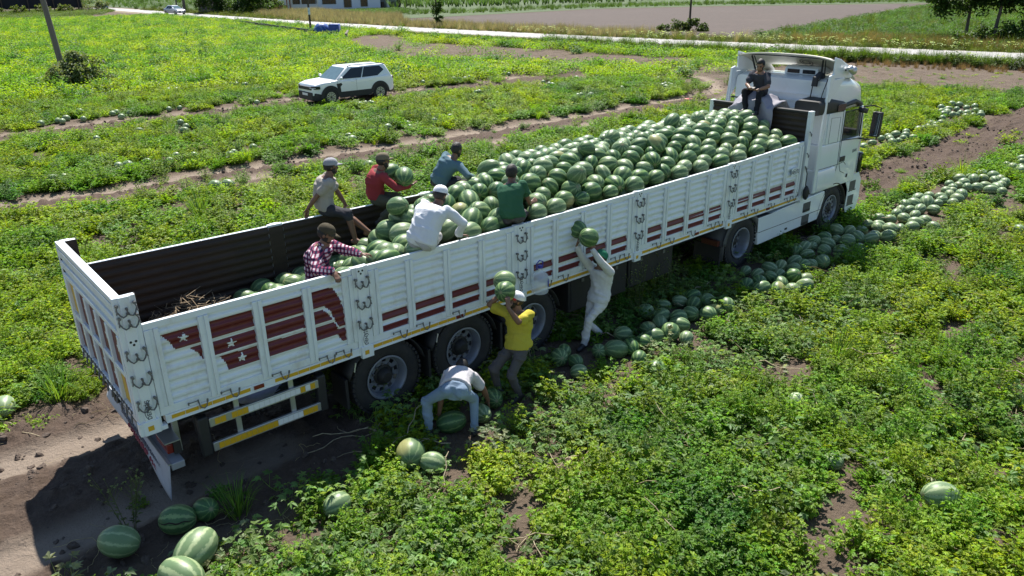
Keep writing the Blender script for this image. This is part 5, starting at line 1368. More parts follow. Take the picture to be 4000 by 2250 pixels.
m = M(); m.add([(-1.7, -1.4, 2.1), (0, -1.4, 3.5), (0, 1.4, 3.5), (-1.7, 1.4, 2.1)], [(0, 1, 2, 3)]); r1_ = m.obj('roof_slope', ROOFT, gz, recalc=False); q = r1_.modifiers.new('S', 'SOLIDIFY'); q.thickness = .08
m = M(); m.add([(0, -1.4, 3.5), (1.8, -1.4, 2.1), (1.8, 1.4, 2.1), (0, 1.4, 3.5)], [(0, 1, 2, 3)]); r1_ = m.obj('roof_slope', pm('grey_roof_sheet', (.45, .47, .46), .6), gz, recalc=False); q = r1_.modifiers.new('S', 'SOLIDIFY'); q.thickness = .08
M().box(-1.2, -1.08, .1, 1.2, -1.0, .9).obj('rail', ROOFT, gz)
gz.rotation_euler = (0, 0, R(-40)); gz.scale = (1.25, 1.25, 1.25)
sh_ = thing('shed', 'grey block shed with open front under the dark bushes by the road', 'shed', (56.44, 154.48, 0), local=True)
m = M(); SB = pm('grey_blockwork', (.17, .16, .17), .9, var=.3, scale=4)
M().box(0, 0, 0, 3.0, 2.6, 2.4).obj('block_wall', SB, sh_); M().box(6.2, .4, 0, 8.4, 2.6, 1.9).obj('block_wall', pm('pale_corrugated_sheet', (.26, .26, .28), .6, var=.2, scale=6), sh_)
M().box(3.2, -.1, 0, 3.6, .3, 2.7).obj('pillar', pm('pale_concrete', (.38, .36, .33), .9), sh_)
M().box(-.3, -.3, 2.45, 8.7, 3.0, 2.55).obj('roof', KERB, sh_)
M().box(3.9, 1.0, .4, 5.6, 2.2, 1.5).obj('stored_drum', pm('teal_plastic', (.03, .12, .18), .5), sh_, bevel=.1)
sh_.rotation_euler = (0, 0, R(-42)); sh_.scale = (1.25, 1.25, 1.25)
# ------------------------------------------------------------------ watermelons
def melon_mat():
    m = bpy.data.materials.new('watermelon_rind'); m.use_nodes = True; nt = m.node_tree; L = nt.links.new
    b = nt.nodes['Principled BSDF']
    at = nd(nt, 'ShaderNodeAttribute', attribute_name='mco'); mr = nd(nt, 'ShaderNodeAttribute', attribute_name='mrnd'); oi = nd(nt, 'ShaderNodeObjectInfo')
    def math_(op, a, b_=None, c=None, clamp=False):
        n = nd(nt, 'ShaderNodeMath', operation=op); n.use_clamp = clamp
        for i, q in enumerate((a, b_, c)):
            if q is None: continue
            if hasattr(q, 'links'): L(q, n.inputs[i])
            else: n.inputs[i].default_value = q
        return n.outputs[0]
    rnd = math_('FRACT', math_('ADD', oi.outputs['Random'], mr.outputs['Fac']))
    rnd2 = math_('FRACT', math_('MULTIPLY', rnd, 17.3))
    sep = nd(nt, 'ShaderNodeSeparateXYZ'); L(at.outputs['Vector'], sep.inputs[0])
    # vector shifted per melon for the noises
    cmb = nd(nt, 'ShaderNodeCombineXYZ'); L(math_('MULTIPLY', rnd, 31.0), cmb.inputs[0]); L(math_('MULTIPLY', rnd2, 13.0), cmb.inputs[1])
    va = nd(nt, 'ShaderNodeVectorMath', operation='ADD'); L(at.outputs['Vector'], va.inputs[0]); L(cmb.outputs[0], va.inputs[1])
    n1 = nd(nt, 'ShaderNodeTexNoise'); setin(n1, Scale=5.0, Detail=5.0, Roughness=.7); L(va.outputs[0], n1.inputs['Vector'])
    n2 = nd(nt, 'ShaderNodeTexNoise'); setin(n2, Scale=1.6, Detail=2.0); L(va.outputs[0], n2.inputs['Vector'])
    ang = math_('MULTIPLY', math_('ARCTAN2', sep.outputs[2], sep.outputs[1]), 9.0)
    ph = math_('ADD', ang, math_('MULTIPLY', math_('SUBTRACT', n1.outputs[0], .5), 4.6))
    sn = math_('SINE', ph)
    wide = math_('ADD', math_('MULTIPLY', math_('SUBTRACT', rnd2, .5), .5), .72)
    mr_ = nd(nt, 'ShaderNodeMapRange', interpolation_type='SMOOTHSTEP'); L(sn, mr_.inputs[0]); L(math_('SUBTRACT', wide, .55), mr_.inputs[1]); L(math_('ADD', wide, .35), mr_.inputs[2])
    st = mr_.outputs[0]                                   # 1 on the light bands
    def mix(f, a, c, mode='MIX'):
        n = nd(nt, 'ShaderNodeMix', data_type='RGBA', blend_type=mode)
        for q, k in ((f, 0), (a, 6), (c, 7)):
            if hasattr(q, 'links'): L(q, n.inputs[k])
            else: n.inputs[k].default_value = q if k == 0 else c4(q)
        return n.outputs[2]
    dark = mix(n2.outputs[0], (.014, .055, .018), (.050, .130, .036))
    lite = mix(n2.outputs[0], (.095, .19, .048), (.20, .30, .095))
    col = mix(st, dark, lite)
    # pale sun-bleached kind: object colour r channel
    so_ = nd(nt, 'ShaderNodeSeparateColor'); L(oi.outputs['Color'], so_.inputs[0])
    pal = mix(st, (.20, .28, .145), (.44, .49, .31))
    col = mix(so_.outputs[0], col, pal)
    # ground spot
    d = nd(nt, 'ShaderNodeVectorMath', operation='DOT_PRODUCT'); L(at.outputs['Vector'], d.inputs[0]); d.inputs[1].default_value = (.28, .35, -.89)
    dd = math_('ADD', d.outputs['Value'], math_('MULTIPLY', math_('SUBTRACT', n1.outputs[0], .5), .25))
    sp = nd(nt, 'ShaderNodeMapRange'); setin(sp, From_Min=.62, From_Max=.86, To_Min=0.0, To_Max=.65); L(dd, sp.inputs[0])
    col = mix(math_('MULTIPLY', sp.outputs[0], so_.outputs[1]), col, (.36, .33, .13))
    # blossom end: little pale scar
    e = nd(nt, 'ShaderNodeMapRange'); setin(e, From_Min=.975, From_Max=.99, To_Min=0.0, To_Max=.7); L(math_('ABSOLUTE', sep.outputs[0]), e.inputs[0])
    col = mix(e.outputs[0], col, (.25, .22, .12))
    dust = nd(nt, 'ShaderNodeTexNoise'); setin(dust, Scale=3.0, Detail=6.0); L(va.outputs[0], dust.inputs['Vector'])
    du = nd(nt, 'ShaderNodeMapRange'); setin(du, From_Min=.5, From_Max=.8, To_Min=0.0, To_Max=.2); L(dust.outputs[0], du.inputs[0])
    col = mix(du.outputs[0], col, (.22, .20, .13))
    L(col, b.inputs['Base Color'])
    rg = nd(nt, 'ShaderNodeMapRange'); setin(rg, To_Min=.30, To_Max=.55); L(n2.outputs[0], rg.inputs[0]); L(rg.outputs[0], b.inputs['Roughness'])
    b.inputs['Specular IOR Level'].default_value = .36
    bp = nd(nt, 'ShaderNodeBump'); setin(bp, Strength=.15, Distance=.01); L(n1.outputs[0], bp.inputs['Height']); L(bp.outputs[0], b.inputs['Normal'])
    return m
MELON = melon_mat()
def melon_geo(seed, el, nu=22, nv=14, r0=.135):
    """axis along x, semi-axes r0*el, r0, r0"""
    r = random.Random(seed); m = M(); m.ell((0, 0, 0), (0, 1, 0), (0, 0, 1), (1, 0, 0), nu, nv)
    v = np.array(m.v); u = v.copy()
    lob = r.uniform(-.05, .05); ph = r.random()*6.28
    a = np.arctan2(v[:, 2], v[:, 1])
    k = 1+.018*np.sin(a*2+ph)+.012*np.sin(a*3+ph*2)
    v[:, 1] *= k*(1+lob*v[:, 0]); v[:, 2] *= k*(1+lob*v[:, 0])
    v = v*np.array([r0*el, r0, r0])
    end = np.abs(u[:, 0]) > .999; v[end, 0] *= .955
    return v, u, m.f
def melon_mesh(name, seed, el, nu=22, nv=14, r0=.135):
    v, u, f = melon_geo(seed, el, nu, nv, r0)
    me = bpy.data.meshes.new(name); me.from_pydata(v.tolist(), [], f)
    a = me.attributes.new('mco', 'FLOAT_VECTOR', 'POINT'); a.data.foreach_set('vector', u.astype(np.float32).ravel())
    a = me.attributes.new('mrnd', 'FLOAT', 'POINT'); a.data.foreach_set('value', np.full(len(v), (seed*.137) % 1.0, np.float32))
    me.materials.append(MELON); me.shade_smooth(); me.update(); return me
MM = [melon_mesh('watermelon', k, e) for k, e in enumerate((1.10, 1.18, 1.26, 1.15, 1.32, 1.22, 1.05, 1.38))]
class Mel:
    __slots__ = ('p', 's', 'rot', 'k', 'pale', 'spot', 'zone', 'label', 'keep', 'lab2')
    def __init__(s, p, size, rot, k, pale, spot, zone, keep=False, label=None):
        s.p = Vector(p); s.s = size; s.rot = rot; s.k = k; s.pale = pale; s.spot = spot; s.zone = zone; s.keep = keep; s.label = label; s.lab2 = None
MEL = []
mr = random.Random(77)
def rrot(flat=.35): return (mr.uniform(0, 6.28), mr.gauss(0, flat), mr.uniform(0, 6.28))

# --- the load: height of the heap
def heap(x, y):
    mid = np.interp(x, [1.8, 2.1, 2.6, 3.2, 3.8, 4.3, 5.0, 6.0, 9.0, 12.0, 13.4], [1.30, 1.46, 1.52, 1.64, 1.98, 2.34, 2.38, 2.54, 2.56, 2.62, 2.64])
    near = np.interp(x, [1.8, 2.4, 2.9, 3.2, 5.0, 13.4], [1.25, 1.50, 1.80, 2.08, 2.17, 2.24])
    far = np.interp(x, [1.8, 2.4, 3.4, 4.2, 4.6, 5.1, 5.7, 6.5, 7.2, 13.4], [1.25, 1.36, 1.38, 1.52, 1.74, 1.95, 2.08, 2.30, 2.48, 2.58])
    t = np.clip((y-.2)/1.0, 0, 1); t2 = np.clip((y-1.2)/1.0, 0, 1)
    s = t*t*(3-2*t)*.5+t*.5
    return np.where(y < 1.2, near*(1-s)+mid*s, mid*(1-t2)+far*t2)
AVOID = []            # filled by the people: (x, y, r) where bodies are
# ------------------------------------------------------------------ people
SKIN = pm('skin', (.26, .135, .085), .5, var=.15, scale=8)
SKIN_T = pm('tanned_skin', (.17, .085, .052), .5, var=.18, scale=8)
HAIR = pm('dark_hair', (.012, .010, .009), .6, var=.3, scale=40, bump=.4, bscale=90)
def cloth(name, col, bump=.6, var=.2, dirt=.45, dcol=None, scale=5):
    return pm(name, col, .85, var=var, scale=scale, bump=bump, bscale=7, dirt=dirt, dcol=dcol or tuple(c*.55+.03 for c in col), dscale=5, spec=.2)
def check_cloth():
    m = bpy.data.materials.new('checked_cloth'); m.use_nodes = True; nt = m.node_tree; L = nt.links.new; b = nt.nodes['Principled BSDF']
    tc = nd(nt, 'ShaderNodeTexCoord'); sp = nd(nt, 'ShaderNodeSeparateXYZ'); L(tc.outputs['Object'], sp.inputs[0])
    def wave(o, f, off_=0):
        n = nd(nt, 'ShaderNodeMath', operation='MULTIPLY_ADD'); L(o, n.inputs[0]); n.inputs[1].default_value = f; n.inputs[2].default_value = off_
        fr = nd(nt, 'ShaderNodeMath', operation='FRACT'); L(n.outputs[0], fr.inputs[0])
        g = nd(nt, 'ShaderNodeMath', operation='LESS_THAN'); L(fr.outputs[0], g.inputs[0]); g.inputs[1].default_value = .48; return g.outputs[0]
    ad = nd(nt, 'ShaderNodeMath', operation='SUBTRACT'); L(sp.outputs[0], ad.inputs[0]); L(sp.outputs[1], ad.inputs[1])
    a = wave(ad.outputs[0], 14.0); c = wave(sp.outputs[2], 17.0)
    s = nd(nt, 'ShaderNodeMath', operation='ADD'); L(a, s.inputs[0]); L(c, s.inputs[1])
    h = nd(nt, 'ShaderNodeMath', operation='MULTIPLY'); L(s.outputs[0], h.inputs[0]); h.inputs[1].default_value = .5
    rp = nd(nt, 'ShaderNodeValToRGB'); rp.color_ramp.interpolation = 'CONSTANT'
    e = rp.color_ramp.elements; e[0].color = (.62, .52, .56, 1); e[0].position = 0; e[1].color = (.012, .014, .05, 1); e[1].position = .9
    q = e.new(.4); q.color = (.20, .035, .085, 1)
    L(h.outputs[0], rp.inputs[0]); L(rp.outputs[0], b.inputs['Base Color']); b.inputs['Roughness'].default_value = .85; b.inputs['Specular IOR Level'].default_value = .2
    return m
PEND = []
def ringe(c, X, Y, a, b, n=16): return [Vector(c)+X*(math.cos(t)*a)+Y*(math.sin(t)*b) for t in [2*math.pi*k/n for k in range(n)]]
def cone(m, a, b, ra, rb, n=12):
    """round-ended tapered limb"""
    a = Vector(a); b = Vector(b); d = (b-a); l = d.length
    if l < 1e-6: return
    d = d/l; u, w = perp(d); rings = []
    for t in (-1, -.8, -.45): rings.append(ringe(a+d*ra*t, u, w, ra*math.sqrt(max(0, 1-t*t))+1e-4, ra*math.sqrt(max(0, 1-t*t))+1e-4, n))
    for f in (0, .33, .66, 1): r_ = ra+(rb-ra)*f; rings.append(ringe(a+(b-a)*f, u, w, r_, r_, n))
    for t in (.45, .8, 1): rings.append(ringe(b+d*rb*t, u, w, rb*math.sqrt(max(0, 1-t*t))+1e-4, rb*math.sqrt(max(0, 1-t*t))+1e-4, n))
    m.loft(rings)
def ik(a, t, l1, l2, pole):
    a = Vector(a); t = Vector(t); d = t-a; L_ = d.length
    mx = (l1+l2)*.995
    if L_ > mx: t = a+d*(mx/L_); d = t-a; L_ = mx
    L_ = max(L_, abs(l1-l2)+.02)
    x = (l1*l1-l2*l2+L_*L_)/(2*L_); h = math.sqrt(max(0, l1*l1-x*x)); dn = d.normalized()
    p = Vector(pole)-dn*Vector(pole).dot(dn)
    if p.length < 1e-4: p = perp(dn)[0]
    return a+dn*x+p.normalized()*h, t
def remesh_later(m, name, mats, parent, voxel, smooth, wr=0.0, wf=9.0, loc=Vector((0, 0, 0)), tagf=None):
    me = bpy.data.meshes.new(name+'_raw'); me.from_pydata([tuple(Vector(v)-loc) for v in m.v], [], m.f)
    o = bpy.data.objects.new(name+'_raw', me); COL.objects.link(o)
    q = o.modifiers.new('r', 'REMESH'); q.mode = 'VOXEL'; q.voxel_size = voxel
    if smooth: q = o.modifiers.new('s', 'SMOOTH'); q.factor = .5; q.iterations = smooth
    PEND.append((o, name, mats, parent, wr, wf, loc, tagf))
    return o
def flush():
    dg = bpy.context.evaluated_depsgraph_get(); dg.update()
    out = []
    for o, name, mats, parent, wr, wf, loc, tagf in PEND:
        me = bpy.data.meshes.new_from_object(o.evaluated_get(dg)); me.name = name
        out.append((o, name, mats, parent, wr, wf, loc, tagf, me))
    for o, name, mats, parent, wr, wf, loc, tagf, me in out:
        bpy.data.objects.remove(o)
        me.materials.clear()
        for mt in (mats if isinstance(mats, list) else [mats]): me.materials.append(mt)
        if wr:
            n = len(me.vertices); co = np.empty(n*3, np.float32); no = np.empty(n*3, np.float32); me.vertices.foreach_get('co', co); me.vertex_normals.foreach_get('vector', no)
            co = co.reshape(-1, 3); no = no.reshape(-1, 3)
            p = co+np.array(loc)
            a = fbm(p[:, 0]*wf+p[:, 2]*wf*1.3, p[:, 1]*wf-p[:, 2]*wf*.7, 3, 2)-.5
            b = np.abs(fbm(p[:, 2]*wf*1.9+p[:, 0]*wf*.5, p[:, 1]*wf*.8+p[:, 0]*wf*.6, 8, 2)-.5)
            co += no*(np.clip((a*1.3-b*1.1)*wr, -.007, .02))[:, None]; me.vertices.foreach_set('co', co.ravel())
        me.shade_smooth(); me.update()
        parent_o = parent
        if tagf == 'BODY': parent_o.data = me
        else:
            ob = bpy.data.objects.new(name, me); COL.objects.link(ob); ob.parent = parent_o
    PEND.clear()
def person(label, pelvis, neck, hips, face, hands, feet, look=None, sc=.95, shoulders=None, elbows=((0,0,-1),(0,0,-1)), knees=None,
           shirt=None, sleeve='short', trousers=None, short=False, shoes=None, cap=None, brim=None, beard=True, hair=True, skin=SKIN, fat=1.0, hip_h=None, untuck=.1, curl=.9, palms=None, bare_back=False, sole=None):
    """pelvis, neck: spine ends; hips: subject's right; face: head direction; hands/feet: (left, right) wrist / ankle points"""
    P = Vector(pelvis); C = Vector(neck); s = sc
    base = Vector((P.x, P.y, min(Vector(feet[0]).z, Vector(feet[1]).z)-.07*s))
    body = bpy.data.objects.new('person', bpy.data.meshes.new('person')); COL.objects.link(body); body.location = base
    tag(body, label, 'person'); OFF[body.name] = base
    Rr = Vector(hips).normalized(); S = (C-P); up = S.normalized()
    Rs = Vector(shoulders).normalized() if shoulders else Rr
    Rs = (Rs-up*Rs.dot(up)).normalized(); Rh = (Rr-up*Rr.dot(up)).normalized()
    F = up.cross(Rs).normalized(); Fh = up.cross(Rh).normalized()       # front
    fc = Vector(face).normalized(); L_ = S.length
    # bend of the spine: pushes the middle backwards when the head looks down
    def sp(t): return P+S*t - F*(.05*s*math.sin(math.pi*t))
    def torso(m, k=0.0, t0=-.16, t1=1.0, hipk=0.0):
        prof = [(-.18, .10, .085), (-.10, .155, .115), (0.0, .172, .125), (.15, .160, .115), (.32, .148, .108), (.5, .158, .112), (.68, .175, .118), (.84, .178, .11), (.93, .145, .09), (1.0, .085, .075), (1.06, .06, .06)]
        rings = []
        for t, a, b in prof:
            if t < t0 or t > t1: continue
            Rt = (Rh*(1-max(0, min(1, t)))+Rs*max(0, min(1, t))).normalized(); Ft = up.cross(Rt).normalized()
            fb = 1+(fat-1)*(1 if .0 < t < .7 else .3)
            rings.append(ringe(sp(t), Rt, Ft, (a*s*1.06+k)*(1+(fat-1)*.6), (b*s*1.06+k)*fb))
        m.loft(rings)
    sh = [C-Rs*.185*s-up*.055*s, C+Rs*.185*s-up*.055*s]
    hp = [P-Rh*.095*s-up*.03*s, P+Rh*.095*s-up*.03*s]
    el = []; wr = []; kn = []; an = []
    for i in (0, 1):
        e, w = ik(sh[i], hands[i], .29*s, .25*s, elbows[i]); el.append(e); wr.append(w)
        k, a = ik(hp[i], feet[i], .42*s, .41*s, knees[i] if knees else F); kn.append(k); an.append(a)
    # ---- body
    m = M(); torso(m, -.006)
    nb = C+up*.01; hc = C+up*.08*s+(fc*.035*s)+Vector((0, 0, .070*s))
    cone(m, nb-up*.04*s, hc-Vector((0, 0, .05*s)), .070*s, .060*s)
    hr = fc.cross(Vector((0, 0, 1)))
    if hr.length < .05: hr = Rs.copy()
    hr.normalize(); hu = hr.cross(fc).normalized()                          # head right / up
    m.ell(hc+hu*.015*s-fc*.012*s, hr*.078*s, fc*.098*s, hu*.105*s, 16, 12)   # skull
    m.ell(hc-hu*.055*s+fc*.030*s, hr*.058*s, fc*.066*s, hu*.068*s, 14, 10)   # jaw
    cone(m, hc+hu*.012*s+fc*.088*s, hc-hu*.022*s+fc*.106*s, .010*s, .016*s, 8)  # nose
    for q in (-1, 1): cone(m, hc+hr*q*.02*s+hu*.030*s+fc*.088*s, hc+hr*q*.045*s+hu*.028*s+fc*.072*s, .011*s, .010*s, 8)   # brow
    m.ell(hc-hu*.050*s+fc*.090*s, hr*.024*s, fc*.010*s, hu*.008*s, 8, 6); m.ell(hc-hu*.085*s+fc*.080*s, hr*.02*s, fc*.018*s, hu*.016*s, 8, 6)   # lips, chin
    for q in (-1, 1): m.ell(hc+hr*q*.080*s-hu*.01*s-fc*.012*s, hr*.012*s, fc*.022*s, hu*.034*s, 8, 6)   # ears
    for i in (0, 1):
        cone(m, sh[i], el[i], .050*s, .040*s); cone(m, el[i], el[i].lerp(wr[i], .4), .041*s, .042*s); cone(m, el[i].lerp(wr[i], .35), wr[i], .042*s, .028*s)
        cone(m, hp[i], hp[i].lerp(kn[i], .5), .088*s, .075*s); cone(m, hp[i].lerp(kn[i], .5), kn[i], .075*s, .052*s); cone(m, kn[i], kn[i].lerp(an[i], .35), .052*s, .056*s); cone(m, kn[i].lerp(an[i], .35), an[i], .055*s, .036*s)
        # foot
        lowleg = (an[i]-kn[i]).normalized(); fd = Vector((F.x, F.y, 0)) if abs(F.z) < .8 else Vector((up.x, up.y, 0))
        if look and len(look) > i: fd = Vector(look[i])
        fd = fd.normalized(); heel = an[i]-fd*.045*s-Vector((0, 0, .04*s)); toe = an[i]+fd*.17*s-Vector((0, 0, .05*s))
        cone(m, heel, toe, .036*s, .028*s); cone(m, an[i], an[i]+fd*.10*s-Vector((0, 0, .03*s)), .034*s, .028*s)
        # hand
        hd, pn = palms[i] if palms else ((wr[i]-el[i]).normalized(), None)
        hd = Vector(hd).normalized()
        pn = Vector(pn) if pn is not None else Vector((0, 0, -1))
        pn = pn-hd*pn.dot(hd); pn = pn.normalized() if pn.length > .05 else perp(hd)[0]
        sd = hd.cross(pn).normalized()*(1 if i == 1 else -1)                # towards the thumb
        pc = wr[i]+hd*.045*s
        m.ell(pc+hd*.005*s, hd*.052*s, sd*.042*s, pn*.017*s, 12, 8)
        for j, ln in enumerate((.070, .079, .074, .058)):
            o = wr[i]+hd*.088*s+sd*(.030-.020*j)*s; dr = (hd+sd*(.10-.07*j)).normalized()
            p1 = o+dr*ln*.5*s; d2 = (dr*math.cos(curl*.6)+pn*math.sin(curl*.6)); p2 = p1+d2*ln*.34*s; d3 = (dr*math.cos(curl*1.2)+pn*math.sin(curl*1.2)); p3 = p2+d3*ln*.28*s
            cone(m, o-dr*.03*s, p1, .0105*s, .0098*s, 8); cone(m, p1, p2, .0098*s, .009*s, 8); cone(m, p2, p3, .009*s, .008*s, 8)
        o = wr[i]+hd*.025*s+sd*.030*s; p1 = o+(hd*.6+sd*.75+pn*.2).normalized()*.045*s; p2 = p1+(hd*.9+sd*.25+pn*.45).normalized()*.038*s
        cone(m, o, p1, .014*s, .0115*s, 8); cone(m, p1, p2, .0115*s, .010*s, 8)
    remesh_later(m, 'person', skin, body, .0082, 2, 0, loc=base, tagf='BODY')
    # ---- clothes
    if shirt:
        m = M(); torso(m, .030, t0=-.02 if bare_back else -untuck-.04, t1=.96)
        for i in (0, 1):
            if sleeve == 'long': 
                cone(m, sh[i]+up*.0, el[i], .082*s, .068*s); cone(m, el[i], el[i].lerp(wr[i], .92), .068*s, .052*s)
            else: cone(m, sh[i], sh[i].lerp(el[i], .66), .082*s, .082*s)
        m.lathe([(.058*s, 0), (.07*s, 0), (.066*s, .035*s), (.054*s, .035*s)], C-up*.02*s, up, 14, closed=True)
        remesh_later(m, 'shirt', shirt, body, .0125, 4, .042*s, 7.0, loc=base)
    if trousers:
        m = M(); torso(m, .016 if not shirt else .010, t0=-.2, t1=.14 if not bare_back else .03)
        for i in (0, 1):
            cone(m, hp[i], hp[i].lerp(kn[i], .5), .104*s, .090*s); cone(m, hp[i].lerp(kn[i], .45), kn[i], .090*s, .073*s)
            if not short: cone(m, kn[i], kn[i].lerp(an[i], .5), .074*s, .068*s); cone(m, kn[i].lerp(an[i], .45), kn[i].lerp(an[i], .96), .068*s, .058*s)
            else: cone(m, kn[i], kn[i].lerp(an[i], .1), .076*s, .076*s)
        remesh_later(m, 'trousers' if not short else 'shorts', trousers, body, .0125, 4, .040*s, 7.5, loc=base)
    if shoes:
        for i in (0, 1):
            fd = Vector((F.x, F.y, 0)) if abs(F.z) < .8 else Vector((up.x, up.y, 0))
            if look and len(look) > i: fd = Vector(look[i])
            fd = fd.normalized(); m = M(); heel = an[i]-fd*.045*s-Vector((0, 0, .035*s)); toe = an[i]+fd*.185*s-Vector((0, 0, .045*s))
            cone(m, heel, toe, .047*s, .038*s); cone(m, an[i]-Vector((0, 0, .0)), an[i]+fd*.09*s-Vector((0, 0, .03*s)), .046*s, .042*s)
            remesh_later(m, 'shoe', shoes, body, .012, 3, 0, loc=base)
    # ---- hair, beard, cap, eyes
    if hair:
        m = M(); m.ell(hc+hu*.022*s-fc*.020*s, hr*.085*s, fc*.103*s, hu*.108*s, 20, 14)
        keep = []
        for f in m.f:
            c = sum((Vector(m.v[k]) for k in f), Vector())/len(f)-hc; a, b = c.dot(fc), c.dot(hu)
            if b > .03*s-(.0 if a > .02*s else .095*s) and not (a > .045*s and b < .062*s) and not (cap and b > .028*s): keep.append(f)
        m.f = keep; m.mi = [0]*len(keep)
        for k, v in enumerate(m.v): m.v[k] = tuple(Vector(v)+ (Vector(v)-hc).normalized()*mnoise.noise(Vector(v)*45)*.008)
        h = m.obj('hair', HAIR, body, smooth=True, sharp=180, recalc=False); q = h.modifiers.new('Solidify', 'SOLIDIFY'); q.thickness = .012; q.offset = 0
    if beard:
        m = M(); m.ell(hc-hu*.058*s+fc*.030*s, hr*.063*s, fc*.070*s, hu*.066*s, 18, 12); keep = []
        for f in m.f:
            c = sum((Vector(m.v[k]) for k in f), Vector())/len(f)-hc; a, b = c.dot(fc), c.dot(hu); w = abs(c.dot(hr))
            if a > -.02*s and ((b < -.072*s and b > -.15*s) or (w > .050*s and b < -.02*s and a < .055*s)) : keep.append(f)
        m.f = keep; m.mi = [0]*len(keep)
        h = m.obj('beard', HAIR, body, smooth=True, sharp=180, recalc=False); q = h.modifiers.new('Solidify', 'SOLIDIFY'); q.thickness = .006; q.offset = 0
    for q in (-1, 1):
        M().ell(hc+hr*q*.033*s+hu*.008*s+fc*.079*s, hr*.012*s, fc*.009*s, hu*.007*s, 8, 6).obj('eye', MATS['eye'], body, smooth=True)
        M().tube([hc+hr*q*.017*s+hu*.030*s+fc*.100*s, hc+hr*q*.036*s+hu*.034*s+fc*.094*s, hc+hr*q*.054*s+hu*.027*s+fc*.078*s], .005*s, 5).obj('eyebrow', HAIR, body)
    if cap:
        m = M(); cu_ = (hu-fc*.12).normalized(); cf = (fc+hu*.12).normalized(); rings = []
        for k in range(7):
            th = k/6*math.pi/2; rr = math.cos(th)**.8; rings.append(ringe(hc+hu*.030*s-fc*.010*s+cu_*(.100*s*math.sin(th)), hr, cf, .096*s*rr+.0005, .118*s*rr+.0005, 20))
        m.loft(rings, cap=True)
        cp = m.obj('cap', cap, body, smooth=True, sharp=60)
        b = M(); vs = []; n = 12
        for k in range(n+1):
            a = -1.15+2.3*k/n; o = hc+hu*.034*s-fc*.010*s
            vs.append(o+hr*math.sin(a)*.090*s+cf*math.cos(a)*.108*s)
            vs.append(o+hr*math.sin(a)*.085*s+cf*(.108*math.cos(a)+.085*max(0, math.cos(a*1.3)))*s-hu*(.018*s+.012*s*math.sin(a)**2))
        b.add(vs, [(2*k, 2*k+1, 2*k+3, 2*k+2) for k in range(n)])
        br = b.obj('brim', brim or cap, cp, smooth=True, recalc=False); q = br.modifiers.new('Solidify', 'SOLIDIFY'); q.thickness = .006
        M().ell(hc+hu*.030*s-fc*.010*s+cu_*.100*s, hr*.007*s, cf*.007*s, cu_*.005*s, 8, 5).obj('cap_button', cap, cp)
    settle(body, True)
    return body, dict(hc=hc, wr=wr, el=el, kn=kn, an=an, F=F, up=up, C=C, P=P)
pm('eye', (.03, .02, .015), .2)
PMESH = {}
BEIGE = cloth('beige_tshirt', (.34, .31, .27)); REDC = cloth('dark_red_cloth', (.26, .035, .042)); TEAL = cloth('teal_grey_cloth', (.10, .17, .21)); WSHIRT = cloth('white_shirt_cloth', (.66, .68, .72), dirt=.2, dcol=(.42, .36, .28))
GREENC = cloth('green_tshirt', (.035, .115, .062)); YELC = cloth('yellow_tshirt', (.46, .39, .045), dirt=.5, dcol=(.20, .16, .06)); GREYT = cloth('pale_grey_tshirt', (.50, .48, .50)); CHK = check_cloth()
WOVER = cloth('off_white_work_cloth', (.58, .57, .56), dirt=.5, dcol=(.34, .28, .21)); BLUEJ = cloth('washed_blue_jeans', (.20, .27, .36), dirt=.3, dcol=(.22, .24, .18)); DARKT = cloth('charcoal_trousers', (.040, .040, .046)); GREYW = cloth('grey_work_trousers', (.085, .080, .082)); PALET = cloth('light_grey_trousers', (.40, .39, .38)); NAVY = cloth('dark_navy_cloth', (.022, .025, .036)); OLIVE = cloth('olive_grey_cloth', (.075, .075, .055)); BLACKC = cloth('black_cloth', (.014, .014, .017))
CAPG = cloth('grey_cap_cloth', (.30, .30, .32)); CAPK = cloth('khaki_cap_cloth', (.15, .125, .085)); CAPD = cloth('dark_olive_cap_cloth', (.060, .050, .030)); CAPW = cloth('white_cap_cloth', (.72, .73, .76), dirt=.1); CAPGR = cloth('green_cap_cloth', (.02, .15, .085)); CAPR = cloth('red_brim_cloth', (.55, .03, .05)); SHOE = pm('dark_shoe', (.02, .02, .024), .6); SHOEB = pm('black_shoe', (.012, .012, .013), .5)
V = Vector
# 1 man on the far rail
person('person in grey cap, beige T-shirt and dark shorts sitting on the far side board', (3.84, 2.46, 2.285), (3.93, 2.40, 2.74), (-.35, -.9, 0), (.93, -.25, -.12),
       ((4.20, 2.47, 2.24), (3.50, 2.46, 2.25)), ((4.28, 1.98, 1.92), (4.02, 1.92, 1.86)), look=((.6, -.7, -.1), (.5, -.8, -.1)), elbows=((.5, .8, 0), (-1, -.1, 0)), knees=((.6, -.6, .8), (.5, -.7, .8)),
       shirt=BEIGE, trousers=DARKT, short=True, cap=CAPG, skin=SKIN_T, fat=1.12, palms=(((0, .5, -.8), (0, -.8, -.5)), ((-.1, .4, -.9), (0, -.9, -.3))))
# 2 man in red with two melons
person('person in dark red top and khaki cap hugging two watermelons on the far board', (4.72, 2.45, 2.285), (4.80, 2.36, 2.70), (-.25, -.95, 0), (.95, -.25, -.12),
       ((5.12, 2.46, 2.50), (5.13, 2.06, 2.44)), ((4.72, 2.06, 2.0), (4.58, 2.12, 1.98)), look=((.8, -.5, 0), (.7, -.6, 0)), elbows=((.2, .6, -.6), (-.2, -.6, -.7)), knees=((.9, -.2, .7), (.8, -.5, .7)),
       shirt=REDC, sleeve='long', trousers=OLIVE, cap=CAPK, shoes=SHOE, skin=SKIN_T, palms=(((.9, -.2, .25), (0, 0, 1)), ((.95, .2, .2), (0, .2, 1))), curl=.5)
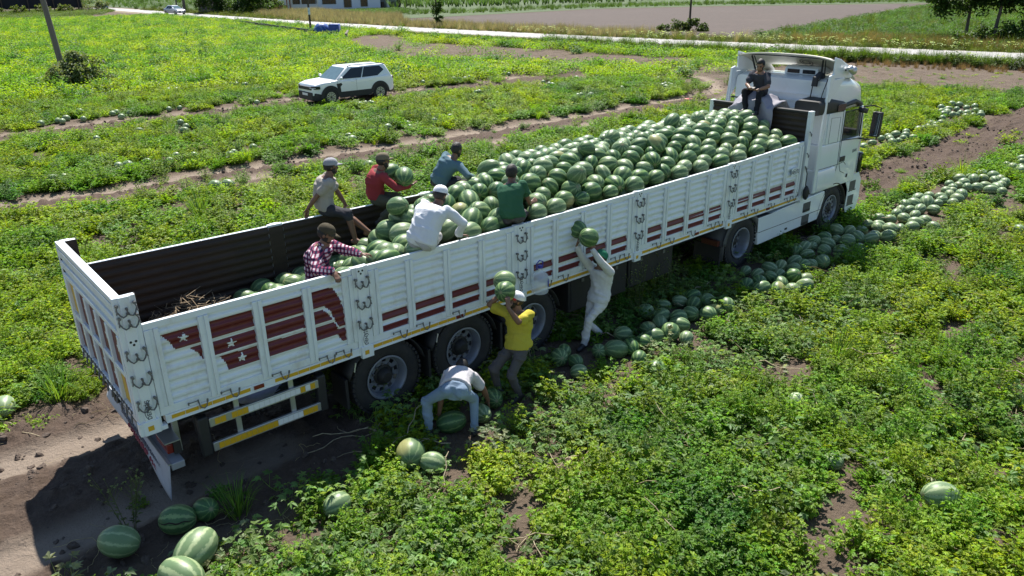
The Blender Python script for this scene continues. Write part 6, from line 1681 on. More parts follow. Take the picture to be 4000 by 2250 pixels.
# 3 man in teal seen from behind
person('person in faded teal shirt bending forward on the far board, dark cropped hair', (5.98, 2.46, 2.285), (6.22, 2.36, 2.67), (.25, -.95, 0), (.85, .1, -.35),
       ((6.52, 2.40, 2.40), (6.40, 2.10, 2.36)), ((6.2, 2.0, 2.02), (6.0, 2.02, 2.0)), elbows=((.2, .7, -.5), (.1, -.8, -.5)), knees=((.9, -.3, .6), (.9, -.4, .6)), look=((.9, -.3, 0), (.9, -.3, 0)),
       shirt=TEAL, sleeve='long', trousers=DARKT, shoes=SHOE, skin=SKIN_T, palms=(((.3, 0, -.9), (.9, 0, .3)), ((.4, 0, -.9), (.9, 0, .4))))
# 4 white shirt on the near rail
person('person in white shirt and white cap sitting on the near board with his back turned', (3.80, .07, 2.275), (4.13, .16, 2.66), (.30, -.95, .0), (.86, .30, -.42),
       ((4.45, .55, 2.30), (4.36, .02, 2.235)), ((4.15, .50, 1.93), (4.02, .45, 1.92)), elbows=((.4, .6, -.5), (.6, -.8, 0)), knees=((.9, .4, .5), (1, .1, .5)), look=((.8, .6, 0), (.8, .6, 0)),
       shirt=WSHIRT, sleeve='long', trousers=PALET, shoes=SHOE, cap=CAPW, skin=SKIN_T, fat=1.22, sc=1.0, untuck=.16, palms=(((.5, .5, -.6), (0, 0, -1)), ((.95, -.25, -.15), (0, -.2, -1))))
# 5 green T-shirt
person('person in dark green T-shirt seated on the near board, reaching over the watermelons', (5.40, .09, 2.275), (5.52, .26, 2.70), (.42, -.9, .0), (.86, .32, -.30),
       ((5.92, .62, 2.38), (5.96, .30, 2.25)), ((5.75, .55, 1.98), (5.62, .50, 1.95)), elbows=((.1, .8, -.6), (-.1, -.6, -.8)), knees=((.9, .3, .5), (1, .0, .5)), look=((.8, .6, 0), (.8, .6, 0)),
       shirt=GREENC, trousers=GREYW, shoes=SHOE, skin=SKIN_T, fat=1.08, palms=(((.85, .2, .25), (.2, -.7, -.5)), ((.9, .1, .3), (.2, .6, -.5))), curl=.4, beard=False)
# 6 checked shirt standing in the bed
person('person in red and navy checked shirt with dark olive cap standing in the trailer bed', (2.58, .60, 1.93), (2.66, .50, 2.40), (-.75, -.66, 0), (.72, -.55, -.55),
       ((2.98, .16, 2.27), (2.50, -.00, 2.21)), ((2.80, .68, 1.25), (2.46, .62, 1.25)), elbows=((.6, -.3, -.6), (-.7, .1, -.4)), look=((.6, -.8, 0), (.5, -.8, 0)),
       shirt=CHK, sleeve='long', trousers=NAVY, shoes=SHOE, cap=CAPD, skin=SKIN_T, sc=.97, fat=1.05, palms=(((.9, .0, -.2), (0, 0, -1)), ((.15, -.75, -.65), (0, .6, -.8))))
# 7 man with phone on the tarpaulin
person('person in dark polo shirt and black trousers sitting on the tarpaulin', (13.82, 1.42, 3.06), (13.74, 1.40, 3.51), (.10, .99, 0), (-.85, -.22, -.42),
       ((13.43, 1.24, 3.17), (13.45, 1.42, 3.18)), ((13.27, 1.10, 2.76), (13.30, 1.40, 2.78)), elbows=((-.1, -.8, -.5), (-.1, .8, -.5)), knees=((-.7, -.25, .8), (-.7, .3, .8)), look=((-.95, -.2, 0), (-.9, .1, 0)),
       shirt=cloth('dark_slate_polo', (.045, .048, .062)), trousers=BLACKC, shoes=SHOEB, skin=SKIN, sc=.98, palms=(((-.5, .6, .1), (.2, 0, 1)), ((-.6, -.5, .1), (.3, 0, 1))), curl=.8)
ph = M().obox((13.36, 1.33, 3.22), (.035, .0, .012), (0, .07, 0), (-.003, 0, .006)).obj('phone', BLACKP, bevel=.004); settle(ph, 1.33); tag(ph, 'dark phone held by the person sitting on the tarpaulin', 'phone')
# 8 white work clothes
person('person in off white clothes and green cap lifting two watermelons overhead', (6.80, -.34, .76), (6.86, -.32, 1.25), (-.25, .97, 0), (-.80, .34, .50),
       ((6.60, -.36, 1.60), (6.50, -.10, 1.62)), ((6.44, -.40, .10), (6.92, -.30, .10)), elbows=((-.8, -.5, -.1), (-.9, .5, -.2)), knees=((-1, -.05, .1), (-1, 0, .1)), look=((-.95, -.2, 0), (-.9, .2, 0)), shoulders=(-.2, .98, 0),
       shirt=WOVER, sleeve='long', trousers=WOVER, shoes=SHOE, cap=CAPGR, skin=SKIN_T, sc=.96, untuck=.12, palms=(((.2, .15, .95), (.2, .6, .3)), ((.3, .0, .95), (.4, -.4, .3))), curl=.8)
# 9 yellow T-shirt
person('person in yellow T-shirt and red brimmed white cap lifting two watermelons', (4.62, -.82, .80), (4.70, -.74, 1.26), (-.30, .95, 0), (-.86, .30, .30),
       ((4.38, -.92, 1.44), (4.62, -.50, 1.46)), ((4.56, -.92, .10), (4.40, -.66, .12)), elbows=((-.8, -.6, -.5), (-.7, .6, -.4)), knees=((-1, -.1, .1), (-1, .1, .1)), look=((-.9, -.2, 0), (-.9, .2, 0)), shoulders=(-.3, .95, 0),
       shirt=YELC, trousers=GREYW, shoes=SHOE, cap=CAPW, brim=CAPR, skin=SKIN_T, sc=.96, fat=1.05, palms=(((.15, .25, .95), (.2, .7, .4)), ((.2, -.05, .95), (.2, -.5, .4))), curl=.8)
# 10 bending man
B10 = person('person in pale grey T-shirt and blue jeans bending down with his back to the camera', (3.29, -1.12, .73), (3.60, -.83, .71), (.66, -.75, 0), (.55, .55, -.62),
       ((3.27, -.74, .18), (3.97, -.97, .20)), ((3.06, -.82, .12), (3.52, -1.20, .10)), elbows=((-.7, .2, .1), (.7, -.2, .4)), knees=((-.2, .6, .2), (.5, .3, .1)), look=((.3, .9, 0), (.6, .7, 0)),
       shirt=GREYT, trousers=BLUEJ, shoes=SHOE, hair=True, skin=SKIN_T, sc=.95, fat=1.08, bare_back=True, beard=False, palms=(((.2, .1, -.95), (.8, .2, .1)), ((.0, .0, -.95), (-.8, .2, .1))), curl=.6)
flush()
# ------------------------------------------------------------------ the load on the trailer
def relax(P, rad, H, fixed, lo, hi, it=60):
    P = P.copy()
    for _ in range(it):
        d = P[:, None]-P[None]; L_ = np.sqrt((d**2).sum(2))+1e-6; need = (rad[:, None]+rad[None])*.96
        ov = np.where((L_ < need) & (L_ > 1e-5), need-L_, 0); np.fill_diagonal(ov, 0)
        P += (d/L_[..., None]*ov[..., None]).sum(1)*.28
        for c, r_ in fixed:
            e = P-np.array(c); l = np.sqrt((e**2).sum(1))+1e-6; o = np.clip(r_+rad*.9-l, 0, None); P += e/l[:, None]*o[:, None]*.7
        P[:, 2] += (H(P[:, 0], P[:, 1])-P[:, 2])*.22
        P[:, 0] = np.clip(P[:, 0], lo[0], hi[0]); P[:, 1] = np.clip(P[:, 1], lo[1], hi[1])
    return P
BODIES = [((4.15, 2.05, 2.1), .16), ((4.0, 2.1, 2.2), .14), ((4.75, 2.1, 2.1), .20), ((6.1, 2.15, 2.15), .20), ((4.15, .35, 2.1), .22), ((5.72, .38, 2.15), .20), ((2.6, .62, 1.6), .26), ((2.6, .62, 1.95), .28), ((13.28, 1.12, 2.72), .10), ((13.3, 1.4, 2.74), .10)]
BODIES = [((c[0]-.095*c[1], c[1], c[2]), r_) for c, r_ in BODIES]
rg = np.random.RandomState(5)
pts = []
for i, xx in enumerate(np.arange(2.12, 13.25, .305)):
    n = 7
    for j in range(n):
        y = .22+2.06*(j+.5*(i % 2))/(n-.5)
        if xx < 3.2 and (y < .5): continue
        if y > 2.3: continue
        pts.append((xx+rg.normal(0, .02), y+rg.normal(0, .02)))
pts = np.array(pts); hzv = heap(pts[:, 0], pts[:, 1])+rg.normal(0, .035, len(pts))
rad = np.where(pts[:, 0] < 5.4, rg.uniform(.135, .178, len(pts)), rg.uniform(.122, .176, len(pts)))
LO = relax(np.column_stack([pts, hzv]), rad, heap, BODIES, (2.0, .205, 1), (13.25, 2.28, 3))
lowz = np.array([1.15+r_ for r_ in rad]); LO[:, 2] = np.maximum(LO[:, 2], lowz)
for p, r_ in zip(LO, rad):
    pale = float(np.clip(rg.normal(.22, .2), 0, .8)); spot = 1.0 if rg.rand() < .22 else 0.0
    bay = sum(p[0] > q for q in PX[1:-1]); row = 'near' if p[1] < .5 else 'far' if p[1] > 1.9 else 'mid'
    ro = rrot(.4)
    if p[1] < .36 or p[1] > 2.15 or p[0] > 13.1: ro = (ro[0], rg.normal(0, .12), (math.pi/2 if p[0] > 13.1 else 0)+rg.normal(0, .15))
    MEL.append(Mel(p, r_/.135*.985, ro, rg.randint(0, 8), pale, spot, ('load', bay, row)))
# hidden filling below the surface
UNDER = []
for p, r_ in zip(LO, rad):
    z = p[2]-.24
    while z > 1.27 and z > p[2]-.5:
        UNDER.append(Mel((p[0]+rg.normal(0, .03)+.1, np.clip(p[1]+rg.normal(0, .03)+.08, .18, 2.3), z), r_/.135*.98, rrot(), rg.randint(0, 8), .2, 0, ('under',))); z -= .22
# a few perched on top of the heap
for (px, py), yy in (((1690, 305), 1.6), ((1755, 300), 1.6), ((1540, 345), 1.7), ((1475, 375), 1.2), ((1650, 375), .9), ((1230, 430), 1.8), ((1000, 520), 1.2), ((1640, 410), .55), ((1450, 440), .5), ((1860, 283), 1.5), ((1910, 300), 1.2)):
    q = YP(px, py, yy*KY); q = Vector(((q.x+.095*q.y-KX0)/KX, q.y/KY, q.z/KZ)); q.z = max(q.z, float(heap(q.x, q.y))+.13)
    if q.x < 13.2: MEL.append(Mel(q, rg.uniform(1.0, 1.15), rrot(.3), rg.randint(0, 8), float(rg.uniform(0, .5)), 1.0 if rg.rand() < .3 else 0, ('load', sum(q.x > w for w in PX[1:-1]), 'top')))
# by name
for p, s_, lab in (((5.05, 2.13, 2.58), 1.08, 'watermelon held in front by the person in dark red, nearer one of his two'), ((4.98, 2.40, 2.62), 1.0, 'watermelon hugged against the chest of the person in dark red, farther one'),
                   ((4.50, -.72, 1.585), 1.04, 'watermelon lifted on the left hand of the person in the yellow T-shirt'), ((4.72, -.47, 1.61), 1.10, 'paler watermelon lifted on the right hand of the person in the yellow T-shirt'),
                   ((6.62, -.26, 1.765), 1.10, 'nearer watermelon held overhead by the person in off white clothes'), ((6.66, -.0, 1.83), 1.02, 'farther watermelon held overhead by the person in off white clothes')):
    MEL.append(Mel(p, s_, (.4*s_*7 % 6, .3, (s_*91) % 6.28), int(s_*100) % 8, .12 if 'paler' not in lab else .45, 0, ('held',), True, lab))

# ------------------------------------------------------------------ melons on the ground
GROUND_OBST = []
def gm(lst, off_, k, size, pale, zone, keep=False, stack=True):
    for t in lst:
        x, y = off_[0]+t[0]*k, off_[1]+t[1]*k; s_ = size*(t[2] if len(t) > 2 else 1.0)*mr.uniform(.82, 1.16)
        q = G(x, y, .13*s_); q.z = float(height(np.array([q.x]), np.array([q.y]))[0])+.115*s_
        MEL.append(Mel(q, s_, rrot(.3), mr.randrange(8), min(1, max(0, pale+mr.gauss(0, .15))), 1.0 if mr.random() < .3 else 0, zone, keep))
NEAR = [(345,1150),(315,1180),(425,1215),(445,1280,.9),(613,1145),(690,1125),(797,1112,1.15),(740,1035),(862,1090),(846,1190),(962,1260),(960,1050,1.2),(1035,1030,1.2),(1113,975),(1150,1060),(905,1000),(985,965),(985,910),(900,890),(1105,925,1.15),(1005,845),(1118,815),(1190,895),(1210,830),(1205,780),(1305,900,1.15),(1298,810),(1360,870),(1420,845),
        (1660,725),(1770,730),(1645,685),(1560,700),(1720,655),(1635,635),(1555,610),(1715,590),(1800,580),(1795,640),(1870,590),(1870,645,1.15),(1790,690),(1870,730),(1945,710),(1935,660),(1940,575),(1880,545),(2005,565),(1955,500),(1900,480),(2050,550),(1990,445),(1960,450),(2010,425),(2095,430),(2080,475),(2190,470),(2080,390),(2160,400),(2235,405),(2170,340),(2235,345),(2300,385),(2310,460),(2330,340),(2370,300),(2400,385),(2445,255),(2450,310),(2510,320),(2505,375),(2520,265)]
gm(NEAR, (1288, 450.8), .3778, 1.0, .22, 'row')
HEAP2 = [(1100,1035),(1190,1010),(900,1105),(970,1115),(1070,1120,1.15),(1165,1110),(965,1180,1.15),(855,1190),(1200,1070),(1265,1060),(1340,1105,1.1),(1040,995),(1075,970),(1150,970),(1225,965),(1110,930),(1185,920),(1215,875),(1300,865,1.1),(1275,910,1.2),(1370,925),(1340,970),(1410,905),(1400,880),(1465,865),(1490,920),(1530,885),(1560,860,1.15),(1440,835),(1490,830),(1490,800),(1475,770),(1530,780),(1545,730),(1580,760),(1610,800),(1630,715),(1660,735,1.2),(1690,795),(1720,690,1.1),(1735,730),(1760,785),(1800,815),(1850,800),(1830,745),(1830,710,1.1),(1870,735),(1890,780),(1890,835),(1905,770),
         (1970,645,1.1),(2050,660,1.1),(1880,605),(1910,605),(2045,625),(2055,580),(2060,550),(2030,1135)]
gm(HEAP2, (1931.9, 225.4), .3111, .98, .55, 'heap')
UP = [(1170,122),(1400,145),(1490,120),(1545,125),(1455,160),(1525,160),(1605,150),(1670,140),(1675,175),(1555,185),(1610,190),(1450,188),(1395,175),(1360,175),(1420,195),(1495,205),(1520,205),(1410,230),(1600,215),(1660,210),(1720,195),(1720,210),(1320,270),(1350,280),(1400,265),(1300,300),(1260,315),(1215,325),(1350,305),(970,375),(1030,365,1.1),(1115,350),(985,400),(1060,410),(1095,395),(1160,385),(1005,420),(915,400),(845,425),(770,470),(1120,375)]
gm(UP, (1931.9, 225.4), .3111, 1.0, .65, 'upper')
FG = [((1035,1143),1.35,'large watermelon lying left of a smaller one below the bending man',.35,1), ((1087,1165),1.0,'small pale striped watermelon beside the large one below the bending man',.5,0), ((1135,1062),1.1,'dark watermelon on the ground between the bending man\'s feet',.1,0), ((1212,1042),.95,'pale watermelon beside the right hand of the bending man',.6,0), ((1240,1003),1.05,'dark green watermelon farthest right of the bending man, below yellow shirt man',.1,0),
      ((518,1287),1.0,'dark watermelon half hidden in shaded vines right of the cracked one',.05,0), ((302,1372),1.25,'striped watermelon in the shaded leaves at the lower left corner',.55,0), ((490,1388),1.40,'huge yellow tinged watermelon in the sun at the lower left',.55,1), ((458,1447),1.38,'striped watermelon cut by the bottom edge of the picture',.5,0), ((848,1268),1.05,'pale watermelon tucked under leaves at the edge of the shadow',.5,0),
      ((2000,1012),.9,'bleached watermelon top showing alone amid the right hand weeds',.9,0), ((2365,1252),1.2,'striped watermelon alone in the weeds near the lower right corner',.6,0), ((12,1024),1.0,'bleached watermelon at the left edge beside the trailer tail',.9,0), ((2095,1163),.8,'small watermelon under dry stems right of the picture centre bottom',.6,0)]
for (px, py), s_, lab, pale, sp in FG:
    q = G(px, py, .12*s_); q.z = float(height(np.array([q.x]), np.array([q.y]))[0])+.125*s_-(.07 if q.x > 4.6 else 0)
    MEL.append(Mel(q, s_, rrot(.35), mr.randrange(8), pale, sp, ('fg',), True, lab))
# cracked one: two halves of rind with a dark split
q = G(447, 1307, .15); q.z = .15
FARP = [((228,188),(325,178),(372,165),(350,180),(445,120),(630,135,1.2),(650,130),(678,147),(725,133),(945,110),(1005,103),(1010,190),(1040,210),(1030,225),(780,225),(540,278),(468,168),(1400,60),(1435,63),(985,368),(1085,362),(1285,360,1.2),(1305,345),(665,428,1.2),(715,420,1.2),(300,495),(358,488),(950,398),(820,398),(1205,543,1.25),(1278,527,1.2),(2065,420,1.2),(2170,215),(2280,190),(2290,212),(1948,262),(1968,278),(2430,178),(2515,155),(2045,75),(2070,73),(2085,80),(2015,87),(2137,75),(1415,320),(15,68))]
gm(FARP[0], (0, 225.4), .45, 1.0, .95, 'far')
gm([(115,690),(370,662),(418,660),(465,660),(505,650),(740,620),(790,615),(830,605),(830,622),(1120,680),(1170,700),(1200,706),(1400,648),(1570,640),(1605,640),(1700,655),(585,775),(555,785),(735,790),(1410,810),(1435,800),(1520,800,1.2),(1780,740),(2120,720),(2145,702),(2175,702),(2200,710),(2150,732),(2080,662),(1990,690),(2065,620),(1940,640)], (1030.4, 0), .3, 1.0, .95, 'far')
gm([(1060,567,1.2),(1108,565,1.1),(1545,537),(1488,530),(1400,537),(845,527),(1140,510),(1245,405),(1490,308),(2440,445),(2455,460),(1660,463),(1855,447),(990,360),(1070,355),(770,300)], (0, 0), .4, 1.0, .95, 'far')

# the load and the lifted melons in the truck's measured proportions
for m_ in MEL+UNDER:
    if m_.zone[0] in ('load', 'under', 'held'):
        m_.p = TT(m_.p); m_.s *= 1.015
        if m_.zone[0] == 'held' or m_.zone[-1] == 'top': m_.p.x -= .095*m_.p.y
# settle the ground heaps: no two melons inside each other, heaps pile up
idx = [i for i, m_ in enumerate(MEL) if m_.zone in ('row', 'heap', 'upper') or m_.zone == ('fg',)]
P = np.array([MEL[i].p for i in idx]); rr = np.array([.135*MEL[i].s*1.02 for i in idx]); g0 = height(P[:, 0], P[:, 1])
fixm = np.array([MEL[i].zone == ('fg',) for i in idx])
P0 = P.copy()
for it in range(70):
    d = P[:, None]-P[None]; L_ = np.sqrt((d**2).sum(2))+1e-6; need = (rr[:, None]+rr[None])*.97; ov = np.where(L_ < need, need-L_, 0); np.fill_diagonal(ov, 0)
    d2 = d.copy(); d2[:, :, 2] += np.sign(P[:, None, 1]-P[None, :, 1])*.02
    st = (d2/L_[..., None]*ov[..., None]).sum(1)*.25
    P += st*np.where(fixm, .3, 1)[:, None]; P[:, 2] -= .012
    P[:, 2] = np.maximum(P[:, 2], g0+rr*.86)
    P[:, :2] += (P0[:, :2]-P[:, :2])*.03
for k, i in enumerate(idx): MEL[i].p = Vector(P[k])

# ------------------------------------------------------------------ choose the 300 that show largest and name each of them
def cdist(p): return (Vector(p)-Vector(CAM_POS)).length
order = sorted(range(len(MEL)), key=lambda i: (0 if MEL[i].keep else 1, -MEL[i].s/cdist(MEL[i].p)*(1.0 if MEL[i].zone[0] != 'load' or MEL[i].p.y < 2.0 else .93)))
SING = set(order[:299])
ORD = ['first', 'second', 'third', 'fourth', 'fifth', 'sixth', 'seventh', 'eighth', 'ninth', 'tenth', 'eleventh', 'twelfth', 'thirteenth', 'fourteenth', 'fifteenth', 'sixteenth', 'seventeenth', 'eighteenth', 'nineteenth', 'twentieth'] + ['%dth' % k for k in range(21, 90)]
BAY = ['rearmost board', 'second rearmost board', 'middle board', 'second foremost board', 'foremost board']
def look_of(m_): return ('yellow spotted ' if m_.spot and m_.pale < .55 else 'pale ' if m_.pale > .45 else 'dark ' if m_.pale < .12 else '')
groups = {}
for i in SING:
    m_ = MEL[i]
    if m_.label: continue
    z = m_.zone
    if z[0] == 'load':
        wh = {'near': 'along the near load edge', 'mid': 'in the middle of the load', 'far': 'along the far load edge', 'top': 'perched on the load'}[z[2]] + ' behind ' + BAY[z[1]]
    elif z == 'row':
        x = m_.p.x
        wh = 'in the ground row below the ' + ('storage boxes' if x < 9.2 else 'drive wheel' if x < 11.6 else 'cab side skirt' if x < 14.2 else 'front wheel')
    elif z == 'heap':
        wh = 'in the long ground heap ahead of the cab' if m_.p.x < 19.5 else 'in the outer ground heap at the right edge'
    elif z == 'upper': wh = 'in the heap beyond the mirror of the cab'
    else: wh = 'lying loose in the field beyond the trailer'
    groups.setdefault((wh,), []).append(i)
for (wh,), ids in groups.items():
    if 'middle of the load' in wh or 'load edge' in wh or 'ground' in wh or 'heap' in wh or 'loose' in wh or 'perched' in wh:
        ids.sort(key=lambda i: float(np.dot(np.array(MEL[i].p)-CAM_POS, _r2)/np.dot(np.array(MEL[i].p)-CAM_POS, _d)))
        for k, i in enumerate(ids):
            MEL[i].label = '%s watermelon from left %s' % (ORD[k], wh)
for i in sorted(SING):
    m_ = MEL[i]
    o = inst('watermelon', MM[m_.k], None, m_.p, m_.rot, m_.s)
    o.color = (m_.pale, m_.spot, 0, 1)
    z = m_.zone if isinstance(m_.zone, str) else m_.zone[0]
    tag(o, m_.label, 'watermelon', {'load': 'watermelons loaded on the trailer', 'held': 'watermelons lifted by the workers'}.get(z, 'watermelons lying on the field'))
def merged(name, ms, label, nu=14, nv=9):
    vs = []; us = []; fs = []; rn = []; k = 0
    for m_ in ms:
        v, u, f = melon_geo(m_.k, (1.10, 1.18, 1.26, 1.15, 1.32, 1.22, 1.05, 1.38)[m_.k], nu, nv)
        Rm = np.array(Euler(m_.rot).to_matrix()); v = (v*m_.s)@Rm.T+np.array(m_.p)
        vs.append(v); us.append(u); fs += [tuple(i+k for i in q) for q in f]; rn.append(np.full(len(v), mr.random())); k += len(v)
    me = bpy.data.meshes.new(name); me.from_pydata(np.concatenate(vs).tolist(), [], fs)
    a = me.attributes.new('mco', 'FLOAT_VECTOR', 'POINT'); a.data.foreach_set('vector', np.concatenate(us).astype(np.float32).ravel())
    a = me.attributes.new('mrnd', 'FLOAT', 'POINT'); a.data.foreach_set('value', np.concatenate(rn).astype(np.float32))
    me.materials.append(MELON); me.shade_smooth(); me.update()
    o = bpy.data.objects.new(name, me); COL.objects.link(o); o.color = (.5, .3, 0, 1); tag(o, label, 'watermelons', kind='stuff'); return o
rest = [MEL[i] for i in range(len(MEL)) if i not in SING]
merged('watermelons', rest+UNDER, 'remaining small or hidden watermelons of the load and of the field')
# cracked watermelon
me = melon_mesh('cracked_watermelon', 3, 1.2, 28, 18)
cr = inst('cracked_watermelon', me, None, q, (0, 0, YAW*-1+.1), 1.22); cr.color = (.15, 0, 0, 1); tag(cr, 'dark watermelon with a long dark crack, in shade behind the bumper', 'watermelon', 'watermelons lying on the field')
FLESH = pm('melon_flesh', (.45, .06, .045), .45, var=.3, scale=12)
pth = []; 
for k in range(15):
    t = -1.1+2.2*k/14; e = .135
    a = .42+.06*math.sin(k*1.3)
    pth.append(Vector((e*1.2*math.sin(t)*1.004, -e*math.cos(t)*math.cos(a)*1.004, e*math.cos(t)*math.sin(a)*1.004)))
sp_ = M().tube(pth, [.001+.006*math.sin(math.pi*k/14) for k in range(15)], 6).obj('crack', pm('crack_dark', (.02, .006, .006), .8), cr, loc=(0, 0, 0))
# broken melons: red flesh pieces
for k, (px, py) in enumerate(((1030.4+.3*785, .3*657), (1030.4+.3*315, .3*682), (1030.4+.3*950, .3*714), (1030.4+.3*2345, .3*847), (1030.4+.3*1770, .3*782), (1030.4+.3*1100, .3*582), (155, 337), (515, 352), (40, 118))):
    p = G(px, py, .06); p.z = float(height(np.array([p.x]), np.array([p.y]))[0])+.07
    t = thing('broken_watermelon', 'smashed watermelon with red flesh, %s' % ('beside the curved wheel track', 'at the field edge left of the track', 'on the wheel track ahead of the cab', 'near the wheel ruts by the cab roof', 'among weeds inside the track loop', 'on the bare earth by the lane', 'at the far left track', 'beside the left track', 'far left in the field')[k], 'broken watermelon', p, mr.random()*6, 'smashed watermelons', local=True)
    for j in range(3):
        a = mr.random()*6.28; m = M(); n = 10; r_ = .12
        ring = [(r_*math.cos(w)*mr.uniform(.9, 1.1), r_*math.sin(w)*mr.uniform(.9, 1.1)) for w in np.linspace(0, 2*math.pi, n, endpoint=False)]
        c = Vector((math.cos(a)*.13, math.sin(a)*.13, 0))
        vs = [c+Vector((x, y, .03+mr.uniform(-.01, .01))) for x, y in ring]+[c+Vector((x*.75, y*.75, -.04)) for x, y in ring]+[c+Vector((0, 0, .05))]
        m.add(vs, [(i, (i+1) % n, 2*n) for i in range(n)], 0); m.add(vs, [(i, n+i, n+(i+1) % n, (i+1) % n) for i in range(n)]+[tuple(range(2*n-1, n-1, -1))], 1)
        m.obj('melon_piece', [FLESH, pm('white_rind', (.55, .58, .42), .6)] if j == 0 and k == 0 else [FLESH, MATS['white_rind']], t)
ON_ROAD = lambda x, y, w=3.0: np.abs(x-road_mid(y)) < w
def field_ok(x, y):
    return x < road_mid(y)-np.where(y < 66, 9.0, 5.0)
def truck_foot(x, y): return (x > -.25) & (x < 16.5) & (y > .45) & (y < 2.3)
def tyres(x, y):
    r_ = np.zeros(len(x), bool)
    for wx in WX+[11.43, 15.03]:
        for wy in (.25, 2.25): r_ |= (np.abs(x-wx) < .38) & (np.abs(y-wy) < .42)
    return r_
_mp = np.array([[m_.p.x, m_.p.y, m_.s] for m_ in MEL if m_.zone not in (('held',),) and not (m_.zone == ('fg',) and m_.p.x > 4.6) and m_.zone[0] != 'load'])
_td = (CAM_POS[None, :2]-_mp[:, :2]); _td /= np.linalg.norm(_td, axis=1)[:, None]
_mf = _mp[:, :2]+_td*.16
_men = np.array([[3.3, -.95, .55], [3.75, -1.0, .4], [4.5, -.8, .4], [6.7, -.36, .4]])
def clear_of_melons(x, y):
    r_ = np.ones(len(x)); far_ = np.hypot(x-CAM_POS[0], y-CAM_POS[1]) > 19
    for c in range(0, len(x), 4000):
        s_ = slice(c, c+4000); d = np.hypot(x[s_, None]-_mf[None, :, 0], y[s_, None]-_mf[None, :, 1]).min(1)
        r_[s_] = np.where(d < np.where(far_[s_], .42, .25), .02, np.where(d < .45, .55, 1))
    r_ *= np.where((np.abs(x-17.65) < 2.7) & (np.abs(y-26.5) < 1.6), .06, 1)
    for mx_, my_, mr_ in _men: r_ *= np.where(np.hypot(x-mx_, y-my_+.15) < mr_, .12, 1)
    return r_
def field(n, x0, x1, y0, y1, dmin, dmax):
    x, y = rand_pts(n, x0, x1, y0, y1); v, d = inview(x, y); k = v & (d >= dmin) & (d < dmax) & field_ok(x, y); x, y = x[k], y[k]
    rut, dark, bare = masks(x, y)
    nz = fbm(x*.55, y*.55, 21, 3)
    p = 1-np.clip(rut*1.4, 0, 1)
    p *= 1-np.clip(dark*1.15, 0, .985)
    p *= 1-np.where(x > 20, np.where(y > 25, .985, .78), .93)*np.clip(bare, 0, 1)
    p *= np.clip((nz-.20)*6.5, .10, 1)*np.clip((fbm(x*2.1, y*2.1, 27, 2)-.30)*5, .12, 1)
    p *= np.where(tyres(x, y), 0, 1)*np.where(truck_foot(x, y), .12, 1)
    p *= clear_of_melons(x, y)
    p *= np.where((x < 2.2) & (y > -.45) & (y < 3.2), .10, 1)                    # bare earth by the tail of the trailer
    k = NPR.rand(len(x)) < p
    return x[k], y[k]
def tints(x, y, bias=0.0):
    a = fbm(x*.28, y*.28, 31, 3)[:, None]; b = fbm(x*1.3, y*1.3, 41, 2)[:, None]; r_ = NPR.rand(len(x), 1)
    w = np.clip((a-.5)*2.2+(b-.5)*1.6+(r_-.5)*.6+.36+bias, 0, 1)
    t = GREEN*(1-w)+YEL*w
    dp = np.clip((fbm(x*.8, y*.8, 51, 2)-.60)*6, 0, 1)[:, None]; t = t*(1-dp)+DEEP*dp
    return t*NPR.uniform(.8, 1.2, (len(x), 1))
# shade side / camera side foreground
x, y = field(34000, -4, 26, -9, 26, 0, 17.5)
u = NPR.rand(len(x)); far = y > 2.6
camside = ~far
vineband = camside & (y > -2.6) & (x < 12)
pv = np.where(vineband, .42, np.where(camside, .09, .05))
isv = u < pv
tv = (GREY*.75+GREEN*.25)[None]*NPR.uniform(.75, 1.25, (isv.sum(), 1)); pl_ = NPR.rand(isv.sum()) < .13; tv[pl_] = PALE*.9
put('melon_vines', ['vine0', 'vine1', 'vine2'], x[isv], y[isv], NPR.uniform(.75, 1.25, isv.sum()), tv, label='grey green watermelon vines with lobed leaves trailing over the soil')
q = ~isv; keep = NPR.rand(len(x)) < np.where(vineband & (y > -1.5), .75, 1); q &= keep
bias = np.where(far, .26, .10)
ty = tints(x, y, bias[:, None])
u2 = NPR.rand(len(x))*.8+fbm(x*.7, y*.7, 91, 2)*.4-.1; w_ = q & (u2 < .60); b_ = q & (u2 >= .60) & (u2 < .76); f_ = q & (u2 >= .76) & (u2 < .93); g_ = q & (u2 >= .93)
put('weed_cover', ['weed0', 'weed1', 'weed2', 'weed3'], x[w_], y[w_], NPR.uniform(.65, 1.1, w_.sum()), ty[w_], label='low bushy green and yellow weeds covering the melon field')
put('bushy_weeds', ['bush0', 'bush1'], x[b_], y[b_], NPR.uniform(.6, 1.1, b_.sum()), ty[b_]*.85, label='taller leafy weeds standing among the melon vines')
put('fine_weeds', ['fine0', 'fine1'], x[f_], y[f_], NPR.uniform(.8, 1.3, f_.sum()), ty[f_]*.9, label='fine leaved upright weeds between the vines')
put('grass_tufts', ['grass0', 'grass1'], x[g_], y[g_], NPR.uniform(.6, 1.1, g_.sum()), ty[g_], label='small grass tufts in the melon field')
# pale withered stems
x, y = field(900, -3, 24, -9, 4, 0, 20); put('dry_vine_stems', ['drystem', 'drystem1'], x, y, NPR.uniform(.8, 1.6, len(x)), np.tile([.42, .36, .25], (len(x), 1)), .1, label='bleached dry vine stems lying among the weeds')
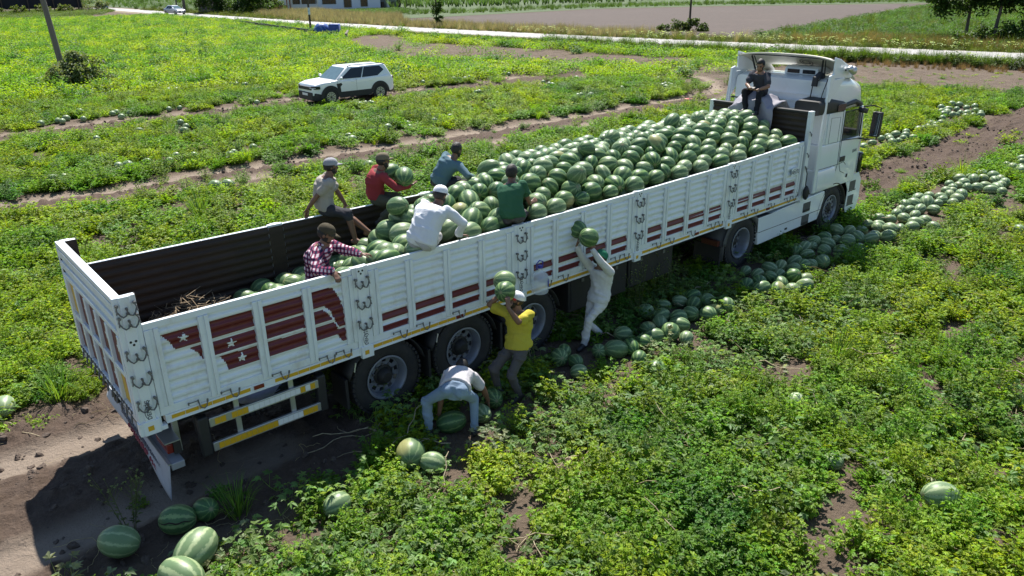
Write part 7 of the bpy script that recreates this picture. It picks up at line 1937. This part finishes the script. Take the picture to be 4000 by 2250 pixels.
# clipped litter on the bare earth strips
x, y = rand_pts(26000, -4, 56, -3, 62); v, d = inview(x, y); rut, dark, bare = masks(x, y); k = v & ((dark > .3) | (bare > .3) | ((x < 2.5) & (y > -1) & (y < 3))) & (d < 70) & (NPR.rand(len(x)) < .34) & ~tyres(x, y)
x, y = x[k], y[k]; put('plant_litter', ['drystem', 'drystem1'], x, y, NPR.uniform(.25, .75, len(x)), np.tile([.36, .31, .19], (len(x), 1))*NPR.uniform(.6, 1.2, (len(x), 1)), .1, label='dry plant litter scattered over the bare wheel tracks')
x, y = rand_pts(9000, -4, 56, -3, 60); v, d = inview(x, y); rut, dark, bare = masks(x, y); k = v & ((dark > .3) | (bare > .3)) & (d < 60) & (NPR.rand(len(x)) < .22) & ~tyres(x, y) & ~truck_foot(x, y)
x, y = x[k], y[k]; put('track_weeds', ['vine0', 'weed1'], x, y, NPR.uniform(.3, .6, len(x)), tints(x, y), label='small trampled weeds growing on the tracks')
# clods of earth
CLODM = pm('earth_clod', (.085, .062, .048), .95, var=.4, scale=20)
_c = M().ell((0, 0, .35), 1.0, .8, .62, 7, 5)
for k_, v_ in enumerate(_c.v): n_ = 1+mnoise.noise(Vector(v_)*1.7)*.5; _c.v[k_] = tuple(Vector(v_)*n_)
PROTO['clod'] = bpy.data.objects.new('clod_shape', _c.mesh('clod_shape', CLODM))
x, y = rand_pts(60000, -4, 45, -3, 40); v, d = inview(x, y); rut, dark, bare = masks(x, y)
nr = (x < 2.4) & (y > -1.2) & (y < 3.4)
k = v & (d < 45) & ((dark*(1-rut) > .35) | nr | (bare > .5)) & (fbm(x*1.4, y*1.4, 13, 2) > np.where(nr, .42, .45)) & ~tyres(x, y)
x, y = x[k], y[k]; put('soil_clods', ['clod'], x, y, .012+.055*NPR.rand(len(x))**2.2, np.ones((len(x), 3)), .5, label='loose clods of dry earth on the wheel tracks', cat='soil')
# middle distance
x, y = field(62000, -8, 56, -8, 62, 17.5, 46); ty = tints(x, y, .24); u = NPR.rand(len(x)); a_ = u < .72; b_ = (u >= .72) & (u < .84); f_ = (u >= .84) & (u < .95); g_ = u >= .95
put('weed_cover', ['weed0', 'weed1', 'weed2', 'weed3'], x[a_], y[a_], NPR.uniform(.95, 1.6, a_.sum()), ty[a_], zs=.85, label='yellow green weeds covering the field beyond the trailer')
put('bushy_weeds', ['bush0', 'bush1'], x[b_], y[b_], NPR.uniform(.7, 1.25, b_.sum()), ty[b_]*.8, label='darker leafy weeds in the middle of the field')
put('fine_weeds', ['fine0', 'fine1'], x[f_], y[f_], NPR.uniform(.9, 1.5, f_.sum()), (ty[f_]*.5+GREY*.4), label='tall greyish weeds in the middle of the field')
put('grass_tufts', ['grass0', 'longgrass'], x[g_], y[g_], NPR.uniform(.5, .9, g_.sum()), ty[g_]*.9, label='grass tufts in the middle of the field')
# far part of the field
x, y = field(60000, -12, 60, 20, 150, 46, 160); ty = tints(x, y, .22)
put('far_field_cover', ['far0', 'far1', 'far2'], x, y, NPR.uniform(1.0, 2.1, len(x)), ty, label='dense yellow green crop cover in the far part of the field')
k = NPR.rand(len(x)) < .05; put('far_field_weeds', ['bush0', 'fine0'], x[k], y[k], NPR.uniform(1.6, 2.6, k.sum()), DEEP+(x[k]*0)[:, None]+GREY*.25, label='taller dark weeds in the far part of the field')
# road verges
def verge(name, kinds, n, o0, o1, y0, y1, s0, s1, tint, tv=.3, zs=1, label=None, prob=None, sz=None):
    y = NPR.uniform(y0, y1, n); o = NPR.uniform(o0, o1, n); x = road_mid(y)+o; v, d = inview(x, y); k = v
    if prob is not None: k &= NPR.rand(n) < prob(y, o)
    x, y = x[k], y[k]; t = np.asarray(tint)[None]*NPR.uniform(1-tv, 1+tv, (len(x), 1)) if np.ndim(tint) == 1 else None
    put(name, kinds, x, y, NPR.uniform(s0, s1, len(x))*(sz(y, o[k]) if sz else 1), t, zs=zs, label=label)
lane = lambda y, o: np.where((y > 66) & (y < 81), .03, 1.0)*np.where(y < 66, 1, .62)
def vscale(y, o): return np.clip(.20+(-o-3.0)*.075+np.clip(-o-5.5, 0, 3)*.16*(y < 45), .18, 1.1)
verge('verge_grass', ['longgrass', 'reed'], 5200, -8.2, -2.5, 4, 120, .9, 1.2, [.075, .14, .024], .35, label='tall green grass along the near side of the road', prob=lane, sz=vscale)
verge('verge_grass', ['bush0', 'bush1', 'weed0'], 2600, -8.6, -2.6, 4, 150, 1.0, 1.7, [.065, .115, .022], .35, label='leafy weeds along the near side of the road', prob=lane, sz=lambda y, o: vscale(y, o)*1.3)
verge('verge_flowers', ['umbel'], 300, -8.0, -3, 4, 60, 1.0, 1.3, [.07, .11, .03], .2, label='white umbel flowers in the grass by the road', prob=lane, sz=lambda y, o: vscale(y, o)*1.2)
verge('verge_dry_grass', ['drygrass'], 700, -11.5, -8.2, 4, 60, .32, .55, [.20, .14, .085], .3, label='brown dry grass at the edge of the bare field', prob=lane)
verge('far_verge_grass', ['drygrass'], 1900, 2.6, 9.0, 30, 112, .8, 1.35, [.30, .27, .19], .3, label='pale dry grass on the far side of the road', prob=lambda y, o: np.where(y > 45, .8, .10))
verge('far_verge_weeds', ['longgrass', 'bush0', 'far1'], 2600, 2.5, 8.0, 5, 190, .8, 1.4, [.085, .12, .028], .4, label='green weeds on the far side of the road', prob=lambda y, o: np.where((y > 45) & (y < 110), .6, 1.0))
verge('far_verge_flowers', ['umbel'], 420, 2.4, 7.5, 5, 60, .8, 1.2, [.07, .11, .03], .2, label='white umbel flowers beyond the road')
# ------------------------------------------------------------------ plants of the far fields
def fill_poly(name, kinds, pix, n, s0, s1, tint, tv=.3, zs=1, label=None, spot=None):
    P = poly_w(pix); x = NPR.uniform(P[:,0].min(), P[:,0].max(), n); y = NPR.uniform(P[:,1].min(), P[:,1].max(), n)
    v, d = inview(x, y, mx=.06, my=.08); k = v & in_poly(P, x, y)
    if spot is not None: k &= fbm(x*.12, y*.12, 61, 3) > spot
    x, y = x[k], y[k]; t = np.asarray(tint)[None]*NPR.uniform(1-tv, 1+tv, (len(x), 1))*(.7+.6*fbm(x*.1, y*.1, 71, 2))[:, None]
    put(name, kinds, x, y, NPR.uniform(s0, s1, len(x)), t, zs=zs, label=label)
SL = [(1900,96),(2020,74),(2180,44),(2370,10),(2700,0),(2700,140),(2576,133),(2300,122)]
fill_poly('slope_weeds', ['far0', 'far1', 'far2'], SL, 9000, 1.2, 2.4, [.055, .125, .032], label='bright green low weeds covering the slope beyond the road')
fill_poly('slope_weeds', ['bush0', 'longgrass', 'fine0'], SL, 2600, 1.0, 2.0, [.085, .13, .03], label='taller weeds and grass on the slope beyond the road')
fill_poly('slope_dry_grass', ['drygrass'], [(1950,105),(2200,100),(2400,112),(2576,128),(2576,134),(2300,122)], 1100, .7, 1.2, [.24, .20, .10], label='brownish grass on the lower slope beyond the road')
fill_poly('garden_crop', ['far0', 'far1'], [(800,34),(900,27),(1000,24),(1040,27),(1000,36),(900,42)], 2400, 1.0, 1.8, [.05, .11, .025], label='low dark green crop rows in front of the house')
fill_poly('corn', ['corn'], [(985,22),(1120,20),(1300,14),(1500,8),(1650,2),(1800,-14),(1100,-14),(960,4)], 3800, .9, 1.3, [.07, .14, .05], label='tall maize stand behind the ploughed field')
fill_poly('field_edge_grass', ['longgrass', 'far2'], [(1000,38),(1200,33),(1500,20),(1800,13),(2355,5),(2355,-1),(1800,7),(1500,13),(1200,26),(1000,30)], 5200, 1.0, 1.6, [.06, .12, .03], label='green strip along the far edge of the ploughed field')
fill_poly('meadow', ['far0', 'far1', 'longgrass'], [(165,10),(420,30),(700,42),(780,42),(700,10),(640,-18),(165,-18)], 9000, 1.5, 2.6, [.055, .115, .03], label='green meadow behind the saloon car and the trees')
fill_poly('house_dry_grass', ['drygrass'], [(640,42),(700,34),(800,32),(905,42),(1010,44),(1010,56),(860,55),(740,50)], 2600, .9, 1.5, [.30, .27, .19], label='tall pale dry grass in front of the house')
fill_poly('net_edge_weeds', ['far0', 'far1'], [(-60,52),(120,45),(250,38),(290,28),(100,28),(-60,36)], 1500, 1.2, 2.0, [.07, .12, .03], label='weeds at the far left edge of the melon field')

# ------------------------------------------------------------------ single plants that stand out
WEEDL = leaf_mat('tall_weed_leaf', .35, .6, False, (.11, .14, .06)); GRASSL = leaf_mat('tuft_grass_leaf', .4, .5, False, (.11, .21, .035))
def lone(name, tuft, mat, px, py, s, rz, label):
    p = G(px, py, .02); p.z = float(height(np.array([p.x]), np.array([p.y]))[0])-.02
    o = inst(name, tuft.mesh(name, mat), None, p, (0, 0, rz), s); tag(o, label, 'plant'); return o
lone('tall_weed', tallweed(201, 1.15, True, 8, .6), WEEDL, 1605, 805, 1.0, .3, 'tall thin seeding weed standing against the dark storage box')
lone('tall_weed', tallweed(202, 1.0, True, 7, .6), WEEDL, 1660, 760, 1.0, 1.3, 'slightly shorter seeding weed right of the one by the storage box')
lone('tall_weed', tallweed(203, .95, True, 7, .5), WEEDL, 1855, 655, 1.0, 2.3, 'seeding weed in front of the cab side skirt')
lone('tall_weed', tallweed(204, .8, True, 6, 1.2), WEEDL, 330, 1330, 1.0, 2.9, 'upright weed at the shadow edge near the lower left corner')
lone('grass_tuft', grass(211, 90, .62, .14, .014, .8, .6), GRASSL, 2105, 905, 1.0, .5, 'large arching grass tuft in the right hand weeds')
lone('grass_tuft', grass(212, 90, .65, .14, .014, .8, .6), GRASSL, 505, 545, 1.3, 1.5, 'big grass tuft beyond the far board of the trailer')
lone('grass_tuft', grass(213, 70, .50, .12, .013, .8, .6), GRASSL, 600, 1290, 1.0, .2, 'shaded grass tuft near the melons behind the bumper')
lone('grass_tuft', grass(214, 80, .6, .14, .016, .8, .7), GRASSL, 150, 1000, 1.1, .2, 'broad bladed tuft beside the tail of the trailer')
lone('grass_tuft', grass(215, 70, .55, .14, .016, .8, .7), GRASSL, 1480, 700+90, .8, .9, 'dark grass tuft at the heel of the person in off white clothes')
